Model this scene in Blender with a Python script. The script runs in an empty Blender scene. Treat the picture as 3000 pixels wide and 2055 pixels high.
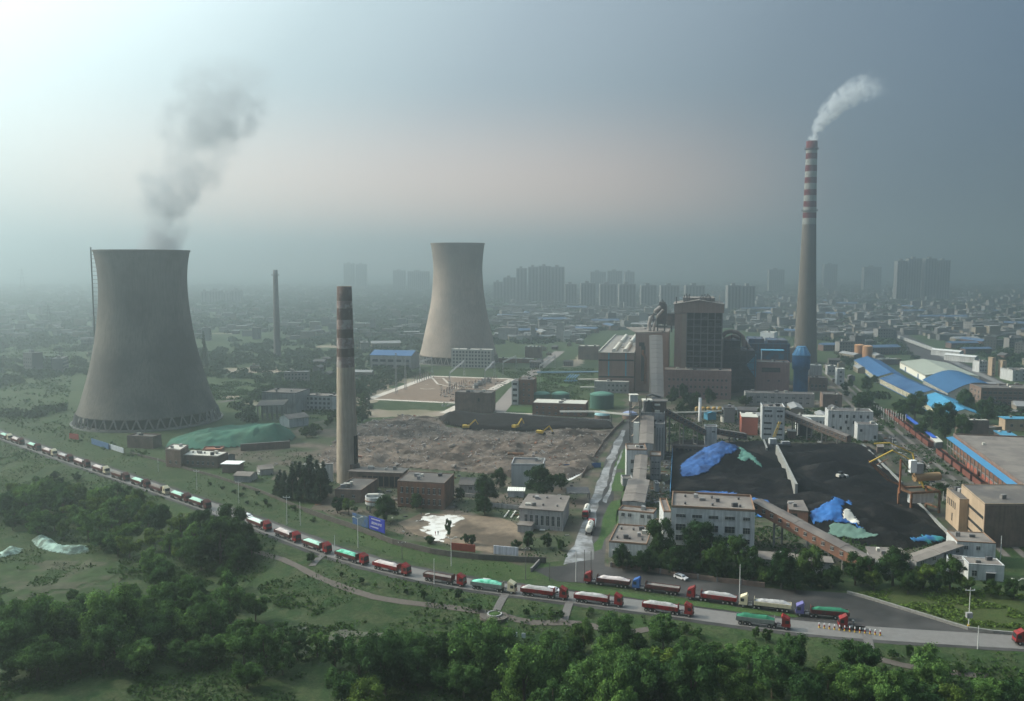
import bpy, math, random
import numpy as np
from mathutils import Vector
R = math.radians
random.seed(7)
SC = bpy.context.scene
COL = SC.collection
# ------------------------------------------------------------ camera
FPX, CX, CY, CAMH = 2578.0, 1500.0, 1027.5, 100.0
PITCH = math.atan((CY - 778.4) / FPX)
cd = bpy.data.cameras.new('camera'); cam = bpy.data.objects.new('camera', cd); COL.objects.link(cam)
cam.location = (0, 0, CAMH); cam.rotation_euler = (math.pi / 2 - PITCH, 0, 0)
cd.sensor_width = 36.0; cd.lens = FPX / 3000 * 36.0; cd.clip_start = 1.0; cd.clip_end = 60000
SC.camera = cam
# ------------------------------------------------------------ light
SUN_EL, SUN_AZ = R(32), R(-77)          # azimuth measured from +Y towards +X
w = bpy.data.worlds.new('World'); SC.world = w; w.use_nodes = True
nt = w.node_tree; nt.nodes.clear()
out = nt.nodes.new('ShaderNodeOutputWorld'); bg = nt.nodes.new('ShaderNodeBackground')
sky = nt.nodes.new('ShaderNodeTexSky'); sky.sky_type = 'NISHITA'; sky.sun_disc = False
sky.sun_elevation = SUN_EL; sky.sun_rotation = SUN_AZ; sky.dust_density = 4.0; sky.air_density = 1.3; sky.ozone_density = 1.5
# smog veil over the sky: bright towards the sun, slate blue away from it
tc = nt.nodes.new('ShaderNodeTexCoord')
dt = nt.nodes.new('ShaderNodeVectorMath'); dt.operation = 'DOT_PRODUCT'
GD = Vector((-0.64, 0.48, 0.68)).normalized()
dt.inputs[1].default_value = GD
nt.links.new(tc.outputs['Generated'], dt.inputs[0])
rp = nt.nodes.new('ShaderNodeValToRGB'); e = rp.color_ramp.elements
mp = nt.nodes.new('ShaderNodeMapRange'); mp.inputs[1].default_value = -1; mp.inputs[2].default_value = 1
nt.links.new(dt.outputs['Value'], mp.inputs[0]); nt.links.new(mp.outputs[0], rp.inputs[0])
STOPS = [(0.0, (.022, .042, .070)), (.5, (.034, .070, .130)), (.60, (.062, .112, .190)), (.70, (.155, .210, .275)), (.80, (.35, .43, .50)), (.86, (.56, .69, .73)), (.92, (1.15, 1.36, 1.36)), (1.0, (3.2, 3.6, 3.5))]
e[0].position = 0; e[1].position = 1
while len(e) < len(STOPS): e.new(.5)
for k, (p_, c_) in enumerate(STOPS): e[k].position = p_
for k, (p_, c_) in enumerate(STOPS): e[k].color = (*c_, 1)
sc1 = nt.nodes.new('ShaderNodeVectorMath'); sc1.operation = 'SCALE'; sc1.inputs['Scale'].default_value = 0.03
sc2 = nt.nodes.new('ShaderNodeVectorMath'); sc2.operation = 'SCALE'; sc2.inputs['Scale'].default_value = 1.0
ad = nt.nodes.new('ShaderNodeVectorMath'); ad.operation = 'ADD'
nt.links.new(sky.outputs[0], sc1.inputs[0]); nt.links.new(rp.outputs[0], sc2.inputs[0])
nt.links.new(sc1.outputs[0], ad.inputs[0]); nt.links.new(sc2.outputs[0], ad.inputs[1])
# low warm band of dust near the horizon, strongest in the middle of the view
sz = nt.nodes.new('ShaderNodeSeparateXYZ'); nt.links.new(tc.outputs['Generated'], sz.inputs[0])
wz = nt.nodes.new('ShaderNodeMapRange'); wz.interpolation_type = 'SMOOTHSTEP'; wz.inputs[1].default_value = .205; wz.inputs[2].default_value = .0; nt.links.new(sz.outputs['Z'], wz.inputs[0])
wx = nt.nodes.new('ShaderNodeVectorMath'); wx.operation = 'DOT_PRODUCT'; wx.inputs[1].default_value = (-.14, .99, 0); nt.links.new(tc.outputs['Generated'], wx.inputs[0])
wy = nt.nodes.new('ShaderNodeMapRange'); wy.interpolation_type = 'SMOOTHSTEP'; wy.inputs[1].default_value = .86; wy.inputs[2].default_value = 1.0; nt.links.new(wx.outputs['Value'], wy.inputs[0])
wm = nt.nodes.new('ShaderNodeMath'); wm.operation = 'MULTIPLY'; nt.links.new(wz.outputs[0], wm.inputs[0]); nt.links.new(wy.outputs[0], wm.inputs[1])
wc = nt.nodes.new('ShaderNodeMix'); wc.data_type = 'RGBA'; wc.blend_type = 'ADD'; wc.inputs[7].default_value = (1.35, .70, .38, 1); nt.links.new(wm.outputs[0], wc.inputs[0]); nt.links.new(ad.outputs[0], wc.inputs[6])
hi_ = nt.nodes.new('ShaderNodeMapRange'); hi_.interpolation_type = 'SMOOTHSTEP'; hi_.inputs[1].default_value = .30; hi_.inputs[2].default_value = .62; hi_.inputs[3].default_value = 1; hi_.inputs[4].default_value = 2.2; nt.links.new(sz.outputs['Z'], hi_.inputs[0])   # the veil brightens towards the zenith
ws = nt.nodes.new('ShaderNodeVectorMath'); ws.operation = 'SCALE'; nt.links.new(wc.outputs[2], ws.inputs[0]); nt.links.new(hi_.outputs[0], ws.inputs['Scale'])
nt.links.new(ws.outputs[0], bg.inputs[0]); bg.inputs[1].default_value = 1.0
nt.links.new(bg.outputs[0], out.inputs[0])
sl = bpy.data.lights.new('sun', 'SUN'); sl.energy = 4.9; sl.angle = R(0.6); sl.color = (1.0, .90, .74)
so = bpy.data.objects.new('sun', sl); COL.objects.link(so)
sd = Vector((math.sin(SUN_AZ) * math.cos(SUN_EL), math.cos(SUN_AZ) * math.cos(SUN_EL), math.sin(SUN_EL)))
so.rotation_euler = sd.to_track_quat('Z', 'Y').to_euler(); so.location = (-300, 200, 400)
SC.view_settings.view_transform = 'Standard'; SC.view_settings.look = 'None'
SC.view_settings.exposure = -0.2; SC.view_settings.gamma = 1.0
SC.cycles.volume_bounces = 3; SC.cycles.max_bounces = 5; SC.cycles.diffuse_bounces = 2; SC.cycles.glossy_bounces = 2
SC.cycles.volume_step_rate = 1.0; SC.cycles.volume_max_steps = 256
SC.cycles.use_denoising = True; SC.cycles.sample_clamp_direct = 6; SC.cycles.sample_clamp_indirect = 2
SC.cycles.transparent_max_bounces = 8

# ------------------------------------------------------------ picture <-> world
cp, sp_ = math.cos(PITCH), math.sin(PITCH)
def ray(u, v):
    xc = (u - CX) / FPX; yc = (CY - v) / FPX
    return Vector((xc, cp + yc * sp_, -sp_ + yc * cp))
def P(u, v, z=0.0):
    d = ray(u, v); t = (z - CAMH) / d.z
    return Vector((d.x * t, d.y * t, z))
def PY(u, v, y):
    d = ray(u, v); t = y / d.y
    return Vector((d.x * t, y, CAMH + d.z * t))
def ZV(pt, v):                      # height above the point at which picture row v is met
    yc = (CY - v) / FPX
    return CAMH + pt[1] * (yc * cp - sp_) / (cp + yc * sp_)
# vectorised value noise
_rng = np.random.RandomState(3); _T = _rng.rand(256, 256)
def vnoise(x, y):
    x = np.asarray(x, float); y = np.asarray(y, float)
    xi = np.floor(x).astype(int); yi = np.floor(y).astype(int); fx = x - xi; fy = y - yi
    fx = fx * fx * (3 - 2 * fx); fy = fy * fy * (3 - 2 * fy)
    a = _T[xi & 255, yi & 255]; b = _T[(xi + 1) & 255, yi & 255]; c = _T[xi & 255, (yi + 1) & 255]; d = _T[(xi + 1) & 255, (yi + 1) & 255]
    return (a * (1 - fx) + b * fx) * (1 - fy) + (c * (1 - fx) + d * fx) * fy
def fbm(x, y, o=4, s=1.0):
    t = 0; a = .5
    for k in range(o): t = t + a * vnoise(x * s + 17 * k, y * s + 31 * k); s *= 2.03; a *= .5
    return t
# road centre line in the world, a graph y(x)
ROADPX = [(-60, 1250), (0, 1275), (150, 1328), (300, 1379), (450, 1429), (600, 1482), (720, 1521), (800, 1553), (900, 1592), (1000, 1627), (1100, 1656), (1200, 1680), (1300, 1701), (1400, 1717), (1500, 1730), (1600, 1742), (1700, 1754), (1800, 1767), (1900, 1780), (2000, 1794), (2100, 1808), (2200, 1822), (2300, 1834), (2400, 1845), (2600, 1859), (2800, 1872), (3000, 1883), (3150, 1892)]
_rw = [P(u, v) for u, v in ROADPX]
_rx = np.array([-2500] + [p.x for p in _rw] + [400]); _ry = np.array([_rw[0].y + (2500 + _rw[0].x) * .62] + [p.y for p in _rw] + [_rw[-1].y - 5])
for _ in range(2):                    # light smoothing on a fine grid
    gx = np.linspace(-2500, 400, 1451); gy = np.interp(gx, _rx, _ry)
    k_ = np.ones(9) / 9; gy = np.convolve(np.pad(gy, 4, 'edge'), k_, 'valid'); _rx, _ry = gx, gy
_rs = np.gradient(_ry, _rx)
def road_y(x): return np.interp(x, _rx, _ry)
def road_s(x): return np.interp(x, _rx, _rs)
def south(x, y):                      # metres south of the road's centre line
    return (road_y(x) - y) / np.sqrt(1 + road_s(x) ** 2)
def sstep(a, b, t):
    t = np.clip((t - a) / (b - a), 0, 1); return t * t * (3 - 2 * t)
def hg(x, y):                         # the ground's height
    d = south(x, y)
    s = sstep(6.5, 34, d)
    und = (fbm(np.asarray(x) * 1.0 + 500, np.asarray(y) * 1.0, 3, .03) - .45) * 3.2 * sstep(30, 60, d)
    return -5.5 * s + und * s
def G(u, v, f=None):
    f = f or hg; d = ray(u, v); t0 = (60 - CAMH) / d.z; t1 = (-12 - CAMH) / d.z
    ts = np.linspace(t0, t1, 900); zz = CAMH + d.z * ts; hh = f(d.x * ts, d.y * ts)
    i = int(np.argmax(zz <= hh)); t = ts[i]
    return Vector((d.x * t, d.y * t, float(f(d.x * t, d.y * t))))

# ------------------------------------------------------------ objects
def tag(o, label=None, cat=None, group=None, kind=None):
    if label: o['label'] = label
    if cat: o['category'] = cat
    if group: o['group'] = group
    if kind: o['kind'] = kind
    return o
def empty(name, loc, rz=0, label=None, cat=None, group=None):
    o = bpy.data.objects.new(name, None); o.location = loc; o.rotation_euler = (0, 0, rz); COL.objects.link(o); o.empty_display_size = .5
    return tag(o, label, cat, group)
class MB:
    def __init__(s): s.v = []; s.f = []; s.m = []
    def add(s, vs, fs, mi=0):
        b = len(s.v); s.v += [tuple(p) for p in vs]; s.f += [tuple(b + i for i in f) for f in fs]; s.m += [mi] * len(fs); return s
    def box(s, x0, x1, y0, y1, z0, z1, mi=0):
        return s.add([(x0, y0, z0), (x1, y0, z0), (x1, y1, z0), (x0, y1, z0), (x0, y0, z1), (x1, y0, z1), (x1, y1, z1), (x0, y1, z1)],
                     [(0, 3, 2, 1), (4, 5, 6, 7), (0, 1, 5, 4), (1, 2, 6, 5), (2, 3, 7, 6), (3, 0, 4, 7)], mi)
    def prism(s, poly, z0, z1, mi=0, cap=True):
        n = len(poly); z0s = z0 if hasattr(z0, '__len__') else [z0] * n; z1s = z1 if hasattr(z1, '__len__') else [z1] * n
        vs = [(p[0], p[1], z0s[i]) for i, p in enumerate(poly)] + [(p[0], p[1], z1s[i]) for i, p in enumerate(poly)]
        fs = [(i, (i + 1) % n, n + (i + 1) % n, n + i) for i in range(n)]
        if cap: fs += [tuple(range(n - 1, -1, -1)), tuple(range(n, 2 * n))]
        return s.add(vs, fs, mi)
    def obox(s, a, b, wd, z0, z1, mi=0, off=0.0):   # box along a->b, width wd, shifted off to the left
        a = Vector((a[0], a[1])); b = Vector((b[0], b[1])); d = (b - a).normalized(); n = Vector((-d.y, d.x))
        q = [a + n * (off - wd / 2), b + n * (off - wd / 2), b + n * (off + wd / 2), a + n * (off + wd / 2)]
        return s.prism([(p.x, p.y) for p in q], z0, z1, mi)
    def beam(s, a, b, wd, ht=None, mi=0):
        a = Vector(a); b = Vector(b); d = (b - a); L = d.length
        if L < 1e-6: return s
        d /= L; up = Vector((0, 0, 1)) if abs(d.z) < .95 else Vector((1, 0, 0)); x = d.cross(up).normalized(); y = x.cross(d)
        ht = ht or wd; x *= wd / 2; y *= ht / 2
        vs = [a - x - y, a + x - y, a + x + y, a - x + y, b - x - y, b + x - y, b + x + y, b - x + y]
        return s.add(vs, [(0, 3, 2, 1), (4, 5, 6, 7), (0, 1, 5, 4), (1, 2, 6, 5), (2, 3, 7, 6), (3, 0, 4, 7)], mi)
    def lathe(s, prof, n=32, mi=0, cx=0, cy=0, cap0=False, cap1=False, mats=None):
        k = len(prof); vs = []
        for (r, z) in prof:
            for i in range(n):
                t = 2 * math.pi * i / n; vs.append((cx + r * math.cos(t), cy + r * math.sin(t), z))
        b = len(s.v); s.v += vs
        for j in range(k - 1):
            for i in range(n):
                i2 = (i + 1) % n; s.f.append((b + j * n + i, b + j * n + i2, b + (j + 1) * n + i2, b + (j + 1) * n + i)); s.m.append(mats[j] if mats else mi)
        if cap0: s.f.append(tuple(b + i for i in range(n - 1, -1, -1))); s.m.append(mi)
        if cap1: s.f.append(tuple(b + (k - 1) * n + i for i in range(n))); s.m.append(mi)
        return s
    def tube(s, pts, r, n=8, mi=0, caps=True):
        pts = [Vector(p) for p in pts]; rs = r if hasattr(r, '__len__') else [r] * len(pts); b = len(s.v)
        for i, p in enumerate(pts):
            d = (pts[min(i + 1, len(pts) - 1)] - pts[max(i - 1, 0)]).normalized()
            up = Vector((0, 0, 1)) if abs(d.z) < .9 else Vector((1, 0, 0)); x = d.cross(up).normalized(); y = x.cross(d)
            for k in range(n):
                t = 2 * math.pi * k / n; q = p + x * (rs[i] * math.cos(t)) + y * (rs[i] * math.sin(t)); s.v.append(tuple(q))
        for i in range(len(pts) - 1):
            for k in range(n):
                k2 = (k + 1) % n; s.f.append((b + i * n + k, b + i * n + k2, b + (i + 1) * n + k2, b + (i + 1) * n + k)); s.m.append(mi)
        if caps:
            s.f.append(tuple(b + k for k in range(n - 1, -1, -1))); s.m.append(mi)
            s.f.append(tuple(b + (len(pts) - 1) * n + k for k in range(n))); s.m.append(mi)
        return s
    def build(s, name, mats, parent=None, loc=None, rz=None, smooth=False):
        me = bpy.data.meshes.new(name); me.from_pydata(s.v, [], s.f)
        for m in (mats if isinstance(mats, (list, tuple)) else [mats]): me.materials.append(m)
        me.polygons.foreach_set('material_index', s.m)
        if smooth: me.polygons.foreach_set('use_smooth', [True] * len(s.f))
        me.update()
        o = bpy.data.objects.new(name, me); COL.objects.link(o)
        if parent: o.parent = parent
        if loc is not None: o.location = loc
        if rz is not None: o.rotation_euler = (0, 0, rz)
        return o
def kids(o): return list(KID.get(o.name, []))
KID = {}
def dup(root, loc=None, rz=None, label=None, group=None, sc=None):
    def rec(o, parent):
        c = o.copy(); COL.objects.link(c); c.parent = parent
        for ch in o.children: rec(ch, c)
        return c
    c = rec(root, None)
    if loc is not None: c.location = loc
    if rz is not None: c.rotation_euler = (0, 0, rz)
    if sc is not None: c.scale = sc if hasattr(sc, '__len__') else (sc,) * 3
    if label: c['label'] = label
    if group: c['group'] = group
    return c
def struct(o, label=None):
    o['kind'] = 'structure'
    if label: o['label'] = label
    return o

# ------------------------------------------------------------ materials
_M = {}
def mat(name, col, rough=.85, var=.25, scale=.3, col2=None, f2=.5, s2=None, bump=0, streak=0, metal=0, spec=.12, wave=None, obj=False, randv=0, top_dark=None):
    """world-space noise variation; col2 = second colour mixed in by large patches; streak = vertical weather streaks; wave=(period, axis) = ribbed sheet"""
    if name in _M: return _M[name]
    m = bpy.data.materials.new(name); m.use_nodes = True; n = m.node_tree; N = n.nodes; L = n.links
    b = N['Principled BSDF']; b.inputs['Roughness'].default_value = rough; b.inputs['Metallic'].default_value = metal
    b.inputs['Specular IOR Level'].default_value = spec
    if obj: t = N.new('ShaderNodeTexCoord'); pos = t.outputs['Object']
    else: t = N.new('ShaderNodeNewGeometry'); pos = t.outputs['Position']
    def noise(sc, det=4, vec=None, ro=.6):
        x = N.new('ShaderNodeTexNoise'); x.inputs['Scale'].default_value = sc; x.inputs['Detail'].default_value = det; x.inputs['Roughness'].default_value = ro
        L.new(vec or pos, x.inputs['Vector']); return x.outputs['Fac']
    def mr(fac, a, b_, c=0., d=1.):
        x = N.new('ShaderNodeMapRange'); x.inputs[1].default_value = a; x.inputs[2].default_value = b_; x.inputs[3].default_value = c; x.inputs[4].default_value = d
        L.new(fac, x.inputs[0]); return x.outputs[0]
    def mix(fac, A, B, mode='MIX'):
        x = N.new('ShaderNodeMix'); x.data_type = 'RGBA'; x.blend_type = mode
        if isinstance(fac, float): x.inputs['Factor'].default_value = fac
        else: L.new(fac, x.inputs['Factor'])
        for i, q in ((6, A), (7, B)):
            if isinstance(q, tuple): x.inputs[i].default_value = (*q, 1)
            else: L.new(q, x.inputs[i])
        return x.outputs[2]
    c = tuple(col)
    if col2:
        c = mix(mr(noise(s2 or scale * .25, 5), f2 - .07, f2 + .07), tuple(col), tuple(col2))
    v = mr(noise(scale, 6, ro=.7), .25, .75, 1 - var, 1 + var)
    x = N.new('ShaderNodeVectorMath'); x.operation = 'SCALE'
    if isinstance(c, tuple): x.inputs[0].default_value = c
    else: L.new(c, x.inputs[0])
    L.new(v, x.inputs['Scale']); c = x.outputs[0]
    if streak:
        mp_ = N.new('ShaderNodeMapping'); mp_.inputs['Scale'].default_value = (1, 1, .07); L.new(pos, mp_.inputs[0])
        s = mr(noise(1.1, 3, mp_.outputs[0]), .42, .68)
        x = N.new('ShaderNodeMath'); x.operation = 'MULTIPLY'; L.new(s, x.inputs[0]); x.inputs[1].default_value = streak
        c = mix(x.outputs[0], c, tuple(q * .35 for q in col))
    if top_dark:                            # darker colour over the upper part, with a ragged lower edge
        sp = N.new('ShaderNodeSeparateXYZ'); L.new(pos, sp.inputs[0]); ax = N.new('ShaderNodeMath'); ax.operation = 'MULTIPLY_ADD'; ax.inputs[1].default_value = top_dark[3]; L.new(noise(.03, 4), ax.inputs[0]); L.new(sp.outputs['Z'], ax.inputs[2])
        x = N.new('ShaderNodeMath'); x.operation = 'MULTIPLY'; L.new(mr(ax.outputs[0], top_dark[0] + top_dark[3] / 2, top_dark[1] + top_dark[3] / 2), x.inputs[0]); x.inputs[1].default_value = top_dark[2]; c = mix(x.outputs[0], c, tuple(q * .3 for q in col))
    if randv:
        oi = N.new('ShaderNodeObjectInfo'); rv = mr(oi.outputs['Random'], 0, 1, 1 - randv, 1 + randv)
        x = N.new('ShaderNodeVectorMath'); x.operation = 'SCALE'; L.new(c, x.inputs[0]); L.new(rv, x.inputs['Scale']); c = x.outputs[0]
    L.new(c, b.inputs['Base Color'])
    h = None
    if wave:
        wv = N.new('ShaderNodeTexWave'); wv.bands_direction = wave[1]; wv.inputs['Scale'].default_value = .314 / wave[0]
        tt = N.new('ShaderNodeTexCoord'); L.new(tt.outputs['Object'], wv.inputs['Vector']); h = wv.outputs['Fac']; bs = .6; bd = wave[0] * .25
    elif bump:
        h = noise(scale * 2.5, 5); bs = .8; bd = bump
    if h is not None:
        bp = N.new('ShaderNodeBump'); bp.inputs['Strength'].default_value = bs; bp.inputs['Distance'].default_value = bd
        L.new(h, bp.inputs['Height']); L.new(bp.outputs[0], b.inputs['Normal'])
    _M[name] = m; return m

def rrect(u0, y0, u1, depth, ang=11.0):
    """footprint whose front runs from column u0 at depth y0 to column u1, turned by the site's 11 degree axis"""
    a = R(ang); k0 = (u0 - CX) / FPX; k1 = (u1 - CX) / FPX; e_ = (y0 * cp + 95 * sp_) / y0
    A = Vector((k0 * e_ * y0, y0)); ca, sa = math.cos(a), math.sin(a); k1 *= e_
    s = (k1 * A.y - A.x) / (ca + k1 * sa); d = Vector((ca, -sa)); B = A + d * s; n = Vector((sa, ca))
    return [A, B, B + n * depth, A + n * depth]
# ============================================================ the setting
def grid_mesh(name, xs, ys, f, m, keep=None, smooth=True):
    X, Y = np.meshgrid(xs, ys); Z = f(X, Y)
    nx, ny = len(xs), len(ys); co = np.stack([X, Y, Z], -1).reshape(-1, 3)
    i = np.arange((ny - 1) * (nx - 1)); r = i // (nx - 1); c = i % (nx - 1); a = r * nx + c
    F = np.stack([a, a + 1, a + nx + 1, a + nx], -1)
    if keep is not None:
        F = F[keep(co[F].mean(1))]
        used, inv = np.unique(F.reshape(-1), return_inverse=True); co = co[used]; F = inv.reshape(-1, 4)
    return np_mesh(name, co, F, m, smooth)
def np_mesh(name, co, F, m, smooth=False):
    me = bpy.data.meshes.new(name); k = F.shape[1]
    me.vertices.add(len(co)); me.vertices.foreach_set('co', np.asarray(co, np.float32).reshape(-1))
    me.loops.add(F.size); me.loops.foreach_set('vertex_index', F.reshape(-1).astype(np.int32))
    me.polygons.add(len(F)); me.polygons.foreach_set('loop_start', np.arange(0, F.size, k, dtype=np.int32))
    me.polygons.foreach_set('loop_total', np.full(len(F), k, np.int32))
    if smooth: me.polygons.foreach_set('use_smooth', np.ones(len(F), bool))
    for q in (m if isinstance(m, (list, tuple)) else [m]): me.materials.append(q)
    me.update(calc_edges=True); me.validate()
    o = bpy.data.objects.new(name, me); COL.objects.link(o); return o
def inpoly(poly, x, y):
    x = np.asarray(x); y = np.asarray(y); r = np.zeros(x.shape, bool); n = len(poly)
    for i in range(n):
        x0, y0 = poly[i]; x1, y1 = poly[(i + 1) % n]
        if y0 == y1: continue
        c = ((y0 > y) != (y1 > y)) & (x < (x1 - x0) * (y - y0) / (y1 - y0) + x0); r ^= c
    return r
def edist(poly, x, y):                # distance to a polygon's outline
    x = np.asarray(x, float); y = np.asarray(y, float); d = np.full(x.shape, 1e9); n = len(poly)
    for i in range(n):
        x0, y0 = poly[i]; x1, y1 = poly[(i + 1) % n]; dx, dy = x1 - x0, y1 - y0; L2 = dx * dx + dy * dy + 1e-9
        t = np.clip(((x - x0) * dx + (y - y0) * dy) / L2, 0, 1); d = np.minimum(d, np.hypot(x - x0 - t * dx, y - y0 - t * dy))
    return d
def pw(pts, z=0.0): return [tuple(P(u, v, z)[:2]) for u, v in pts]
def gw(pts): return [tuple(G(u, v)[:2]) for u, v in pts]

def veg_mat(name, cols, sc=(.004, .02, .15, 1.2), bump=.4):
    """ground vegetation: four colours mixed by noises of growing frequency"""
    m = bpy.data.materials.new(name); m.use_nodes = True; n = m.node_tree; N = n.nodes; L = n.links
    b = N['Principled BSDF']; b.inputs['Roughness'].default_value = .95; b.inputs['Specular IOR Level'].default_value = .15
    g = N.new('ShaderNodeNewGeometry'); cur = None
    for k, s in enumerate(sc):
        x = N.new('ShaderNodeTexNoise'); x.inputs['Scale'].default_value = s; x.inputs['Detail'].default_value = 7; x.inputs['Roughness'].default_value = .68; x.inputs['Distortion'].default_value = .6
        L.new(g.outputs['Position'], x.inputs['Vector'])
        r = N.new('ShaderNodeMapRange'); r.inputs[1].default_value = .40; r.inputs[2].default_value = .62; L.new(x.outputs['Fac'], r.inputs[0])
        q = N.new('ShaderNodeMix'); q.data_type = 'RGBA'; L.new(r.outputs[0], q.inputs['Factor'])
        if cur is None: q.inputs[6].default_value = (*cols[0], 1)
        else: L.new(cur, q.inputs[6])
        q.inputs[7].default_value = (*cols[k + 1], 1)
        if k:
            y = N.new('ShaderNodeMath'); y.operation = 'MULTIPLY'; y.inputs[1].default_value = .65; L.new(r.outputs[0], y.inputs[0]); L.new(y.outputs[0], q.inputs['Factor'])
        cur = q.outputs[2]; last = x.outputs['Fac']
    L.new(cur, b.inputs['Base Color'])
    bp = N.new('ShaderNodeBump'); bp.inputs['Strength'].default_value = .9; bp.inputs['Distance'].default_value = bump
    L.new(last, bp.inputs['Height']); L.new(bp.outputs[0], b.inputs['Normal'])
    return m
M_GROUND = veg_mat('meadow', [(.028, .062, .019), (.052, .088, .028), (.015, .036, .011), (.085, .090, .045), (.008, .020, .007)])
M_GRASS = veg_mat('short_grass', [(.038, .090, .022), (.026, .062, .016), (.062, .115, .032), (.085, .115, .040), (.012, .032, .009)], (.01, .05, .3, 2.0), .25)
M_ROAD = mat('asphalt', (.165, .155, .148), .9, .14, .5, (.16, .155, .15), .56, .08)
M_DIRTROAD = mat('dirty_asphalt', (.062, .058, .057), .85, .35, .4, (.035, .034, .034), .5, .05)
M_YARD = mat('yard_earth', (.105, .085, .068), .95, .45, .25, (.045, .058, .030), .5, .045, .2)
M_PATH = mat('path_gravel', (.105, .090, .080), .9, .2, 1.0)
M_LIGHT = mat('pale_concrete', (.50, .44, .38), .85, .18, .4)
M_WET = mat('wet_track', (.27, .27, .275), .5, .35, .35, (.12, .115, .11), .5, .12)
M_COAL = mat('coal', (.008, .008, .009), .85, .55, .35, (.024, .022, .021), .57, .06, .5, spec=.02)

xs = np.unique(np.concatenate([np.linspace(-8800, -1500, 40), np.linspace(-1500, -330, 80), np.arange(-330, 260, 3.0), np.linspace(260, 1500, 80), np.linspace(1500, 8800, 40)]))
ys = np.unique(np.concatenate([np.linspace(-500, 120, 12), np.arange(120, 640, 3.0), np.linspace(640, 1500, 80), np.linspace(1500, 9300, 40)]))
struct(grid_mesh('ground', xs, ys, hg, M_GROUND))

def ribbon(name, pts, wd, m, z=.05, f=hg, step=4.0, offs=0.0, world=False, jit=0.0, nx=1):
    """draped strip along a polyline given in picture points (on the ground) or world points"""
    c = [Vector((p[0], p[1])) for p in (pts if world else gw(pts))]
    q = [c[0]]
    for a, b in zip(c, c[1:]):
        n = max(1, int((b - a).length / step))
        for k in range(1, n + 1): q.append(a.lerp(b, k / n))
    for _ in range(2): q = [q[0]] + [(q[i - 1] + q[i] * 2 + q[i + 1]) / 4 for i in range(1, len(q) - 1)] + [q[-1]]
    vs = []; fs = []
    for i, p in enumerate(q):
        d = (q[min(i + 1, len(q) - 1)] - q[max(i - 1, 0)]).normalized(); n = Vector((-d.y, d.x))
        ww = wd(i / (len(q) - 1)) if callable(wd) else wd
        for k in range(nx + 1):
            e_ = (k / nx - .5) * ww + offs + ((random.random() - .5) * jit if k in (0, nx) else 0); r = p + n * e_
            vs.append((r.x, r.y, float(f(r.x, r.y)) + z))
    w_ = nx + 1
    for i in range(len(q) - 1):
        for k in range(nx): fs.append((i * w_ + k + 1, i * w_ + k, (i + 1) * w_ + k, (i + 1) * w_ + k + 1))
    o = MB(); o.add(vs, fs); return o.build(name, m)
def patch(name, pts, m, z=.03, world=False, ragged=2.0, z0=0.0):
    """flat sheet with a slightly ragged outline"""
    c = [Vector(p) for p in (pts if world else pw(pts))]; q = []
    for a, b in zip(c, c[1:] + c[:1]):
        n = max(1, int((b - a).length / 7)) if ragged else 1
        for k in range(n):
            p = a.lerp(b, k / n); j = ragged if k else ragged * .4
            q.append((p.x + random.uniform(-j, j), p.y + random.uniform(-j, j)))
    import mathutils
    tri = mathutils.geometry.tessellate_polygon([[Vector((x, y, 0)) for x, y in q]])
    fs = []
    for t in tri:
        a, b, c_ = (Vector(q[i]) for i in t)
        fs.append(t if (b - a).cross(c_ - a) > 0 else (t[0], t[2], t[1]))
    return struct(MB().add([(x, y, z0 + z) for x, y in q], fs).build(name, m))

# plant grounds (dusty earth with weeds), then the things laid on it
patch('plant_ground', [(1085, 1245), (1180, 1222), (1800, 1225), (1860, 1130), (2480, 1110), (2570, 1300), (2800, 1600), (2640, 1690), (2200, 1700), (1700, 1662), (1420, 1640), (1250, 1590), (1100, 1545), (940, 1500), (900, 1420), (560, 1330), (760, 1300), (960, 1230)], M_YARD, .02, ragged=5)
patch('railway_bed', [(2480, 1180), (2560, 1215), (2650, 1250), (2790, 1330), (3010, 1540), (2960, 1610), (2862, 1570), (2800, 1600), (2700, 1480), (2625, 1395), (2560, 1310), (2500, 1230)], mat('dark_ballast_bed', (.058, .052, .046), .95, .5, .3, (.035, .048, .022), .52, .08), .035, ragged=3)
road = struct(ribbon('road', [(x, float(road_y(x))) for x in np.arange(-1500, 190, 8.0)], 9.0, M_ROAD, .09, world=True, nx=2, f=lambda x, y: 0 * x))
struct(ribbon('road_shoulder', [(x, float(road_y(x))) for x in np.arange(-1500, 190, 8.0)], 12.6, M_DIRTROAD, .04, world=True, jit=1.0, nx=2, f=lambda x, y: 0 * x))
patch('truck_park', [(1630, 1705), (1560, 1668), (1700, 1655), (1860, 1668), (2050, 1700), (2250, 1722), (2482, 1738), (2580, 1766), (2716, 1806), (2840, 1843), (3010, 1858), (3010, 1872), (2800, 1860), (2560, 1842), (2480, 1836), (2330, 1818), (2330, 1800), (2190, 1786), (2000, 1752), (1870, 1730), (1760, 1712)], M_DIRTROAD, .055, ragged=1.0)
patch('haul_road', [(1652, 1668), (1690, 1588), (1722, 1500), (1752, 1410), (1782, 1330), (1812, 1270), (1838, 1228), (1872, 1228), (1866, 1262), (1846, 1310), (1822, 1370), (1800, 1440), (1785, 1510), (1772, 1580), (1772, 1668)], M_DIRTROAD, .05, ragged=.6)
patch('wet_road', [(1650, 1655), (1690, 1580), (1712, 1520), (1727, 1478), (1757, 1400), (1790, 1320), (1820, 1262), (1834, 1262), (1812, 1320), (1784, 1390), (1762, 1460), (1746, 1500), (1738, 1560), (1740, 1610), (1742, 1640), (1700, 1645)], M_WET, .07, ragged=.8)
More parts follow.
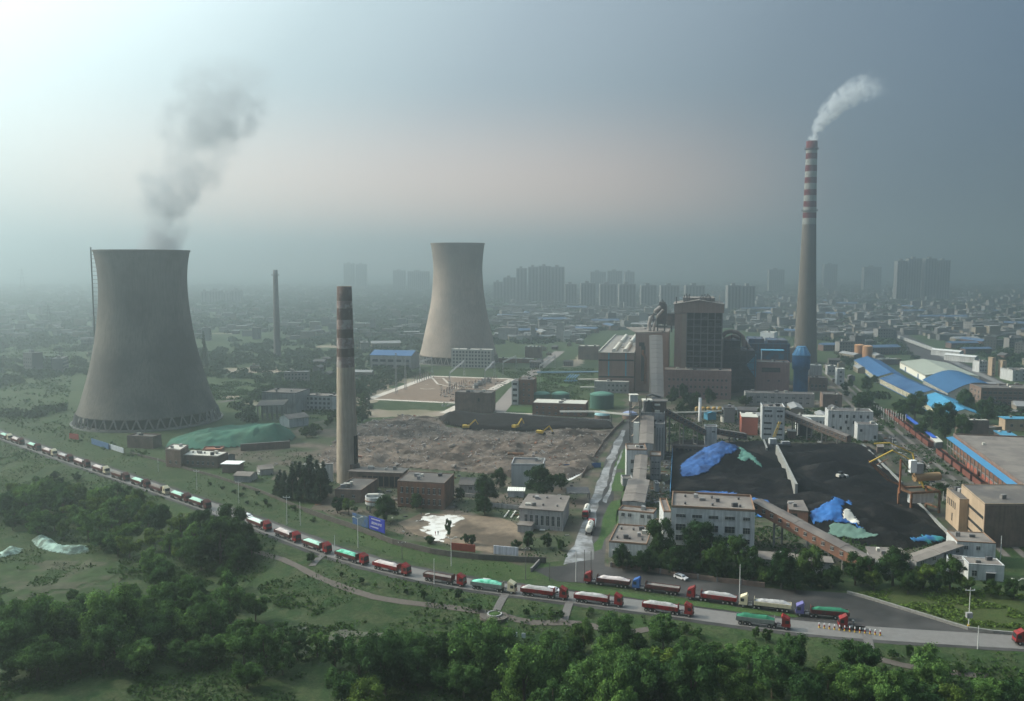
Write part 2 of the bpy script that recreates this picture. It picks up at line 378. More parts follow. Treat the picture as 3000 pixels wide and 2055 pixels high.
patch('wet_road', [(1765, 1470), (1786, 1432), (1800, 1372), (1822, 1320), (1826, 1322), (1806, 1376), (1792, 1436), (1777, 1475)], M_WET, .07, ragged=.5)
struct(ribbon('grass_verge', [(x, float(road_y(x))) for x in np.arange(9, 84, 3.0)], lambda t: .6 + 3.6 * math.sin(math.pi * t) ** .4, M_GRASS, .115, world=True, offs=7.6, jit=.8, f=lambda x, y: 0 * x))
# verges of grass between haul road and conveyors
for pg in ([(1784, 1660), (1796, 1560), (1816, 1470), (1838, 1385), (1828, 1380), (1850, 1330), (1868, 1332), (1858, 1400), (1842, 1450), (1828, 1485), (1800, 1600), (1776, 1645)],
           [(1790, 1420), (1808, 1385), (1838, 1385), (1832, 1440), (1782, 1440)], [(1735, 1600), (1758, 1560), (1790, 1470), (1830, 1462), (1818, 1500), (1790, 1560), (1764, 1610), (1740, 1618)],
           [(1800, 1375), (1815, 1330), (1842, 1300), (1850, 1330), (1838, 1375)], [(1660, 1370), (1700, 1330), (1768, 1315), (1745, 1365), (1700, 1390)]):
    patch('grass_verge', pg, M_GRASS, .06, ragged=.8)
# vegetable plots and weeds between the road and the works
M_PLOT = veg_mat('plots', [(.035, .080, .02), (.060, .10, .03), (.022, .05, .013), (.085, .10, .04), (.014, .03, .01)], (.03, .2, .6, 2.0), .5)
patch('vegetable_plot', [(980, 1555), (1045, 1545), (1180, 1590), (1260, 1620), (1320, 1650), (1230, 1652), (1100, 1612), (1000, 1580)], M_PLOT, .06, ragged=1.5)
patch('weed_field', [(1320, 1655), (1420, 1648), (1600, 1665), (1640, 1690), (1480, 1700), (1330, 1680)], M_PLOT, .045, ragged=2)
patch('weed_field', [(2500, 1738), (2700, 1712), (3040, 1740), (3040, 1850), (2845, 1838), (2716, 1800), (2560, 1755)], veg_mat('rank_weeds', [(.05, .085, .02), (.085, .10, .03), (.04, .06, .018), (.09, .095, .035), (.02, .04, .012)], (.03, .15, .6, 2.), .6), .045, ragged=2)
# bare concrete slab with a white slab on it, west of the gatehouse
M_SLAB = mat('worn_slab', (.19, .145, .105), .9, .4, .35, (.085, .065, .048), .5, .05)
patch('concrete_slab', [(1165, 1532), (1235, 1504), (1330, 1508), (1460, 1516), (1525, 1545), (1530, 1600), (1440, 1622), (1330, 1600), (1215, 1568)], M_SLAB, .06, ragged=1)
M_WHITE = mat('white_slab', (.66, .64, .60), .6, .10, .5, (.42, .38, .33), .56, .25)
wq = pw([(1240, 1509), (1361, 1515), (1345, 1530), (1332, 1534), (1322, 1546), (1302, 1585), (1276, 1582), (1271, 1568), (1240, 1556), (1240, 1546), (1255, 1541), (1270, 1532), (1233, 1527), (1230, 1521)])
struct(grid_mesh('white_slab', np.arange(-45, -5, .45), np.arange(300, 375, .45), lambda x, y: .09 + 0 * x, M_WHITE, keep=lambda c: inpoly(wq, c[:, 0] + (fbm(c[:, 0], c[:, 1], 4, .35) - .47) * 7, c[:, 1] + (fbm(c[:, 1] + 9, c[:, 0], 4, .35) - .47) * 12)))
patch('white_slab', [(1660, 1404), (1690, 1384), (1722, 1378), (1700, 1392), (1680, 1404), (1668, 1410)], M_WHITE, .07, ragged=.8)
# substation
M_SUB = mat('brown_gravel', (.19, .135, .10), .95, .2, .2)
patch('substation_yard', [(1080, 1170), (1265, 1104), (1500, 1111), (1420, 1168), (1340, 1180)], M_SUB, .05, ragged=0)
for a, b, wd in (((1080, 1171), (1262, 1104), 6.5), ((1080, 1170), (1340, 1182), 5), ((1262, 1103), (1502, 1111), 6), ((1502, 1111), (1300, 1212), 6.5),
                 ((1640, 1182), (1350, 1182), 0)):
    if wd: struct(ribbon('substation_path', [a, b], wd, M_LIGHT, .08, step=40))
patch('lawn', [(1468, 1190), (1560, 1194), (1558, 1212), (1455, 1206)], M_GRASS, .07, ragged=0)
patch('lawn', [(1480, 1163), (1530, 1166), (1525, 1186), (1470, 1182)], M_GRASS, .07, ragged=0)
patch('lawn', [(1575, 1103), (1690, 1106), (1680, 1132), (1560, 1128)], M_GRASS, .07, ragged=0)
struct(ribbon('lawn_path', [(1455, 1209), (1560, 1214)], 3, M_LIGHT, .1, step=40))
struct(ribbon('plant_road', [(1455, 1208), (1480, 1180), (1530, 1120), (1580, 1075), (1640, 1030)], 12, mat('grey_road', (.22, .19, .175), .9, .15, .3), .075, step=30))
struct(ribbon('plant_road', [(640, 1180), (760, 1165), (900, 1110), (1230, 1068), (1290, 1062)], 7, M_PATH, .05, step=20))
# bare ground behind, sandy pads far off
M_SAND = mat('sandy_ground', (.27, .215, .17), .95, .2, .08, (.17, .15, .10), .5, .02)
for pg in ([(1640, 1075), (1700, 1040), (1712, 1060), (1690, 1075)], [(940, 1155), (1090, 1115), (1220, 1090), (1120, 1150), (1080, 1190), (1050, 1215)], [(1060, 1200), (1330, 1205), (1320, 1222), (1050, 1225)],
           [(700, 1180), (770, 1168), (780, 1175), (730, 1192)], [(640, 1162), (700, 1160), (690, 1168), (640, 1170)]):
    patch('bare_ground', pg, M_SAND, .04, ragged=4)
patch('bare_ground', [(2700, 1082), (2756, 1080), (2880, 1180), (2850, 1190), (2780, 1130)], mat('pink_apron', (.36, .29, .27), .9, .1, .3), .05, ragged=0)
# riverside footpath, steps and a little round bed
struct(ribbon('footpath', [(700, 1606), (760, 1620), (850, 1648), (915, 1684), (985, 1716), (1060, 1742), (1130, 1760), (1230, 1772), (1340, 1783), (1395, 1794), (1430, 1797)], 2.2, M_PATH, .10, jit=.3))
struct(ribbon('footpath', [(1462, 1800), (1510, 1822), (1560, 1830), (1620, 1829), (1640, 1826), (1700, 1822), (1745, 1832), (1780, 1858), (1820, 1862), (1870, 1852), (1900, 1845)], 2.2, M_PATH, .10, jit=.3))
struct(ribbon('footpath', [(2545, 1920), (2560, 1932), (2640, 1958), (2720, 1962), (2800, 1975), (2900, 1985)], 1.8, M_PATH, .10, jit=.3))
for a, b in (((1485, 1738), (1455, 1790)), ((952, 1622), (914, 1660)), ((1672, 1760), (1652, 1822)), ((2538, 1858), (2552, 1925)), ):
    struct(ribbon('steps', [a, b], 2.4, mat('step_stone', (.13, .12, .115), .9, .3, 1.5), .16, step=2))
for pg in ([(-40, 1660), (230, 1640), (330, 1665), (390, 1680), (200, 1728), (-40, 1780)], [(-40, 1775), (200, 1738), (380, 1690), (260, 1760), (-40, 1830)]):
    c = gw(pg); q = [(x, y) for x, y in c]; xx = [p[0] for p in q]; yy = [p[1] for p in q]
    struct(grid_mesh('dirt_track', np.arange(min(xx), max(xx), 2.5), np.arange(min(yy), max(yy), 2.5), lambda x, y: hg(x, y) + .12,
           mat('track_earth', (.062, .064, .040), .95, .45, .3, (.030, .052, .018), .48, .1), keep=lambda c_: inpoly(q, c_[:, 0] + (fbm(c_[:, 0], c_[:, 1], 3, .2) - .5) * 14, c_[:, 1] + (fbm(c_[:, 1], c_[:, 0], 3, .2) - .5) * 14)))
for pg in ([(820, 1895), (900, 1870), (1010, 1845), (1120, 1868), (1135, 1885), (1010, 1875), (900, 1920), (800, 1960)], [(800, 1850), (870, 1830), (900, 1850), (830, 1880)]):
    q = gw(pg); xx = [p[0] for p in q]; yy = [p[1] for p in q]
    struct(grid_mesh('rock_clearing', np.arange(min(xx), max(xx), 1.2), np.arange(min(yy), max(yy), 1.2), lambda x, y: hg(x, y) + .15 + fbm(x, y, 3, .5) * .4,
           mat('rocky_earth', (.10, .095, .08), .95, .4, .5, (.06, .08, .035), .46, .15), keep=lambda c_: inpoly(q, c_[:, 0] + (fbm(c_[:, 0], c_[:, 1], 3, .3) - .5) * 9, c_[:, 1] + (fbm(c_[:, 1], c_[:, 0], 3, .3) - .5) * 9)))
# far fields: pale and dark strips in the haze
rf = random.Random(5)
for k in range(34):
    u = rf.uniform(-100, 1250) if k < 24 else rf.uniform(1200, 3100); v = rf.uniform(900, 1150) if k < 24 else rf.uniform(860, 960)
    if 200 < u < 680 and v > 1080: continue
    D_ = 257800 / (v - 778); wd = rf.uniform(30, 120) / 2578 * D_ ; c = P(u, v); an = rf.uniform(-.3, .3); dp = rf.uniform(8, 30)
    q = [Vector((sx * wd, sy * dp)) for sx, sy in ((-1, -1), (1, -1), (1, 1), (-1, 1))]
    ca, sa = math.cos(an), math.sin(an)
    patch('field', [(c.x + p.x * ca - p.y * sa, c.y + p.x * sa + p.y * ca) for p in q], [M_SAND, M_GRASS, M_YARD][k % 3], .03, world=True, ragged=5)

# ============================================================ the haze
hz = MB().box(-9000, 9000, -700, 9500, -12, 318)
m = bpy.data.materials.new('hazy_air'); m.use_nodes = True; n = m.node_tree; n.nodes.clear()
o_ = n.nodes.new('ShaderNodeOutputMaterial'); pv = n.nodes.new('ShaderNodeVolumePrincipled')
pv.inputs['Color'].default_value = (.55, .625, .655, 1); pv.inputs['Density'].default_value = HAZE_DENS = .00057; pv.inputs['Anisotropy'].default_value = .80
pv.inputs['Absorption Color'].default_value = (0, 0, 0, 1)
n.links.new(pv.outputs[0], o_.inputs['Volume'])
haze = hz.build('haze', m); haze['kind'] = 'stuff'; haze['label'] = 'grey blue smog lying over the whole plain'
haze.display_type = 'WIRE'
# ============================================================ cooling towers and chimneys
M_TOWER = mat('tower_concrete', (.175, .162, .142), .95, .16, .06, (.10, .094, .088), .5, .03, streak=.5, top_dark=(50, 112, .45, 40))
M_TOWERL = mat('tower_concrete_pale', (.42, .345, .285), .95, .12, .05, (.34, .285, .24), .5, .03, streak=.35, top_dark=(55, 115, .75, 45))
M_CONC = mat('leg_concrete', (.20, .19, .18), .9, .15, .2)
M_DARK = mat('dark_void', (.02, .02, .022), .9, .2, .5)
def catmull(pts, n=6):
    o = []
    for i in range(len(pts) - 1):
        p0 = pts[max(i - 1, 0)]; p1 = pts[i]; p2 = pts[i + 1]; p3 = pts[min(i + 2, len(pts) - 1)]
        for k in range(n):
            t = k / n
            o.append(tuple(.5 * ((2 * b) + (-a + c) * t + (2 * a - 5 * b + 4 * c - d) * t * t + (-a + 3 * b - 3 * c + d) * t ** 3) for a, b, c, d in zip(p0, p1, p2, p3)))
    o.append(tuple(pts[-1])); return o
def cooling_tower(c, prof, nleg, shell_m, label, ladder=None, lip=.5):
    t = empty('cooling_tower', (c.x, c.y, 0), 0, label, 'cooling tower')
    pr = [(r, z) for r, z in catmull(prof, 6)]
    inner = [(r - .7, z) for r, z in pr[::-1]]
    # ribbed shell: fine meridional ribs
    n = 160; s = MB(); vs = []; 
    ring = pr + inner
    for (r, z) in ring:
        for i in range(n):
            a = 2 * math.pi * i / n; rr = r + (.14 if i % 2 else 0); vs.append((rr * math.cos(a), rr * math.sin(a), z))
    fs = []
    for j in range(len(ring)):
        j2 = (j + 1) % len(ring)
        for i in range(n):
            i2 = (i + 1) % n; fs.append((j * n + i, j * n + i2, j2 * n + i2, j2 * n + i))
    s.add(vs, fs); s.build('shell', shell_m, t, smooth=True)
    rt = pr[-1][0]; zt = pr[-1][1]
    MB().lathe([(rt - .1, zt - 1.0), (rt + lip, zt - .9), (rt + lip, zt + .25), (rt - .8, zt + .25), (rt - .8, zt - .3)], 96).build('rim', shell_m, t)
    rb = pr[0][0]; zb = pr[0][1]
    ro = rb + 2.0
    for i in range(nleg):
        a = 2 * math.pi * i / nleg; b = 2 * math.pi * (i + .5) / nleg; d = 2 * math.pi * (i + 1) / nleg
        q = MB()
        top = (rb * math.cos(b), rb * math.sin(b), zb + .6)
        for a_ in (a + .012, d - .012): q.beam((ro * math.cos(a_), ro * math.sin(a_), 0), top, .75, .75)
        q.build('leg', M_CONC, t)
    MB().lathe([(ro + 1.6, -.1), (ro + 1.6, .9), (ro + 1.2, .9), (ro + 1.2, .35), (0, .35)], 96).build('basin', mat('basin_concrete', (.20, .20, .19), .7, .12, .2), t)
    MB().lathe([(rb - 4.5, .36), (rb - 5.5, zb + 1.5)], 64).build('fill_screen', M_DARK, t)
    if ladder is not None:
        q = MB(); ca, sa = math.cos(ladder), math.sin(ladder)
        for k in (-1, 1):
            q.beam(((rt + lip + .6) * ca - k * .9 * sa, (rt + lip + .6) * sa + k * .9 * ca, zt + 2), ((rt + lip + .6) * ca - k * .9 * sa, (rt + lip + .6) * sa + k * .9 * ca, 46), .5)
        for z in np.arange(47, zt, 2.6):
            rr = np.interp(z, [p[1] for p in pr], [p[0] for p in pr])
            q.beam((rr * ca, rr * sa, z), ((rt + lip + .6) * ca, (rt + lip + .6) * sa, z), .28)
        q.build('ladder', mat('galvanised', (.25, .26, .26), .6, .2, .5), t)
    return t
c1 = P(436, 1230)
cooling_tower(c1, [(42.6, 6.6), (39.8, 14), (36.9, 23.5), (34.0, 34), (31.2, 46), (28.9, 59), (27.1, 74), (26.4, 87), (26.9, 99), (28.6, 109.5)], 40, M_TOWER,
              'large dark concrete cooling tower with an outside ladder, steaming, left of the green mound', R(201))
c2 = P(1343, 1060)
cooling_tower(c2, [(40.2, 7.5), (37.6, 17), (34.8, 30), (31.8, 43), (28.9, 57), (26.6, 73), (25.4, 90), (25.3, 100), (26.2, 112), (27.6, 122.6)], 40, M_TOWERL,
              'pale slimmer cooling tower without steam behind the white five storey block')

def chimney(c, z1, r0, r1, bands, label, rings=(), mats=None, n=48, bulge=0):
    t = empty('chimney', (c.x, c.y, 0), 0, label, 'chimney')
    prof = []; mi = []
    zs = [b[0] for b in bands] + [z1]
    def rad(z): return r0 + (r1 - r0) * (1 - (1 - z / z1) ** (1 + bulge))
    for k, b in enumerate(bands):
        za, zb = zs[k], zs[k + 1]; st = max(1, int((zb - za) / 12))
        for i in range(st): prof.append((rad(za + (zb - za) * i / st), za + (zb - za) * i / st)); mi.append(b[1])
    prof.append((rad(z1), z1)); mi.append(0)
    prof += [(rad(z1) - .5, z1), (rad(z1) - .5, z1 - 8)]; mi += [0, 0]
    MB().lathe(prof, n, mats=mi, cap1=True).build('shaft', mats, t, smooth=True)
    for z in rings:
        r = rad(z); q = MB().lathe([(r, z), (r + 1.5, z), (r + 1.5, z + .35), (r, z + .35)], 32)
        for i in range(16):
            a = i * math.pi / 8; q.beam(((r + 1.4) * math.cos(a), (r + 1.4) * math.sin(a), z), ((r + 1.4) * math.cos(a), (r + 1.4) * math.sin(a), z + 1.5), .18)
        q.lathe([(r + 1.35, z + 1.4), (r + 1.5, z + 1.4), (r + 1.5, z + 1.6), (r + 1.35, z + 1.6), (r + 1.35, z + 1.4)], 32)
        q.build('platform', mat('platform_steel', (.12, .12, .13), .7, .2, .5), t)
    return t
cA = P(2358, 1062)
fz = lambda v: float(ZV(cA, v))
mw = [mat('chimney_concrete', (.135, .120, .104), .95, .12, .05, streak=.35), mat('red_paint', (.10, .016, .018), .8, .15, .3, streak=.3), mat('white_paint_weathered', (.24, .245, .23), .85, .1, .3, streak=.35)]
yy = [682, 765, 795, 850, 908, 965, 1020, 1075, 1133, 1188, 1243, 1298, 1350, 1400, 1458]
vv = [200 + y * .31414 for y in yy]
bands = [(0, 0)]; cols = [1, 2, 1, 2, 1, 2, 1, 2, 1, 2, 1, 2, 1, 2]
for k in range(len(cols) - 1, -1, -1): bands.append((fz(vv[k + 1]), cols[k]))
chimney(cA, fz(vv[0]), 12.0, 5.5, bands, 'tall chimney with red and white bands above grey concrete, smoking', rings=(fz(438), fz(619)), mats=mw, bulge=.55)
cB = P(1019, 1411); fz = lambda v: float(ZV(cB, v))
mb = [mat('old_brick_shaft', (.40, .34, .27), .95, .14, .3, streak=.4), mat('sooty_band', (.095, .065, .058), .95, .2, .3, (.15, .12, .11), .6, .4), mat('faded_band', (.36, .33, .31), .95, .3, .5, (.20, .15, .14), .48, .35)]
yb = [(1500, 0), (1080, 2), (1010, 1), (955, 2), (885, 1), (828, 2), (765, 1), (690, 2), (640, 1)]
bands = [(0 if k == 0 else fz(600 + y * .43975), c) for k, (y, c) in enumerate(yb)]
tb = chimney(cB, fz(839), 5.15, 3.35, bands, 'old brick chimney with brown and pale bands beside the demolition rubble', mats=mb)
MB().box(5.0, 5.25, -1.2, 1.2, 8, 22).build('flue_opening', M_DARK, tb, rz=-.5)
q = MB().beam((4.7, -1.5, 0), (4.0, -1.5, 12), .8); q.beam((5.6, 1.0, 0), (4.9, 1.0, 12), .8); q.box(4.2, 6.2, -2.2, 2.2, 0, 9); q.build('flue_stub', mb[1], tb, rz=-.7)
cC = P(813, 1046); fz = lambda v: float(ZV(cC, v))
chimney(cC, fz(791), 4.0, 2.4, [(0, 0)], 'thin dark chimney far off in the haze behind the large cooling tower', rings=(fz(808),), mats=[mat('dark_stack', (.13, .12, .12), .9, .2, .2)])
# ============================================================ buildings
M_WW = mat('weathered_white', (.56, .57, .56), .9, .10, .5, (.42, .42, .41), .60, .15, streak=.55)
M_WG = mat('grey_render', (.36, .355, .35), .9, .14, .4, (.27, .26, .255), .55, .12, streak=.5)
M_BRK = mat('red_brick', (.245, .125, .085), .92, .2, .8, (.17, .10, .075), .52, .2, streak=.35)
M_BRD = mat('brown_brick', (.22, .155, .125), .92, .18, .5, (.165, .12, .10), .52, .15, streak=.35)
M_BRR = mat('bright_brick', (.40, .13, .09), .92, .16, .5)
M_TAN = mat('tan_render', (.42, .315, .22), .9, .14, .3, (.36, .27, .19), .5, .1, streak=.25)
M_ROOF = mat('felt_roof', (.20, .175, .155), .95, .16, .35, (.15, .13, .12), .52, .1)
M_ROOFD = mat('dark_roof', (.11, .10, .095), .95, .2, .35, (.16, .14, .12), .58, .1)
M_ROOFL = mat('pale_roof', (.52, .50, .44), .9, .1, .4)
M_BROWN = mat('brown_cladding', (.27, .185, .155), .8, .10, .2, streak=.3)
M_BLUE = mat('blue_sheet', (.035, .11, .25), .55, .14, .15, (.035, .11, .25), .55, .06, wave=(1.0, 'X'))
M_BLUEL = mat('pale_blue_sheet', (.07, .24, .36), .6, .1, .2)
M_GLASS = mat('dark_glass', (.025, .03, .035), .25, .3, .8, spec=.5)
M_FRAME = mat('window_frame', (.33, .33, .32), .7, .1, 1)
M_STEEL = mat('dark_steel', (.085, .085, .09), .7, .25, .4)
M_RUST = mat('rusty_steel', (.22, .10, .05), .85, .3, .6, (.12, .07, .045), .5, .5)
M_TIN = mat('white_tin', (.62, .62, .60), .6, .1, .3, wave=(.8, 'X'))
M_YEL = mat('yellow_paint', (.60, .40, .07), .6, .15, 1)
M_TRIM = mat('rust_trim', (.24, .15, .10), .9, .25, .6)

_WC = {}
def win_mesh(w_, h_, style):
    k = (round(w_, 2), round(h_, 2), style)
    if k not in _WC:
        q = MB(); q.box(-w_ / 2, w_ / 2, -.05, .02, 0, h_, 0)
        if style != 'void':
            f = .09
            q.box(-w_ / 2 - f, w_ / 2 + f, -.22, .01, -.14, -.01, 1); q.box(-w_ / 2 - f, w_ / 2 + f, -.18, .01, h_ + .01, h_ + .12, 1)
            nb = max(1, int(w_ / 1.1))
            for i in range(1, nb + 1 if nb > 1 else 2):
                x = -w_ / 2 + w_ * i / (nb + 1 if nb > 1 else 2); q.box(x - .045, x + .045, -.09, -.052, 0, h_, 1)
            q.box(-w_ / 2, w_ / 2, -.085, -.052, h_ * .62, h_ * .62 + .07, 1)
        o = q.build('window', [M_GLASS, M_FRAME]); me = o.data; bpy.data.objects.remove(o); _WC[k] = me
    return _WC[k]
def add_windows(t, foot, wins):
    c = 0
    for (ei, cols, rows, ww, wh, z0, dz, m0, m1, *st) in wins:
        st = st[0] if st else 'frame'
        a = Vector(foot[ei]); b = Vector(foot[(ei + 1) % len(foot)]); d = b - a; L = d.length; an = math.atan2(d.y, d.x); d /= L; nrm = Vector((d.y, -d.x))
        me = win_mesh(ww, wh, st)
        for r in range(rows):
            for k in range(cols):
                if c >= 100: return
                s = m0 + (L - m0 - m1) * ((k + .5) / cols); p = a + d * s + nrm * .02
                o = bpy.data.objects.new('window', me); COL.objects.link(o); o.parent = t; o.location = (p.x, p.y, z0 + dz * r); o.rotation_euler = (0, 0, an); c += 1
def rect(A, B, depth):
    A = Vector((A[0], A[1])); B = Vector((B[0], B[1])); d = (B - A).normalized(); n = Vector((-d.y, d.x))
    return [A, B, B + n * depth, A + n * depth]
def building(foot, h, label, wall=None, roof=None, wins=(), par=.7, cat='building', name='building', group=None, trim=None, over=0, doors=(), vents=0, rooftype='flat'):
    wall = wall or M_WG; roof = roof or M_ROOF
    o0 = Vector(foot[0]); F = [(Vector(p) - o0) for p in foot]
    t = empty(name, (o0.x, o0.y, 0), 0, label, cat, group)
    MB().prism([(p.x, p.y) for p in F], -.5, h).build('wall', wall, t)
    n = len(F); cen = sum(F, Vector((0, 0))) / n
    if rooftype == 'flat':
        q = MB(); ex = [(p + (p - cen).normalized() * over) for p in F]
        q.prism([(p.x, p.y) for p in ex], h + .003, h + .16 if not over else h + .35); q.build('roof', roof, t)
        if par:
            q = MB()
            for i in range(n):
                a = F[i]; b = F[(i + 1) % n]; d = (b - a).normalized()
                q.obox(a + d * (.0 if i % 2 else .30), b - d * (.0 if i % 2 else .30), .30, h + .17, h + par, off=.152)
            q.build('parapet', trim or wall, t)
    elif rooftype[0] == 'gable':      # ridge runs parallel to edge 1 (depth direction) or edge 0
        rz_ = rooftype[1]; ax = rooftype[2]; q = MB(); ov = .5
        a, b, c, d = F
        if ax == 1: a, b, c, d = b, c, d, a
        u = (b - a).normalized() * ov; v_ = (d - a).normalized() * ov      # ridge parallel to a->b
        a2 = a - u - v_; b2 = b + u - v_; c2 = c + u + v_; d2 = d - u + v_; r1 = (a2 + d2) / 2; r2 = (b2 + c2) / 2; e = h + .01; th = .18
        V = [(a2.x, a2.y, e), (b2.x, b2.y, e), (c2.x, c2.y, e), (d2.x, d2.y, e), (r1.x, r1.y, h + rz_), (r2.x, r2.y, h + rz_)]
        V += [(x, y, z - th) for x, y, z in V]
        q.add(V, [(0, 1, 5, 4), (2, 3, 4, 5), (7, 6, 10, 11), (9, 8, 11, 10), (0, 6, 7, 1), (2, 8, 9, 3), (0, 4, 10, 6), (4, 3, 9, 10), (1, 7, 11, 5), (5, 11, 8, 2)])
        q.build('roof', roof, t)
        rr1 = (a + d) / 2; rr2 = (b + c) / 2; q = MB()
        q.add([(a.x, a.y, h), (d.x, d.y, h), (rr1.x, rr1.y, h + rz_ - .25), (b.x, b.y, h), (c.x, c.y, h), (rr2.x, rr2.y, h + rz_ - .25)], [(0, 1, 2), (3, 5, 4)]); q.build('gable', wall, t)
    ar = abs(sum(F[i].x * F[(i + 1) % n].y - F[(i + 1) % n].x * F[i].y for i in range(n))) / 2
    if rooftype == 'flat' and n == 4 and ar > 70:
        ru = random.Random(len(label) * 7 + int(ar))
        for k in range(2 if ar < 200 else 4):
            s_, q_ = ru.uniform(.12, .88), ru.uniform(.15, .85); p = F[0] * (1 - s_) * (1 - q_) + F[1] * s_ * (1 - q_) + F[2] * s_ * q_ + F[3] * (1 - s_) * q_; a_, b_, h_ = ru.uniform(.5, 1.3), ru.uniform(.4, .9), ru.uniform(.4, 1.3)
            MB().box(-a_, a_, -b_, b_, h + .165 if not over else h + .36, h + .5 + h_).build('roof_unit', ru.choice([M_CONC, M_STEEL, M_WG, M_ROOFL]), t, (p.x, p.y, 0), ru.uniform(-.3, .3))
    add_windows(t, F, wins)
    for (ei, s, w_, h_) in doors:
        a = F[ei]; b = F[(ei + 1) % n]; d = (b - a).normalized(); p = a + d * s + Vector((d.y, -d.x)) * .02
        q = MB(); q.box(-w_ / 2, w_ / 2, -.06, .02, 0, h_, 0).box(-w_ / 2 - .2, w_ / 2 + .2, -.9, 0, h_ + .1, h_ + .25, 1)
        q.build('door', [M_DARK, M_FRAME], t, (p.x, p.y, 0), math.atan2(d.y, d.x))
    for k in range(vents):
        s, q_ = (k % 3 + .5) / 3, (k // 3 + .5) / max(1, (vents + 2) // 3); p = F[0] * (1 - s) * (1 - q_) + F[1] * s * (1 - q_) + F[2] * s * q_ + F[3] * (1 - s) * q_
        MB().lathe([(.35, h + .16), (.35, h + .8)], 10, cap1=True).lathe([(.55, h + .82), (.1, h + 1.1)], 10, cap0=True, cap1=True).build('roof_vent', M_STEEL, t, (p.x, p.y, 0))
    return t
def roofpts(pts, h): return [Vector(P(u, v, h)[:2]) for u, v in pts]

# ---- near the road, centre and right
building(rect(P(1967, 1488, 16.2), P(2212, 1501, 16.2), 20), 16.2, 'tall white four storey block behind the roadside trees, beside the coal yard', M_WW, M_ROOF,
         [(0, 4, 1, 3.3, 1.0, 13.1, 1, .5, 5.5), (0, 4, 1, 3.3, 2.2, 8.4, 1, .5, 5.5), (0, 4, 1, 3.3, 1.9, 4.8, 1, .5, 5.5), (0, 4, 1, 3.3, 1.9, 1.2, 1, .5, 5.5),
          (0, 1, 1, 2.3, 1.0, 13.1, 1, 23.5, .8), (0, 1, 1, 2.3, 2.0, 8.4, 1, 23.5, .8), (0, 1, 1, 2.3, 1.6, 4.8, 1, 23.5, .8)], par=.9, trim=M_TRIM, vents=6)
b = building(rect(P(1944, 1502, 13.2), P(1966, 1502.5, 13.2), 17), 13.2, 'narrow lower wing on the left side of the four storey block', M_WW, M_ROOF, trim=M_TRIM)
building(rect(P(1784, 1590, 5.2), P(1895, 1599, 5.2), 21), 5.2, 'flat roofed white hall with three doorways behind a bush', M_WW, M_ROOF, trim=M_TRIM, vents=6, doors=[(0, 2.2, 1.7, 2.6), (0, 6.4, 1.7, 2.6), (0, 10.7, 1.7, 2.6)])
building(rect(P(1812, 1497, 5.3), P(1915, 1507, 5.3), 6.5), 5.3, 'small white house where the inclined conveyor gallery begins', M_WW, M_ROOF, [(0, 2, 1, 1.3, 1.3, 3.4, 1, .5, 8), (0, 2, 1, 1.3, 1.3, 3.4, 1, 8, .5)], trim=M_TRIM)
building(rect(P(1918, 1538, 3.4), P(1966, 1541, 3.4), 6), 3.4, 'low link building between the gallery house and the four storey block', M_WG, M_ROOF, [(0, 2, 1, .9, 1.0, 1.2, 1, .5, .5)], trim=M_TRIM)
building(rect(P(1836, 1320, 14), P(1895, 1321, 14), 13), 14, 'white conveyor transfer tower with one window, halfway up the coal conveyor', M_WW, M_ROOF, [(0, 1, 2, 1.4, 1.7, 3.5, 4.4, 1.5, 5.5)], trim=M_TRIM)
building(rect(P(1824, 1406, 3.0), P(1854, 1406, 3.0), 7), 3.0, 'low pump room at the foot of the conveyor transfer tower', M_WG, M_ROOFD)
building(rect(P(1906, 1338, 11.0), P(1936, 1339, 11.0), 9), 11.0, 'grey stair tower right of the conveyor transfer tower', M_WG, M_ROOF, [(0, 3, 3, .8, .8, 2.0, 3, .4, .4)], trim=M_TRIM)
building(rect(P(1920, 1420, 3.4), P(1925 + 6, 1420, 3.4), 5), 3.4, 'tiny grey hut beside the lower conveyor gallery', M_WG, M_ROOFD)

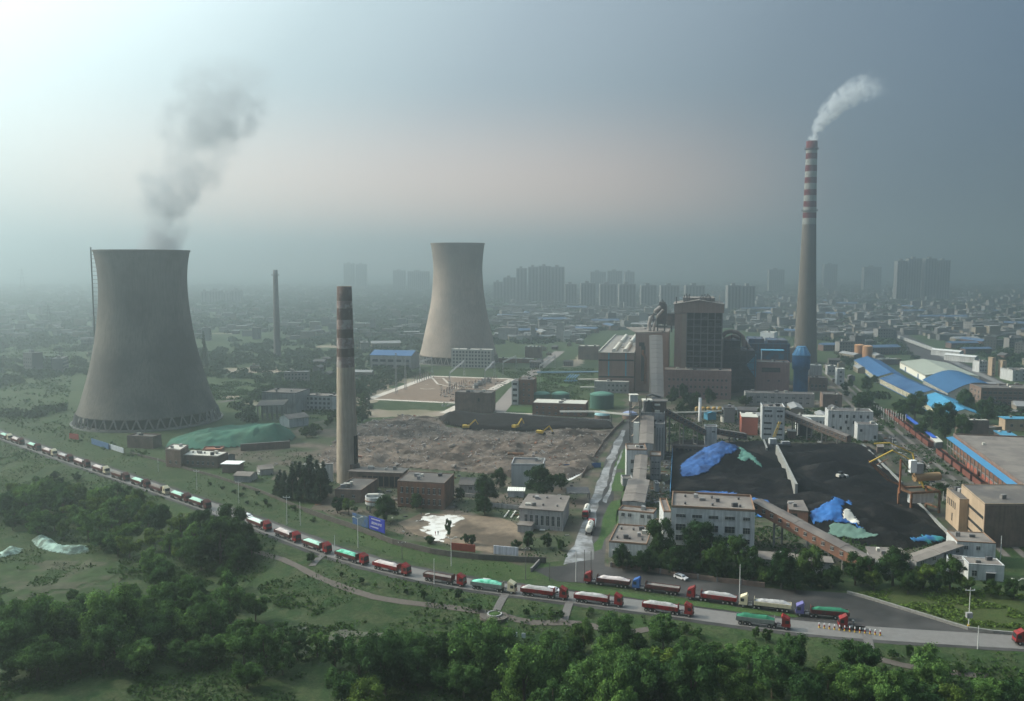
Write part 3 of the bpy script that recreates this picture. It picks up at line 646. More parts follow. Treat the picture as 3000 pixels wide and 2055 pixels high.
def gallery(a, b, wd, ht, label, wall, roof, legs=3, wins=0, wd2=None, gable=.5, name='conveyor_gallery', tilt_roof=True):
    """enclosed inclined conveyor bridge from a to b (floor level points)"""
    a = Vector(a); b = Vector(b); t = empty(name, (a.x, a.y, 0), 0, label, 'conveyor gallery'); wd2 = wd2 or wd
    d = Vector((b.x - a.x, b.y - a.y)); L = d.length; d /= L; n = Vector((-d.y, d.x)); rel = b - a
    def ring(t_, z0, z1, ex=0):
        w_ = (wd + (wd2 - wd) * t_) / 2 + ex; c = Vector((rel.x, rel.y)) * t_; zz = a.z + rel.z * t_
        return [(c.x - n.x * w_, c.y - n.y * w_, zz + z0), (c.x + n.x * w_, c.y + n.y * w_, zz + z0), (c.x + n.x * w_, c.y + n.y * w_, zz + z1), (c.x, c.y, zz + z1 + (gable if ex else 0)), (c.x - n.x * w_, c.y - n.y * w_, zz + z1)]
    r0 = ring(0, 0, ht); r1 = ring(1, 0, ht); q = MB()
    q.add(r0 + r1, [(0, 1, 6, 5), (1, 2, 7, 6), (4, 0, 5, 9), (0, 4, 3, 2, 1), (5, 6, 7, 8, 9), (2, 3, 8, 7), (3, 4, 9, 8)]); q.build('wall', wall, t)
    q = MB(); ns = max(2, int(L / 9))
    for i in range(ns):                                      # roof sheets lapped at each bay
        t0, t1 = i / ns, (i + 1) / ns; A_ = ring(t0, 0, ht + .10 + .10 * (i % 2), .35); B_ = ring(t1, 0, ht + .10 + .10 * (i % 2), .35)
        v = [A_[2], A_[3], A_[4], B_[2], B_[3], B_[4]]; v += [(x, y, z - .12) for x, y, z in v]
        q.add(v, [(0, 1, 4, 3), (1, 2, 5, 4), (6, 9, 10, 7), (7, 10, 11, 8), (0, 3, 9, 6), (2, 8, 11, 5), (0, 6, 7, 1), (1, 7, 8, 2), (3, 4, 10, 9), (4, 5, 11, 10)])
    q.build('roof', roof, t)
    for i in range(legs):
        s = (i + .7) / (legs + .3); w_ = (wd + (wd2 - wd) * s) / 2 - .3; zz = a.z + rel.z * s - .05
        if zz < 2.5: continue
        c = Vector((rel.x, rel.y)) * s; q = MB()
        for k in (-1, 1): q.beam((c.x + n.x * w_ * k, c.y + n.y * w_ * k, -.3), (c.x + n.x * w_ * k, c.y + n.y * w_ * k, zz), .6)
        for zc in np.arange(3, zz - 1, 4.5): q.beam((c.x + n.x * w_, c.y + n.y * w_, zc), (c.x - n.x * w_, c.y - n.y * w_, zc), .35)
        q.build('trestle', M_CONC, t)
    if wins:
        for side in (-1, 1):
            for i in range(wins):
                s = (i + .5) / wins; w_ = (wd + (wd2 - wd) * s) / 2 + .03; c = Vector((rel.x, rel.y)) * s; zz = a.z + rel.z * s + ht * .42
                o = bpy.data.objects.new('window', win_mesh(1.3, 1.2, 'plain')); COL.objects.link(o); o.parent = t
                o.location = (c.x + n.x * w_ * side, c.y + n.y * w_ * side, zz); o.rotation_euler = (0, 0, math.atan2(d.y, d.x) + (math.pi if side > 0 else 0))
    return t
def at(u, y, z):                       # world point at depth y, height z, picture column u
    dep = y * cp - (z - CAMH) * sp_; return Vector(((u - CX) / FPX * dep, y, z))
gallery(at(1855, 348, 1.2), at(1872, 376, 3.6), 8.6, 3.6, 'wide lower end of the coal conveyor gallery with a grey felt roof', M_WG, M_ROOF, 0)
gallery(at(1872, 376.2, 3.9), at(1880, 409, 9.5), 5.2, 3.2, 'grey roofed inclined conveyor gallery climbing to the white transfer tower', M_WG, M_ROOF, 2)
gallery(at(1893, 424, 10.2), at(1896, 456, 18.5), 6.4, 3.0, 'middle stretch of inclined gallery between transfer tower and crusher tower', M_WG, M_ROOF, 1)
building(rrect(1877, 457, 1945, 15), 22.5, 'tall grey crusher tower crowded with machinery on its roof', M_WG, M_ROOFD, [(0, 4, 2, 1.0, 1.2, 15, 3.4, .6, .6, 'void')])
building(rrect(1855, 446, 1871, 3), 19.5, 'narrow bright white shaft in front of the crusher tower', mat('fresh_white', (.80, .77, .72), .7, .05, .3), M_ROOFL, par=0, cat='shaft', name='lift_shaft')
building(rrect(1919, 447, 1946, 8), 18.3, 'ribbed grey silo block on the right of the crusher tower', M_WG, M_ROOFD, [(0, 3, 1, .25, 16, 1.0, 1, .3, .3, 'void')])
# open steel stair frame with a lit cabin on top
t = empty('stair_frame', at(1847, 452, 0), 0, 'open steel stair frame with a small lit cabin on top', 'steel frame')
q = MB()
for x in (0, 5.2):
    for y in (0, 5): q.beam((x, y, 0), (x, y, 29.5), .45)
for z in np.arange(4, 30, 3.7):
    for y in (0, 5): q.beam((0, y, z), (5.2, y, z), .3)
    for x in (0, 5.2): q.beam((x, 0, z), (x, 5, z), .3)
q.build('frame', M_STEEL, t)
q = MB()
for i, z in enumerate(np.arange(.3, 28, 3.7)):
    a, b = ((.6, .8), (4.6, .8)) if i % 2 else ((4.6, .8), (.6, .8)); q.beam((a[0], a[1], z), (b[0], b[1], z + 3.7), 1.1, .2)
q.build('stairs', mat('tread', (.42, .34, .27), .8, .2, 1), t)
MB().box(-.6, 3.4, -.4, 3.8, 29.6, 33.0).build('cabin', M_WW, t); MB().box(-.9, 3.7, -.7, 4.1, 33.01, 33.3).build('cabin_roof', M_ROOFL, t)
# machinery heads on the crusher tower
t = empty('dust_collector', at(1885, 459, 22.9), 0, 'blackened dust collector hopper with ducts on top of the crusher tower', 'machine')
q = MB(); q.box(.5, 4.5, 1, 6, 0, 4.8); q.beam((1, .6, 0), (3, .6, 6.5), .9); q.beam((4, 1, 4), (6.5, 2, 1), .8); q.build('hopper', M_STEEL, t)
q = MB(); q.box(0, 5, .5, 7, 5.5, 6.3); q.box(6.2, 9, 1, 6, 3.2, 4.1); q.build('cover', M_ROOFL, t)
MB().tube([(2, 3, 6.3), (2, 3, 8.2), (5, 3, 9.0), (9.5, 4, 7.5)], .55, 10).build('duct', M_STEEL, t)
building([Vector(p) for p in [tuple(at(1903, 462, 0)[:2]), tuple(at(1950, 462, 0)[:2]), tuple(at(1950, 470, 0)[:2]), tuple(at(1903, 470, 0)[:2])]], 28.0, 'flat topped head house where the upper conveyor leaves the crusher tower', M_BRD, M_ROOFD, par=0, over=.8)
gallery(at(1926, 471, 25.5), at(1921, 690, 41.5), 6.0, 3.6, 'long upper conveyor gallery rising to the brown bunker block', M_WG, mat('light_grey_sheet', (.095, .09, .087), .8, .12, .3, wave=(1.2, 'X')), 5, 0, wd2=9.6)
# galleries running right from the crusher tower over the coal yard's far edge
gallery(at(1928, 468, 22.0), at(2062, 475, 7.5), 5.0, 3.2, 'inclined conveyor gallery falling right from the crusher tower to the white junction box', M_BRD, M_ROOF, 3, 12)
building(rrect(2064, 474, 2100, 7), 12.0, 'white junction box between two falling conveyor galleries', M_WW, M_ROOF, [(0, 1, 1, 1.6, .7, 9.5, 1, 3.5, .5)])
gallery(at(2101, 477, 7.5), at(2180, 487, 3.0), 4.5, 3.0, 'short inclined gallery right of the white junction box', M_BRD, M_ROOF, 1, 6)
t = building(rrect(1972, 462, 2168, 5), 4.2, 'long ruined low wall building with missing panels below the inclined gallery', M_BRD, M_ROOFD, [(0, 14, 1, 1.3, 1.6, 1.4, 1, 1, 1, 'void')], par=.3)
gallery(at(2299, 512, 11.5), at(2487, 481, 2.5), 5.0, 3.2, 'long inclined conveyor gallery behind the white shed with small windows', M_BRD, M_ROOF, 4, 16)

building(rrect(2232, 501, 2298, 14), 18.4, 'white five storey block at the far side of the coal yard', M_WW, M_ROOF,
         [(0, 1, 1, 4.2, 1.0, 16.2, 1, 1.2, 7.3, 'void'), (0, 1, 1, 3.4, 1.0, 16.2, 1, 7.8, .9, 'void'), (0, 3, 1, 1.1, 1.4, 13.2, 1, 1.0, 6.6), (0, 2, 1, 1.1, 1.4, 13.2, 1, 8, 1),
          (0, 1, 3, 4.2, 1.0, 2.6, 3.3, 1.2, 7.3, 'void'), (0, 1, 3, 3.2, 1.0, 2.6, 3.3, 7.8, .9, 'void')], par=.9)
building(rrect(2172, 515, 2220, 17), 10.6, 'bright red brick cube left of the white five storey block', M_BRR, M_ROOFL, [(3, 2, 1, .8, 3.0, 5, 1, 2, 2, 'void')], par=0, over=.3)
building(rrect(2337, 510, 2380, 12), 9.0, 'open fronted shed with a bright white curved roof at the coal yard edge', M_WW, M_TIN, [(0, 1, 1, 6.5, 7, .3, 1, 0, 0, 'void')], par=0, over=.6, rooftype=('gable', 1.2, 1), cat='shed', name='shed')
building(rrect(2310, 502, 2332, 6), 4.6, 'small dark hut with a white roof left of the open fronted shed', M_BRD, M_ROOFL, par=0, over=.5, cat='hut', name='hut')
building(rrect(2336, 545, 2424, 9), 5.4, 'low white building with a bright flat roof joined to the long white block', M_WW, M_ROOFL, [(0, 5, 1, 1.2, 1.5, 1.8, 1, 6, .5)], par=.5)
building(rrect(2425, 512, 2557, 12), 14.6, 'long white block with scattered dark windows above the coal yard', M_WW, M_ROOFD, [(0, 6, 1, 1.3, 1.8, 11, 1, 1, 1, 'void'), (0, 3, 1, 1.3, 1.8, 7.6, 1, 8, 4, 'void'), (0, 5, 1, 1.3, 1.8, 4.0, 1, 1, 3, 'void')], par=.5)
building(rrect(2512, 496, 2572, 10), 9.4, 'white end wing with a doorway right of the long white block', M_WW, M_ROOFD, [(0, 1, 1, 1.3, 1.5, 5.5, 1, 1, 8, 'void'), (0, 1, 1, 1.4, 2.0, 1.6, 1, 8.5, .5, 'void')], par=.4)
building(rrect(2183, 625, 2386, 11), 9.0, 'long two storey grey building in front of the blue silo', M_WG, M_ROOFD, [(0, 9, 2, 2.0, 1.1, 2.2, 3.6, 2, 2)], par=.4)
building(rrect(2410, 600, 2467, 13), 11.4, 'square brown brick house with a single window right of the long grey building', M_BRD, M_ROOFD, [(0, 1, 1, 1.7, 2.0, 5.5, 1, 6, 1)], par=.5)
building(rect(P(2073, 1232), P(2098, 1231), 6), 4.6, 'small blue sheeted shed between the yellow tanks and the gallery', M_BLUEL, M_BLUEL, par=0, rooftype=('gable', .9, 1), cat='shed', name='shed')
t = empty('round_wall', P(2130, 1236), 0, 'low round white tank wall right of the blue shed', 'tank'); MB().lathe([(4.2, 0), (4.2, 4), (3.9, 4), (3.9, .5), (0, .5)], 24).build('tank_wall', M_ROOFL, t); MB().lathe([(4.4, 3.6), (4.4, 4.1), (3.85, 4.1)], 24).build('rim', M_CONC, t)
t = chimney(P(2050, 1236), 15.5, 1.05, .9, [(0, 0)], 'slim white steel stack among the yellow tanks', rings=(), mats=[mat('white_stack', (.72, .72, .70), .6, .08, .5)], n=16)
for k, (u, lb) in enumerate(((2042, 'leftmost small yellow tank behind the slim white stack'), (2059, 'small yellow tank right beside the slim white stack'), (2075, 'middle small yellow tank of the row of five'), (2091, 'small orange tank second from the right of the row'), (2108, 'rightmost orange tank of the row, next to a blue one'))):
    t = empty('storage_tank', at(u, 578, 0), 0, lb, 'tank', 'small yellow tanks in a row')
    MB().lathe([(1.45, 3.0), (1.5, 3.2), (1.5, 6.0), (.9, 6.6), (0, 6.7)], 16).build('vessel', mat('tank_ochre', (.48, .30, .10), .7, .12, .6), t)
    q = MB()
    for i in range(4): a = i * math.pi / 2 + .7; q.beam((1.2 * math.cos(a), 1.2 * math.sin(a), 0), (1.2 * math.cos(a), 1.2 * math.sin(a), 3.2), .25)
    q.build('leg_frame', M_STEEL, t)
t = empty('storage_tank', at(2126, 572, 0), 0, 'small light blue tank right of the yellow tanks', 'tank'); MB().lathe([(1.5, 2.2), (1.5, 4.4), (.8, 5.2), (0, 5.3)], 16).build('vessel', M_BLUEL, t); MB().lathe([(1.1, 0), (1.1, 2.2)], 10).build('skirt', M_STEEL, t)
# white pipes carried on low trestles
def pipe_rack(pts, label, r=.3, n=2, m=None, h=None):
    o0 = pts[0]; t = empty('pipe_rack', (o0.x, o0.y, 0), 0, label, 'pipe rack'); 
    for k in range(n):
        MB().tube([(p.x - o0.x, p.y - o0.y + k * 1.1, p.z + k * .25) for p in pts], r, 8).build('pipe', m or M_ROOFL, t)
    for a, b in zip(pts, pts[1:]):
        m_ = max(1, int((b - a).length / 14))
        for i in range(m_):
            p = a.lerp(b, (i + .5) / m_); q = MB().beam((p.x - o0.x, p.y - o0.y + .5, 0), (p.x - o0.x, p.y - o0.y + .5, p.z - r), .35); q.beam((p.x - o0.x, p.y - o0.y - .5, p.z - r - .12), (p.x - o0.x, p.y - o0.y + 1.6, p.z - r - .12), .22); q.build('post', M_STEEL, t)
    return t
pipe_rack([at(1952, 560, 5.5), at(2025, 562, 5.5), at(2115, 570, 5.0)], 'white twin pipes below the row of yellow tanks')
pipe_rack([at(1640, 560, 6), at(1740, 560, 6), at(1846, 548, 6)], 'pale pipe bridge in front of the brick laboratory and the round tents', r=.28, n=3)
pipe_rack([at(1574, 770, 6), at(1640, 771, 6), at(1755, 775, 6)], 'blue and white pipe line crossing the lawn behind the green tanks', r=.55, n=2, m=mat('pipe_blue', (.16, .27, .38), .6, .1, .5))
pipe_rack([at(1695, 715, 7), at(1756, 715, 7)], 'short white pipes entering the turbine hall, upper pair', r=.5, n=2)
pipe_rack([at(1700, 690, 4), at(1756, 690, 4)], 'short white pipes entering the turbine hall, lower pair', r=.4, n=2)
t = empty('blue_pipes', at(1657, 745, 0), 0, 'bundle of short slanted blue pipes left of the turbine hall', 'pipework')
for k in range(4): MB().tube([(k * 2.4, 0, 1), (k * 2.4 + 1, 0, 4.5), (k * 2.4 + 4.5, 6, 6.5)], .5, 8).build('pipe', mat('pipe_bright_blue', (.12, .26, .42), .5, .1, .5), t)
MB().tube([(-1.5, -.5, 2.2), (10, -.5, 2.2)], .5, 8).build('header_pipe', mat('pipe_bright_blue', (0, 0, 0)), t)

# ---- green tanks and round tents
def tank(c, r, h, label, m, dome=1.6, name='green_tank'):
    t = empty(name, (c.x, c.y, 0), 0, label, 'tank'); MB().lathe([(r, 0), (r, h)], 40).build('shell', m, t, smooth=True)
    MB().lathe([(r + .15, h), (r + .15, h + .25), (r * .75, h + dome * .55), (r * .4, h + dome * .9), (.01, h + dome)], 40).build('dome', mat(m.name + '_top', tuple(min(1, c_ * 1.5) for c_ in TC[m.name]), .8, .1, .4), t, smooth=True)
    q = MB()
    for a in np.linspace(0, 2 * math.pi, 24, endpoint=False): q.beam(((r) * math.cos(a), (r) * math.sin(a), h + .2), ((r) * math.cos(a), (r) * math.sin(a), h + 1.2), .08)
    q.lathe([(r - .04, h + 1.15), (r + .04, h + 1.15), (r + .04, h + 1.25)], 40); q.build('railing', M_STEEL, t)
    return t
TC = {'tank_green': (.055, .13, .10), 'tent_teal': (.30, .50, .52), 'tent_blue': (.24, .28, .42), 'tank_orange': (.45, .24, .12)}
M_TG = mat('tank_green', TC['tank_green'], .8, .12, .4, streak=.3)
tank(P(1763, 1195), 8.4, 9.5, 'largest dark green oil tank, next to the crusher tower', M_TG, 2.0)
tank(P(1587, 1183), 6.5, 7.2, 'left one of two domed green tanks behind the brick laboratory', M_TG, 1.8)
tank(P(1642, 1183), 6.5, 7.2, 'right one of two domed green tanks behind the brick laboratory', M_TG, 1.8)
for u, m_, lb in ((1764, 'tent_teal', 'pale teal round tank cover in front of the largest green tank'), (1845, 'tent_blue', 'violet blue round tank cover left of the steel stair frame')):
    c = P(u, 1226); t = empty('tank_cover', (c.x, c.y, 0), 0, lb, 'tank'); mm = mat(m_, TC[m_], .8, .1, .4)
    MB().lathe([(5.0, 0), (5.0, 2.4)], 24).build('wall', M_BRD, t); MB().lathe([(5.2, 2.42), (4.6, 3.6), (2.5, 4.6), (.01, 5.0)], 16).build('cover', mm, t)

# ---- brick buildings behind the rubble field
building(rrect(1560, 583, 1716, 17), 8.5, 'long low brick laboratory with a pale roof behind the black spoil heap', M_BRK, M_ROOFL, [(0, 8, 2, 1.2, 1.2, 1.3, 3.7, 1, 1)], par=.3)
building(rrect(1518, 630, 1562, 15), 17.8, 'four storey brick tower house with white balconies on its left', M_BRK, M_ROOFD, [(0, 2, 4, 1.1, 1.3, 2.2, 4.0, 2, 1)], par=.4)
t = building(rrect(1499, 629, 1518, 14), 17.0, 'white balcony stack on the left of the four storey brick house', M_WW, M_ROOFD, [(0, 1, 4, 3.2, 1.8, 1.8, 4.1, .3, .3, 'void')], par=.2)
building(rrect(1333, 595, 1439, 14), 13.6, 'windowless brown block with a tree against its front wall', M_BRD, M_ROOFD, [(0, 1, 1, 1.2, 2.2, 8, 1, 14, 6, 'void')], par=.5)
building(rrect(1322, 860, 1440, 12), 17.8, 'white five storey dormitory with rows of windows before the pale cooling tower', mat('pale_render', (.50, .48, .45), .9, .1, .3, streak=.3), M_ROOFL, [(0, 6, 5, 1.7, 1.8, 1.2, 3.4, 1, 20), (0, 6, 5, 1.7, 1.8, 1.2, 3.4, 20, 1)], par=.5)
t = building(rrect(1085, 850, 1205, 26), 13.5, 'low hall with a blue vaulted roof left of the pale cooling tower', M_WG, M_BLUE, [(0, 5, 2, 5.5, 2.4, 2.0, 5.2, 1, 1, 'void')], par=0, over=1.0, rooftype=('gable', 4.0, 0))
building(rrect(1460, 1180, 1511, 20), 16, 'pale blank walled hall to the right of the pale cooling tower', M_WG, M_ROOF)
building(rrect(1512, 1140, 1552, 20), 9, 'lower pale wing beside the blank walled hall', M_WG, M_ROOF)
building(rrect(1538, 950, 1582, 16), 12, 'brown cube with a green roof at the end of the plant road', M_BRD, mat('greenish_roof', (.30, .36, .33), .8, .1, .3))
building(rrect(1694, 935, 1754, 14), 14, 'brown blank hall just left of the turbine hall', M_BRD, M_ROOFL)
building(rrect(1630, 1160, 1650, 12), 24, 'slender grey tower block beyond the plant road', M_WG, M_ROOFD)
building(rrect(1650, 1150, 1672, 12), 13, 'pale low house right of the slender grey tower block', M_WW, M_ROOF, [(0, 3, 2, 1.6, 1.6, 2, 4, 1, 1)])
building(rrect(1460, 905, 1562, 4), 4.5, 'long brick perimeter store right of the pale cooling tower', M_BRK, M_ROOFL, par=0, over=.4)

# ---- left part of the works
building(rrect(768, 592, 868, 22), 14.0, 'blank pale hall with a dark roof edge behind the green mound', M_WG, M_ROOFD, par=.6, trim=M_STEEL)
t = empty('open_shed', at(756, 565, 0), 0, 'open shed on concrete posts in front of the blank pale hall', 'shed')
q = MB(); L_ = at(829, 565, 0).x - at(756, 565, 0).x
for i in range(6): q.beam((i * L_ / 5, 0, 0), (i * L_ / 5, 0, 9), .6); q.beam((i * L_ / 5, 9, 0), (i * L_ / 5, 9, 10.2), .6)
q.build('posts', M_CONC, t)
MB().add([(-1, -1, 9.0), (L_ + 1, -1, 9.6), (L_ + 1, 11, 11.4), (-1, 11, 10.8), (-1, -1, 9.5), (L_ + 1, -1, 10.1), (L_ + 1, 11, 11.9), (-1, 11, 11.3)], [(0, 3, 2, 1), (4, 5, 6, 7), (0, 1, 5, 4), (1, 2, 6, 5), (2, 3, 7, 6), (3, 0, 4, 7)]).build('roof', M_ROOFD, t)
building(rrect(892, 605, 985, 12), 10, 'white three storey house with rows of windows left of the brick chimney', M_WW, M_ROOF, [(0, 6, 3, 1.7, 1.6, 1.2, 3.1, .6, 4)], par=.5, trim=M_STEEL)
building(rect(P(848, 1254), P(905, 1246), 12), 5.5, 'small pale shed with a grey pitched roof beside the green mound', M_WW, M_ROOF, rooftype=('gable', 2.0, 0))
building([Vector(p[:2]) for p in (P(537, 1334, 5.8), P(637, 1339, 5.8), P(668, 1326, 5.8), P(560, 1320, 5.8))], 5.8, 'brown office with a long cream roof beside the railway line', M_BRD, M_ROOFL, [(0, 6, 1, 1.0, 1.4, 1.6, 1, 1, 1)], par=.3, vents=3)
building([Vector(p[:2]) for p in (P(484, 1317, 8.8), P(529, 1321, 8.8), P(552, 1306, 8.8), P(507, 1303, 8.8))], 8.8, 'taller brown end block of the cream roofed office', M_BRD, M_ROOFL, [(0, 2, 1, .9, 1.4, 2.0, 1, 1, 1)], par=.5)
building(rect(P(592, 1322, 3.5), P(650, 1320, 3.5), 9), 3.5, 'rust brown low store behind the cream roofed office', M_BRK, mat('rust_roof', (.28, .13, .09), .9, .2, .5))
building(rect(P(655, 1340, 3.4), P(688, 1332, 3.4), 9), 3.4, 'pale little annex with a pitched roof beside the cream roofed office', M_WG, M_ROOF, rooftype=('gable', 1.2, 1))
building(rect(P(650, 1361, 4.2), P(698, 1362, 4.2), 6.5), 4.2, 'kiosk with a gleaming white flat roof', M_BRD, mat('gleaming_roof', (.85, .85, .80), .5, .05, .4), par=0, over=.8)
building(rect(P(373, 1312), P(448, 1316), 8), 6.2, 'brick shed in front of the large dark cooling tower', M_BRD, M_ROOFD)
building(rect(P(870, 1378, 4), P(940, 1379, 4), 12), 4, 'flat roofed store behind the dark conifers', M_WG, M_ROOFL, par=.6)
building(rect(P(762, 1376, 3), P(800, 1372, 3), 8), 3, 'low grey house left of the conifers', M_WG, M_ROOF, rooftype=('gable', 1.2, 0))
building(rect(P(825, 1432), P(878, 1434), 8), 3.6, 'small grey hut in front of the conifers', M_WG, M_ROOF)
building(rect(P(686, 1412), P(732, 1414), 8), 3.0, 'collapsed grey shed near the railway line', M_WG, M_ROOF, rooftype=('gable', 1.0, 0))
t = empty('wire_reel_wall', P(972, 1412), 0, 'white dusty wall end beside the foot of the brick chimney', 'wall'); MB().box(-3.2, .6, 0, 1.2, 0, 8.2).build('panel', M_WW, t); MB().box(-3.4, .8, -.1, 1.3, 8.21, 8.5).build('coping', M_CONC, t); t.name = 'wall_end'

building([Vector(p[:2]) for p in (P(1163.7, 1410.8, 10.8), P(1301.6, 1418.7, 10.8), P(1331, 1390.5, 10.8), P(1197.6, 1383.7, 10.8))], 10.8, 'two storey red brick hall with tall windows at the rubble field edge', M_BRK, M_ROOFD,
         [(0, 4, 1, .95, 2.4, 6.2, 1, .8, 10.2), (0, 4, 1, .95, 2.4, 6.2, 1, 10.2, .8), (0, 4, 1, .95, 2.2, 1.8, 1, .8, 10.2), (0, 4, 1, .95, 2.2, 1.8, 1, 10.2, .8)], par=.4, trim=M_BRD)
building([Vector(p[:2]) for p in (P(980.5, 1437, 5), P(1058.5, 1440, 5), P(1106, 1406, 5), P(1033.7, 1402, 5))], 5, 'low brown L shaped store with a bright gutter left of the red brick hall', M_BRD, M_ROOFD, [(0, 2, 1, 1.2, 1.0, 2.2, 1, 1, 1)], par=.6)
t = building([Vector(p[:2]) for p in (P(1022, 1383, 6.8), P(1175, 1388, 6.8), P(1194, 1375, 6.8), P(1050, 1370, 6.8))], 6.8, 'colonnaded old workshop between the brick chimney and the red brick hall', M_BRD, M_ROOF, [(0, 7, 1, 2.0, 4.6, .6, 1, 6, .5, 'void')], par=0, over=.8)
t = empty('round_basin', P(1100, 1496), 0, 'round white concrete basin raised on posts in front of the workshop', 'tank')
MB().lathe([(.1, 2.8), (3.9, 2.8), (4.1, 3.2), (4.1, 6.2), (3.8, 6.2), (3.8, 4.6), (.1, 4.6)], 32).build('bowl', M_WW, t)
MB().lathe([(4.11, 4.4), (4.3, 4.4), (4.3, 4.8), (4.11, 4.8)], 32).build('band', M_RUST, t)
for i in range(6): a = i * math.pi / 3; MB().beam((3.4 * math.cos(a), 3.4 * math.sin(a), 0), (3.4 * math.cos(a), 3.4 * math.sin(a), 2.82), .45).build('post', M_CONC, t)
MB().box(-3.4, 1.2, .5, 2.0, 6.25, 6.6).build('catwalk', M_ROOFL, t)
building(rect(P(1498, 1364, 9.6), P(1592, 1366, 9.6), 13), 9.6, 'blank grey white cube behind the big round tree', mat('cube_white', (.46, .46, .46), .85, .06, .3, streak=.3), M_ROOFD, par=.9)
building(rect(P(1488, 1440, 2.6), P(1535, 1441, 2.6), 6), 2.6, 'little shed with a glaring ribbed tin roof below the grey cube', M_WW, mat('glare_tin', (.82, .80, .72), .5, .08, .3, wave=(1.0, 'X')), par=0, over=.5, cat='shed', name='shed')
building([Vector(p[:2]) for p in (P(1522, 1490, 7.6), P(1649, 1500, 7.6), P(1668, 1456, 7.6), P(1550, 1449, 7.6))], 7.6, 'grey flat roofed hall with tall narrow windows beside the haul road', M_WG, M_ROOF, [(0, 7, 1, 1.0, 3.8, 1.7, 1, 1.5, .6)], par=0, over=.5, vents=6)
building(rect(P(1516, 1540, 2.6), P(1556, 1543, 2.6), 5), 2.6, 'small annex at the left corner of the tall windowed hall', M_WG, M_ROOF, par=0, over=.3)
building(rect(P(1346, 1430, 2), P(1398, 1432, 2), 9), 3.6, 'dilapidated pitched roof house hidden between trees right of the brick hall', M_WG, M_ROOFD, [(0, 1, 1, 1.2, 1.2, 1.4, 1, 3, 1)], rooftype=('gable', 2.2, 0))
t = empty('striped_canopy', P(1662, 1476), 0, 'open canopy with a dark slatted roof beside the haul road', 'canopy')
q = MB()
for i in range(12): q.box(0, 9.6, i * .82, i * .82 + .55, 4.6, 4.75)
q.box(0, .35, 0, 9.6, 4.3, 4.58); q.box(9.2, 9.6, 0, 9.6, 4.3, 4.58); q.build('slatted_roof', M_STEEL, t)
for x in (.3, 9.3):
    for y in (.3, 9.2): MB().beam((x, y, 0), (x, y, 4.3), .4).build('post', M_CONC, t)
MB().box(0, 9.6, -.25, -.02, 4.3, 4.9).build('fascia', M_WG, t)

# ---- right edge: white house, tan block, canopied hall
building(rect(P(2838, 1654, 5), P(2943, 1660, 5), 7), 5, 'white house with a dark porch door at the right, nearest the road', M_WW, M_ROOF, [(0, 1, 1, 1.4, 1.8, 1.3, 1, 1, 8)], doors=[(0, 6.6, 2.6, 2.6)], par=.3)
t = building(rect(P(2775, 1638, 4.6), P(2836, 1645, 4.6), 5), 4.6, 'low white wing with a bright gable left of the porch house', M_WW, M_ROOFD, par=.2)
building(rrect(2803, 287, 2917, 12), 7.9, 'upper white storey with two small windows behind the porch house', M_WW, M_ROOF, [(0, 2, 1, 1.2, 1.2, 5.6, 1, 1, 3.5)], par=.4, trim=M_TRIM)
tb = [Vector((168, 306)), Vector((215, 306)), Vector((221, 334)), Vector((174, 334))]
t = building(tb, 15.3, 'tan block with dark ribbon windows facing the railway', M_TAN, M_ROOFD, [(3, 1, 1, 27, 1.1, 9.7, 1, .3, .3, 'void'), (3, 1, 1, 27, 1.1, 4.9, 1, .3, .3, 'void'), (3, 1, 1, 27, .9, 1.2, 1, .3, .3, 'void')], par=.5)
MB().box(.02, 46.9, -.26, -.02, 0, 15.2).build('front_cladding', M_BRD, t)
building([Vector((168.4, 324)), Vector((173.6, 324)), Vector((176.6, 340)), Vector((171.4, 340))], 12.2, 'lower tan stair wing with small windows on the far side of the tan block', M_TAN, M_ROOFD, [(3, 5, 1, .9, 2.6, 7.2, 1, 1, 4, 'void'), (3, 1, 1, 1.0, 3.0, 2, 1, 5, 5, 'void')], par=.4)
# hall with the blue canopy
a = Vector((233.5, 466)); b = Vector((205, 345)); d = (b - a).normalized(); nrm = Vector((-d.y, d.x)); 
hall = [b + nrm * 3.2, b + nrm * 50, a + nrm * 50, a + nrm * 3.2]
if (hall[1] - hall[0]).cross(hall[2] - hall[1]) < 0: hall = hall[::-1]
t = building(hall, 9.6, 'long flat roofed hall with a bright blue canopy along its railway side', M_BRK, M_ROOF, par=.9, trim=M_BRD)
q = MB(); o0 = hall[0]; 
def rl(p): return Vector((p.x - o0.x, p.y - o0.y))
p0, p1 = rl(a + nrm * 3.0), rl(b + nrm * 3.0); q0, q1 = rl(a - nrm * .4), rl(b - nrm * .4)
q.add([(p0.x, p0.y, 8.6), (p1.x, p1.y, 8.6), (q1.x, q1.y, 7.9), (q0.x, q0.y, 7.9), (p0.x, p0.y, 8.8), (p1.x, p1.y, 8.8), (q1.x, q1.y, 8.1), (q0.x, q0.y, 8.1)], [(0, 3, 2, 1), (4, 5, 6, 7), (0, 1, 5, 4), (1, 2, 6, 5), (2, 3, 7, 6), (3, 0, 4, 7)]); q.build('canopy', mat('canopy_blue', (.05, .19, .34), .6, .08, .4), t)
for i in range(20):
    p = rl(a.lerp(b, (i + .5) / 20)); MB().beam((p.x, p.y, 0), (p.x, p.y, 7.9), .35).build('post', M_CONC, t)
q = MB(); q.obox(rl(a + nrm * .3), rl(b + nrm * .3), .3, 3.9, 4.4); q.build('rail_beam', M_CONC, t)
q = MB()
for s0, s1 in ((.28, .45), (.5, .66), (.7, .8)): q.obox(rl(a.lerp(b, s0) + nrm * 1.2), rl(a.lerp(b, s1) + nrm * 1.2), .4, 0, 2.8)
q.build('brick_panel', M_BRR, t)

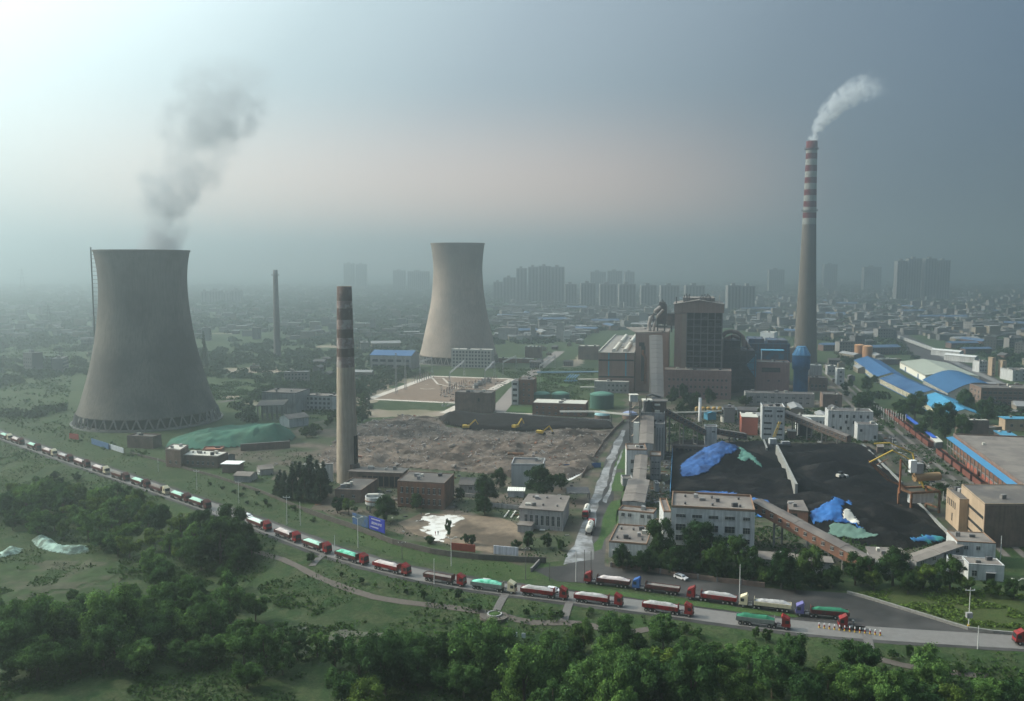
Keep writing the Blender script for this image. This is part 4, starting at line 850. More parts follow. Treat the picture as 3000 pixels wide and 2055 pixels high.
# ---- blue roofed warehouses
def shed(near, far, wd, he, rise, label, roof, wall=None, arch=False, bars=True):
    n_ = Vector(near); f_ = Vector(far); d = f_ - n_; L = d.length; d /= L; nr = Vector((d.y, -d.x)); t = empty('warehouse', (n_.x, n_.y, 0), math.atan2(d.y, d.x) - math.pi / 2, label, 'warehouse')
    # local: y along the length, x to the right
    K = 12 if arch else 2; pr = []
    for i in range(K + 1):
        s = i / K; pr.append((s * wd, he + rise * (math.sin(math.pi * s) if arch else 1 - abs(2 * s - 1))))
    q = MB(); q.box(0, wd, 0, L, -.3, he); 
    for y in (0, L):
        vs = [(x, y, z) for x, z in pr]; q.add(vs, [tuple(range(len(vs)))])
    q.build('wall', wall or mat('cream_wall', (.74, .68, .52), .85, .06, .3, streak=.2), t)
    q = MB(); top = []
    for x, z in pr:
        ex = -.5 if x == 0 else (.5 if x == wd else 0); top.append((x + ex, z + .05))
    vs = [(x, -.5, z) for x, z in top] + [(x, L + .5, z) for x, z in top] + [(x, -.5, z + .2) for x, z in top] + [(x, L + .5, z + .2) for x, z in top]; k = len(top); fs = []
    for i in range(k - 1): fs += [(i, k + i, k + i + 1, i + 1), (2 * k + i, 2 * k + i + 1, 3 * k + i + 1, 3 * k + i), (i, i + 1, 2 * k + i + 1, 2 * k + i), (k + i, 3 * k + i, 3 * k + i + 1, k + i + 1)]
    q.add(vs, fs); q.build('roof', roof, t, smooth=False)
    if bars:
        nb = int(L / 3.6)
        for i in range(nb):
            y = (i + .5) * L / nb; MB().box(-.07, .0, y - .65, y + .65, .9, he - .5).build('window', M_GLASS, t)
    else:
        for y in (.25 * L, .75 * L): MB().box(-.3, 0, y - 1.6, y + 1.6, 0, he * .72).build('door', M_BLUE, t)
        q = MB()
        for i in range(int(L / 5)): q.box(-.25, 0, i * 5 + 1, i * 5 + 2, he - 1.0, he - .1)
        q.build('vents', M_STEEL, t)
    MB().box(-.06, .0, 0, L, 0, .8).build('plinth', M_BLUE, t)
    return t
M_B2 = mat('blue_roof_near', (.025, .075, .17), .6, .2, .15, (.045, .11, .22), .5, .05, wave=(1.2, 'Y'))
shed((312, 748), (346, 884), 24, 4.8, 4.2, 'long blue roofed warehouse farthest from the camera', mat('blue_roof_far', (.035, .11, .24), .6, .12, .12, wave=(1.2, 'Y')))
shed((296, 641), (311, 738), 24, 4.8, 4.2, 'middle blue roofed warehouse of the row of three', M_B2)
shed((276, 556), (293, 630), 24, 4.8, 4.2, 'nearest warehouse of the row with a light blue roof', mat('light_blue_roof', (.06, .26, .42), .6, .2, .15, (.03, .11, .26), .62, .02, wave=(1.2, 'Y')))
shed((352.6, 745), (377, 850), 42, 6.8, 3.2, 'white walled warehouse with a pale grey green roof', mat('grey_green_roof', (.34, .36, .30), .8, .1, .15, wave=(1.6, 'Y')), mat('clean_white_wall', (.80, .77, .66), .8, .05, .3), bars=False)
shed((323, 646), (340, 722), 42, 5.8, 8.5, 'warehouse with a high arched blue roof and a grey gable', mat('arched_blue', (.03, .10, .21), .6, .12, .12, wave=(1.2, 'Y')), mat('grey_gable', (.50, .49, .43), .85, .1, .3), arch=True)
for p, lb in (((2517, 1046), 'left one of two orange brown round tanks beyond the blue warehouses'), ((2541, 1050), 'right one of two orange brown round tanks beyond the blue warehouses')):
    tank(P(*p), 5.2, 13, lb, mat('tank_orange', TC['tank_orange'], .8, .12, .3, streak=.4), 1.0, name='orange_tank')
building(rect(P(2560, 1070), P(2640, 1068), 10), 5, 'low dark shed with a white roof edge behind the grey green warehouse', M_BRD, M_ROOFL)
building(rect(P(2872, 1192), P(3060, 1196), 22), 13, 'dark apartment block at the right edge behind trees', M_BRD, M_ROOFD, [(0, 12, 3, 2.2, 1.6, 2.2, 3.6, 1, 1), (3, 3, 3, 2, 1.8, 2, 3.6, 1, 1)])
building(rect(P(2944, 1262), P(3040, 1264), 9), 7, 'small house with a light blue roof at the right edge', M_TAN, M_BLUEL, [(0, 3, 1, 1.4, 1.5, 2.5, 1, 1, 1)], par=0, over=.6)
building(rect(P(2932, 1300), P(2978, 1302), 14), 4.5, 'low house with a flat blue roof at the right edge', M_BRD, M_BLUEL, par=0, over=.6)
building(rect(P(2895, 1272), P(2935, 1268), 6), 3, 'low cream wall building behind the canopied hall', M_TAN, M_ROOFD)
building(rect(P(2806, 1276), P(2896, 1278), 5), 9.0, 'grey gabled back wing at the far end of the canopied hall', M_BRD, M_ROOFL, par=.4)
for (u0, u1, vb, h, d_, lb) in ((2905, 2915, 1102, 16, 7, 'thin tan gabled flats block, left one of a pair right of the train'), (2935, 2947, 1104, 14, 7, 'thin tan gabled flats block, right one of a pair right of the train'),
                                (2868, 2892, 1092, 10, 12, 'white balconied house beside the pale road'), (2966, 3030, 1118, 9, 20, 'white shop row at the right edge beyond the railway')):
    building(rect(P(u0, vb), P(u1, vb), d_), h, lb, M_TAN if 'tan' in lb else M_WW, M_ROOFD, [(0, 1 if u1 - u0 < 15 else 3, 3, 1.3, 1.2, 1.5, 3.6, .4, .4)])
building(rect(P(2226, 1036), P(2267, 1038), 16), 24, 'blank white slab building behind the dust filters', mat('white_slab_wall', (.78, .80, .82), .8, .05, .3), M_ROOFL)
# ============================================================ power block
tp = [Vector(P(u, v, 31)[:2]) for u, v in ((1753.6, 1034), (1858, 1035), (1876, 984), (1803, 984))]
t = building(tp, 31, 'brown turbine hall with two long white roof ventilators and blue corner strips', M_BROWN, mat('ribbed_roof', (.27, .245, .22), .85, .08, .1, wave=(3.0, 'Y')), par=.0, over=.6, cat='power station hall', name='turbine_hall')
f0 = tp[1] - tp[0]; L_ = f0.length; d = f0 / L_; dep = (tp[3] - tp[0]); dpl = dep.length; dn = dep.normalized()
M_STRIP = mat('blue_strip', (.06, .30, .42), .6, .1, .5); an = math.atan2(d.y, d.x)
for s in (.29, .77): MB().box(s * L_ - .5, s * L_ + .5, -.12, -.01, 12.6, 30.8).build('blue_strip', M_STRIP, t, rz=an)
for z0, z1 in ((24.5, 25.7), (11.2, 12.5)): MB().box(.3, L_ - .2, -.16, -.02, z0, z1).build('window_band', M_GLASS, t, rz=an)
for s in (.42, .74):
    for a0, a1 in ((.03, .44), (.5, .93)):
        p = [d * (L_ * s) + dn * (dpl * q_) for q_ in np.linspace(a0, a1, 24)]
        MB().tube([(x.x, x.y, 32.0) for x in p], [1.5 if i % 2 else 1.85 for i in range(24)], 12).build('roof_ventilator', M_ROOFL, t)
MB().obox((0, 0), (dep.x, dep.y), .7, 31.4, 32.4, off=-.1).build('roof_edge', M_ROOFL, t)
building(rrect(1741, 690, 1842, 7), 8.8, 'pale low annex with small windows at the foot of the turbine hall', M_WG, M_ROOFL, [(0, 5, 2, 1.4, 1.5, 1.4, 3.8, 10, 1)], par=.3)
t = building(rrect(1860, 699, 1957, 60), 46, 'brown bunker block where the upper coal conveyor enters', M_BROWN, M_ROOF, [(0, 1, 1, 3.2, 28, 8, 1, 4.5, 18, 'void'), (0, 1, 1, 4.2, 3.0, 36, 1, 3, 19, 'void')], par=.6, cat='power station hall')
MB().tube([(6, -1.2, 33), (6, -1.2, 30), (8, -1.2, 27), (8, -1.2, 6)], 1.1, 12).build('duct', M_RUST, t)
MB().box(-.2, 26, .3, 59, 46.8, 47.1).build('roof_deck', M_ROOF, t)
# twisted ducts and steam drum structure on the roof
t = empty('duct_cluster', at(1897, 712, 46.2), -R(11), 'dark cluster of bent ducts and rusty stacks rising above the bunker block', 'ductwork')
q = MB()
for x, y, h in ((1, 1, 10), (7, 1, 16), (12, 1, 20), (12, 8, 21), (4, 8, 14), (17, 2, 14)): q.beam((x, y, 0), (x + (h > 15) * .5, y, h), 1.0)
for z in (4, 9, 13): q.beam((0, 1, z), (17, 1, z), .5); q.beam((2, 8, z), (14, 8, z), .5)
q.build('frame', M_STEEL, t)
q = MB(); q.box(6.5, 13.5, 2, 9, 6, 19); q.box(8, 12.5, 2, 9, 19, 22.5); q.box(13.8, 20, 1, 8, 5, 14); q.build('casing', mat('sooty_casing', (.075, .07, .07), .9, .35, .4, (.13, .11, .10), .56, .25), t)
M_DUCT = mat('duct_grey', (.30, .28, .26), .7, .2, .4)
MB().tube([(1.5, 0, 0), (1.0, 0, 6), (2.2, 0, 11), (5.5, 0, 16), (9, 1, 19)], [1.3, 1.3, 1.4, 1.5, 1.3], 12).build('duct', M_DUCT, t)
MB().tube([(4.0, -.8, 0), (5.0, -.8, 7), (7.5, -.8, 13), (11, 0, 17)], 1.1, 12).build('duct', M_DUCT, t)
q = MB(); rr = random.Random(2)
for i in range(9): x = 7.5 + rr.random() * 6; y = 2 + rr.random() * 6; z = 19 + 3 * (8 < x < 12.4); q.beam((x, y, z), (x + rr.uniform(-.5, .5), y, z + rr.uniform(1.2, 2.8)), .4)
q.build('vent_pipes', M_STEEL, t)
q = MB().beam((20.5, .5, -1), (22.8, 1, 15), .7); q.build('stay', M_DUCT, t); t.scale = (1.12, 1.12, 1.08)
# boiler house
_r = rrect(1973, 676, 2114, 45); A0, B0 = _r[0], _r[1]; W_ = (B0 - A0).length
t = empty('boiler_house', (A0.x, A0.y, 0), -R(11), 'tallest boiler house with an open steel front and a brown gabled cap', 'boiler house')
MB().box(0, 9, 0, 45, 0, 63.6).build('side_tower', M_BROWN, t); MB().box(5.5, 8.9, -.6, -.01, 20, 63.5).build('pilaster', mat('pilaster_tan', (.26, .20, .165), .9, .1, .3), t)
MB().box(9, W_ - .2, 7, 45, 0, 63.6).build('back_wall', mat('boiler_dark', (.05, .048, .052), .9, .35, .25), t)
q = MB(); q.box(-.5, W_ + .5, -.8, 46, 64, 70.2); 
for y in (-.8, 46): q.add([(-.5, y, 70.2), (W_ + .5, y, 70.2), (W_ / 2, y, 73.4)], [(0, 1, 2)])
q.build('cap', M_BROWN, t)
q = MB(); vs = [(-1.2, -1.6, 70.1), (W_ / 2, -1.6, 73.5), (W_ + 1.2, -1.6, 70.1), (-1.2, 47, 70.1), (W_ / 2, 47, 73.5), (W_ + 1.2, 47, 70.1)]; vs += [(x, y, z + .35) for x, y, z in vs]
q.add(vs, [(0, 1, 4, 3), (1, 2, 5, 4), (6, 9, 10, 7), (7, 10, 11, 8), (0, 6, 7, 1), (1, 7, 8, 2), (3, 4, 10, 9), (4, 5, 11, 10), (0, 3, 9, 6), (2, 8, 11, 5)]); q.box(6, W_ - 6, 12, 44, 72.2, 75.0); q.build('cap_roof', M_ROOF, t)
q = MB(); xs_ = np.linspace(9.3, W_ - .6, 6)
for x in xs_: q.box(x - .32, x + .32, -.3, .3, 0, 63.9)
for x in xs_: q.box(x - .25, x + .25, 6.2, 6.8, 0, 63.9)
q.build('columns', mat('column_grey', (.17, .165, .165), .8, .15, .4), t)
rr = random.Random(4); q = MB()
for z in (21, 25.5, 30, 34.2, 39, 43, 48, 53, 58.5):
    for i in range(5):
        q.box(xs_[i], xs_[i + 1], -.16, .16, z + .02, z + .45)
        if rr.random() < .8: MB().box(xs_[i] + .3, xs_[i + 1] - .3, .4, 6.9, z, z + .25).build('floor', M_STEEL, t)
        if rr.random() < .6: q.beam((xs_[i], .2, z + 1.2), (xs_[i + 1], .2, z + 1.2), .14)
        if rr.random() < .4: MB().box(xs_[i] + rr.random() * 2, xs_[i] + 2.5 + rr.random() * 2.5, 3, 6.5, z + .3, z + rr.uniform(1.5, 3.8)).build('equipment', M_STEEL, t)
        if rr.random() < .25: q.beam((xs_[i], 0, z), (xs_[i + 1], 0, z + 4), .22)
q.build('girders', mat('column_grey', (0, 0, 0)), t)
q = MB(); 
for x, y, h in [(1, 3, 3), (7, 6, 4.5), (8.6, 7, 5.4), (9.6, 5, 4.2), (10.8, 8, 5.0), (19, 6, 3)] + [(W_ * .53 + i * 1.1, 6 + (i * 37 % 5), 3.2 + (i * 53 % 7) * .35) for i in range(8)]: q.tube([(x, y, 70.8), (x, y, 73.0 + h)], .38, 8)
q.build('vent_pipes', M_STEEL, t)
MB().tube([(W_ - 2, 20, 70), (W_ - 2.5, 20, 77)], .3, 6).build('steam_pipe', M_ROOFL, t)
for k in range(14): MB().beam((W_ * .1 + k * 2.4, -1.4, 72), (W_ * .1 + k * 2.4, -1.4, 73), .12).build('rail_post', M_STEEL, t) if k < 12 else None
building(rrect(1946, 662, 2142, 17), 21, 'broad purple brown brick base in front of the boiler house', mat('purple_brick', (.30, .19, .17), .92, .18, .5, streak=.3), M_ROOF, [(0, 14, 3, 1.3, 1.7, 3, 5.2, 2, 2)], par=.6, cat='power station hall')
# dark frame and filters right of the boiler
t = empty('filter_house', at(2117, 690, 0), -R(11), 'dark steel filter frame with a thick round duct right of the boiler house', 'filter house')
q = MB(); q.box(0, 13, 3, 30, 0, 41); q.box(13, 24, 4, 30, 0, 33); q.build('casing', mat('filter_dark', (.06, .06, .065), .9, .35, .25, (.10, .09, .09), .55, .1), t)
q = MB()
for x in (0, 6, 12.7, 18, 24): q.beam((x, 0, 0), (x, 0, 46 if x < 13 else 38), .6)
for z in range(6, 44, 6): q.beam((0, 0, z), (24 if z < 38 else 12.7, 0, z), .4)
for z in range(6, 38, 12): q.beam((0, 0, z), (12.7, 0, z + 6), .3); q.beam((24, 0, z), (12.7, 0, z + 6), .3)
q.build('frame', M_STEEL, t)
MB().tube([(-1, 8, 44), (2, 8, 47), (6, 8, 48), (11, 8, 47), (15, 8, 43.5), (16, 8, 36)], 1.7, 16).build('duct', M_BROWN, t)
MB().tube([(1, 14, 41), (8, 14, 44), (16, 14, 41), (21, 14, 34)], 1.5, 16).build('duct', M_BROWN, t)
t = empty('precipitator', at(2176, 745, 0), -R(11), 'row of dark precipitator boxes with blue railings behind the brick cube', 'filter')
q = MB(); q.box(0, 38, 0, 30, 14, 34); q.box(4, 17, 2, 28, 34, 38); q.box(20, 36, 2, 28, 34, 37); q.build('casing', mat('precip', (.09, .095, .115), .9, .35, .25, (.05, .09, .15), .55, .12), t)
q = MB()
for x in range(0, 39, 6):
    q.beam((x, -.6, 0), (x, -.6, 34), .6); q.beam((x, -.6, 35), (x + 3, -.6, 40), .25); q.beam((x + 3, -.6, 40), (x + 6, -.6, 35), .25)
for z in (14, 20, 27, 34.5): q.beam((0, -.6, z), (38, -.6, z), .4)
q.build('frame', mat('blue_frame', (.05, .13, .22), .7, .2, .4), t)
q = MB()
for k in range(3): q.add([(2 + k * 12, 1, 14), (10 + k * 12, 1, 14), (10 + k * 12, 9, 14), (2 + k * 12, 9, 14), (6 + k * 12, 5, 7)], [(0, 1, 4), (1, 2, 4), (2, 3, 4), (3, 0, 4)])
q.build('hopper', M_STEEL, t)
t = empty('blue_annex', at(2230, 712, 0), -R(11), 'blue sheeted upper storey behind the plain brick cube', 'building'); MB().box(0, 17, 0, 10, 0, 31).build('wall', mat('annex_blue', (.07, .17, .26), .8, .2, .3, (.10, .10, .11), .5, .15), t); MB().box(-.4, 17.4, -.4, 10.4, 31.01, 31.5).build('roof', M_BLUEL, t)
building(rrect(2213, 690, 2312, 18), 23.6, 'plain pinkish brick cube left of the blue silo', mat('pink_brick', (.37, .22, .195), .92, .14, .5, streak=.3), M_ROOFD, [(0, 1, 1, 14, 3.6, 16.4, 1, 4.5, 7, 'void'), (0, 2, 1, 1.4, 1.4, 9, 1, 6, 4)], par=.8, cat='building')
t = empty('hopper_chute', at(2184, 688, 0), -R(11), 'pale blue triangular hopper chute against the brick cube', 'hopper'); MB().add([(0, 0, 22), (7.6, 0, 30), (7.6, 0, 12), (0, 8, 22), (7.6, 8, 30), (7.6, 8, 12)], [(0, 2, 1), (3, 4, 5), (0, 1, 4, 3), (1, 2, 5, 4), (2, 0, 3, 5)]).build('chute', M_BLUEL, t); MB().beam((3.8, 4, 0), (3.8, 4, 18), .8).build('support', M_STEEL, t)
# blue silo
cS = P(2344, 1160); t = empty('silo', (cS.x, cS.y, 0), 0, 'deep blue silo with a cone top at the foot of the striped chimney', 'silo')
M_SILO = mat('silo_blue', (.035, .14, .30), .55, .12, .3, (.03, .10, .22), .5, .12, streak=.3)
MB().lathe([(5.4, 0), (5.4, 20), (6.6, 21), (6.8, 27), (6.5, 31.3)], 32).build('body', M_SILO, t, smooth=True)
MB().lathe([(6.9, 31.3), (6.9, 31.8), (3.4, 37.8), (3.4, 38.3), (0.01, 38.5)], 32).build('cone', mat('silo_blue_top', (.07, .22, .40), .5, .1, .4), t)
for i in range(12):
    a = i * math.pi / 6; MB().beam((6.8 * math.cos(a), 6.8 * math.sin(a), 32.0), (3.6 * math.cos(a), 3.6 * math.sin(a), 37.9), .3).build('rib', mat('rib_blue', (.18, .36, .50), .6, .1, .5), t)
building(rrect(2372, 735, 2408, 12), 16, 'grey blue pump house right of the blue silo', M_WG, M_ROOFL)
building(rrect(2370, 700, 2424, 14), 10, 'brown low hall below the pump house right of the blue silo', M_BRD, M_ROOFD, [(0, 4, 1, 1.6, 2, 3, 1, 1, 1)])
building(rrect(2452, 735, 2474, 10), 13, 'white framed stair house with red panels beside the warehouses', M_WW, M_ROOFL, [(0, 1, 3, 1.6, 1.4, 2.4, 3.8, 1, 1)])
building(rrect(2424, 800, 2450, 12), 8, 'pale small works office far right of the silo', M_WG, M_ROOFL, [(0, 2, 1, 1.6, 2, 3, 1, 1, 1)])
building(rrect(2300, 905, 2334, 10), 15, 'small brown block with a bright white roof line behind the filters', M_BRD, M_ROOFL)

# ============================================================ coal yard, rubble, mounds
cy = pw([(1968, 1298), (2170, 1302), (2330, 1305), (2500, 1302), (2545, 1310), (2625, 1400), (2700, 1480), (2790, 1585), (2650, 1612), (2560, 1600), (2400, 1560), (2213, 1500), (2100, 1440), (1965, 1440)])
patch('coal_yard', cy, M_COAL, .06, world=True, ragged=5)
def pile_field(name, poly, peaks, res, m, z0=.02, rough=.5, edge=6.0, base=.5, lumps=0, label=None, cat=None, lsc=.12):
    """peaks: (x, y, height, rx, ry, ang); returns (object, height function)"""
    xs_ = [p[0] for p in poly]; ys_ = [p[1] for p in poly]
    def f(x, y):
        x = np.asarray(x, float); y = np.asarray(y, float)
        e_ = np.where(inpoly(poly, x, y), np.clip(edist(poly, x, y) / edge, 0, 1), 0); z = base * fbm(x, y, 3, .06)
        for (px, py, h, rx, ry, an) in peaks:
            ca, sa = math.cos(an), math.sin(an); dx, dy = x - px, y - py; u = (dx * ca + dy * sa) / rx; v = (-dx * sa + dy * ca) / ry
            r = np.sqrt(u * u + v * v) * (1 + .35 * (fbm(x + 9, y + 5, 3, .07) - .5)); z = np.maximum(z, h * np.clip(1 - r, 0, 1) ** .9 * 1.0)
        if lumps:
            n1 = fbm(x, y, 4, lsc); z = z + lumps * np.clip(n1 - .42, 0, 1) * 3.2 + lumps * .3 * np.abs(fbm(x + 50, y, 3, lsc * 4) - .45)
        z = z + rough * (fbm(x + 31, y + 77, 4, .5) - .45)
        return np.maximum(z, 0) * e_ ** .7 + z0
    o = grid_mesh(name, np.arange(min(xs_), max(xs_), res), np.arange(min(ys_), max(ys_), res), f, m, keep=lambda c: inpoly(poly, c[:, 0], c[:, 1]), smooth=False)
    if label: tag(o, label, cat)
    return o, f
def pk(u, v, h, rx, ry, an=0, z=None): p = P(u, v, h if z is None else z); return (p.x, p.y, h, rx, ry, an)
coal_peaks = [pk(2330, 1325, 5, 24, 16, .5), pk(2400, 1330, 6, 26, 14, -.3), pk(2500, 1400, 5.5, 22, 18, .8), pk(2380, 1440, 5, 20, 12, .3), pk(2540, 1520, 5, 20, 14), pk(2620, 1560, 4, 18, 12), pk(2230, 1400, 4, 16, 20), pk(2030, 1420, 4.5, 18, 12), pk(2118, 1294, 12.5, 30, 24, .1), pk(2185, 1325, 8.5, 26, 22), pk(2060, 1350, 6.0, 22, 20), pk(2445, 1460, 9.5, 19, 18), pk(2350, 1400, 6.5, 20, 18), pk(2450, 1350, 7, 26, 16), pk(2290, 1370, 6, 14, 18), pk(2570, 1470, 6.5, 18, 20), pk(2150, 1440, 4.0, 26, 14), pk(2240, 1480, 4.5, 14, 16)]
coal, fc = pile_field('coal_heaps', cy, coal_peaks, 1.1, M_COAL, z0=.08, rough=1.3, edge=5, base=4.2, label='black coal heaps covering the yard under blue and green sheets', cat='coal heap')
coal['kind'] = 'stuff'
def GF(u, v, f):
    d = ray(u, v); t0 = (40 - CAMH) / d.z; t1 = (-.5 - CAMH) / d.z; ts = np.linspace(t0, t1, 1400); hh = f(d.x * ts, d.y * ts); i = int(np.argmax(CAMH + d.z * ts <= hh)); return (float(d.x * ts[i]), float(d.y * ts[i]))
def tarp(px, f, m, label, lift=.35, res=.6, wr=.75, name='tarpaulin'):
    q = [GF(u, v, f) for u, v in px]; xx = [p[0] for p in q]; yy = [p[1] for p in q]
    o = grid_mesh(name, np.arange(min(xx), max(xx) + res, res), np.arange(min(yy), max(yy) + res, res), lambda x, y: f(x, y) * 1.0 + lift + wr * (fbm(x * .25 + y * .6, y * .25 - x * .6, 3, .55) * 2 - .6) * np.clip(edist(q, x, y) / 2, .1, 1), m,
                  keep=lambda c: inpoly(q, c[:, 0] + (fbm(c[:, 0], c[:, 1], 3, .5) - .5) * 2.5, c[:, 1] + (fbm(c[:, 1], c[:, 0], 3, .5) - .5) * 2.5), smooth=False)
    so_ = o.modifiers.new('thick', 'SOLIDIFY'); so_.thickness = .08
    return tag(o, label, 'tarpaulin')
z1 = lambda l: [(1750 + x * .22614, 1120 + y * .22614) for x, y in l]
a8 = lambda l: [(2200 + x * .4398, 1200 + y * .4398) for x, y in l]
M_TB = mat('blue_tarp', (.032, .095, .26), .65, .35, .35, (.022, .055, .15), .54, .1); M_TB2 = mat('bright_blue_tarp', (.030, .13, .36), .6, .3, .4, (.02, .07, .22), .56, .15)
M_NET = mat('green_net', (.10, .22, .18), .85, .2, .3, (.07, .17, .14), .52, .12); M_NETP = mat('dust_net', (.25, .26, .23), .85, .25, .3)
tarp(z1([(1080, 1070), (1200, 985), (1400, 855), (1560, 790), (1650, 790), (1740, 810), (1830, 862), (1760, 930), (1650, 955), (1600, 1000), (1560, 1060), (1440, 1170), (1250, 1220), (1090, 1245), (1075, 1150)]), fc, M_TB, 'large dusty blue tarpaulin over the tallest coal heap')
tarp(z1([(1830, 855), (1920, 880), (2010, 960), (2140, 1110), (2060, 1080), (1960, 990), (1920, 1040), (1800, 990), (1860, 930)]), fc, M_NET, 'torn pale green net trailing off the right of the tallest coal heap')
tarp(a8([(390, 700), (480, 645), (545, 605), (640, 605), (670, 630), (600, 700), (700, 770), (755, 815), (640, 765), (540, 755), (400, 768)]), fc, M_TB2, 'bright blue tarpaulin peaked like a tent on the right coal heap')
tarp(a8([(602, 706), (650, 665), (700, 730), (720, 772), (690, 765)]), fc, M_ROOFL, 'pale grey sheet on the shoulder of the tent shaped tarpaulin')
tarp(a8([(520, 790), (560, 765), (640, 768), (760, 822), (860, 850), (740, 868), (600, 860), (510, 835)]), fc, mat('dark_net', (.10, .17, .14), .85, .3, .3), 'dull green net at the foot of the tent shaped tarpaulin')
tarp(a8([(5, 590), (60, 600), (110, 610), (155, 672), (90, 650), (30, 640), (0, 625)]), fc, M_TB2, 'ragged blue sheet just right of the white four storey block, upper piece')
tarp(a8([(30, 672), (80, 668), (140, 690), (200, 738), (120, 735), (30, 712)]), fc, M_TB2, 'ragged blue sheet just right of the white four storey block, lower piece')
tarp([(1995, 1450), (2060, 1440), (2120, 1443), (2160, 1450), (2120, 1456), (2040, 1455)], fc, M_TB, 'narrow crumpled blue sheet seen over the roof of the four storey block')
tarp(a8([(1060, 860), (1150, 848), (1230, 846), (1285, 858), (1270, 885), (1180, 893), (1090, 888)]), fc, mat('mixed_tarp', (.04, .15, .34), .6, .3, .4, (.05, .24, .22), .5, .2), 'flat blue and green sheet at the lower right of the coal yard')
# rubble field
rp_ = pw([(935, 1335), (1010, 1270), (1075, 1236), (1180, 1222), (1285, 1224), (1310, 1252), (1400, 1264), (1560, 1266), (1790, 1264), (1800, 1268), (1782, 1300), (1740, 1372), (1650, 1410), (1600, 1408), (1480, 1398), (1390, 1385), (1290, 1378), (1200, 1372), (1060, 1372), (1000, 1395), (940, 1370)])
M_RUB = mat('rubble', (.135, .106, .086), .95, .6, .35, (.055, .042, .034), .52, .06, .45)
rub, fr = pile_field('rubble', rp_, [pk(1250, 1330, 3.0, 30, 14), pk(1500, 1340, 3.0, 24, 12, .2), pk(1640, 1365, 4.0, 20, 12), pk(1420, 1300, 3.5, 40, 10), pk(1120, 1300, 3.0, 26, 12), pk(1150, 1255, 3.0, 30, 16), pk(1680, 1290, 3.5, 24, 14), pk(1700, 1350, 3.5, 16, 10)], 1.15, M_RUB, z0=.07, rough=1.0, edge=5, base=.8, lumps=2.6, lsc=.07)
rub['kind'] = 'stuff'; rub['label'] = 'grey brown demolition rubble heaped across the cleared site'
sp = pw([(1285, 1222), (1340, 1218), (1460, 1226), (1600, 1232), (1790, 1240), (1800, 1258), (1640, 1262), (1480, 1268), (1380, 1262), (1300, 1244)])
o, fs_ = pile_field('spoil_heap', sp, [pk(1345, 1230, 8.5, 38, 28, z=3), pk(1470, 1232, 7.5, 42, 26, z=3), pk(1560, 1234, 5, 50, 18, z=2), pk(1700, 1242, 3.4, 50, 14, z=2)], 1.2, mat('black_spoil', (.013, .011, .0105), .95, .4, .4), z0=.5, rough=.9, edge=3, base=4.5, label='long black spoil heap behind the rubble with two diggers on it', cat='spoil heap')
# green netted mound
gmv = pw([(484, 1312), (500, 1288), (580, 1262), (690, 1248), (800, 1242), (850, 1262), (868, 1284), (830, 1305), (760, 1308), (690, 1312), (600, 1318)])
o, fg = pile_field('netted_mound', gmv, [pk(800, 1243, 10.5, 36, 30, .1), pk(720, 1256, 8, 36, 24), pk(640, 1272, 5.5, 40, 20), pk(540, 1298, 2.5, 26, 14)], 1.0, mat('mound_net', (.065, .145, .10), .85, .22, .22, (.05, .14, .10), .5, .1, .2), z0=.3, rough=1.1, edge=7, base=2.0, lumps=1.3, lsc=.16, label='big green netted earth mound in front of the dark cooling tower', cat='earth mound')
t = empty('retaining_wall', P(705, 1322), 0, 'dark retaining wall in front of the green netted mound', 'wall'); MB().obox((0, 0), tuple((P(850, 1312) - P(705, 1322))[:2]), .8, 0, 3.6).build('panel', M_BRD, t); MB().obox((0, 0), tuple((P(850, 1312) - P(705, 1322))[:2]), 1.0, 3.61, 3.85).build('coping', M_CONC, t)
# debris with pale green nets in the river meadow
for k, (pts, lb) in enumerate(([([(92, 1585), (120, 1568), (150, 1580), (190, 1608), (255, 1600), (262, 1618), (200, 1626), (150, 1618), (110, 1605)]), 'pale green netted debris heap in the river meadow at the left'], [([(-5, 1622), (30, 1606), (65, 1608), (62, 1622), (20, 1632), (-5, 1634)]), 'smaller pale netted debris heap at the left picture edge'])):
    q = gw(pts); xx = [p[0] for p in q]; yy = [p[1] for p in q]
    def fd(x, y, q=q): return hg(x, y) + .1 + np.where(inpoly(q, x, y), np.clip(edist(q, x, y) / 2.5, 0, 1), 0) * (1.2 + 3.0 * (fbm(x, y, 3, .3) - .3))
    o = grid_mesh('debris_heap', np.arange(min(xx), max(xx), .7), np.arange(min(yy), max(yy), .7), fd, mat('pale_net', (.30, .42, .36), .85, .35, .5, (.12, .16, .13), .5, .3), keep=lambda c: inpoly(q, c[:, 0], c[:, 1]), smooth=False); tag(o, lb, 'debris')
# loose blocks and scrap on the rubble
rr = random.Random(11); q = MB()
for k in range(1500):
    while True:
        x = rr.uniform(min(p[0] for p in rp_), max(p[0] for p in rp_)); y = rr.uniform(min(p[1] for p in rp_), max(p[1] for p in rp_))
        if inpoly(rp_, x, y): break
    z = float(fr(x, y)); s = rr.uniform(.2, .75) * (2.0 if rr.random() < .05 else 1); a = Vector((x - s, y, z + .05)); b = a + Vector((rr.uniform(-2, 2) * s, rr.uniform(-1, 1) * s, rr.uniform(-.3, 1.2) * s)); q.beam(a, b, s, s * .7, mi=0 if rr.random() < .7 else (1 if rr.random() < .6 else 2))
o = q.build('scattered_blocks', [mat('block_grey', (.30, .27, .25), .9, .3, .8), mat('block_pale', (.42, .38, .34), .8, .2, .8), mat('block_brick', (.26, .13, .09), .9, .2, .8)]); o['kind'] = 'stuff'; o['label'] = 'broken blocks and scrap strewn over the rubble field'

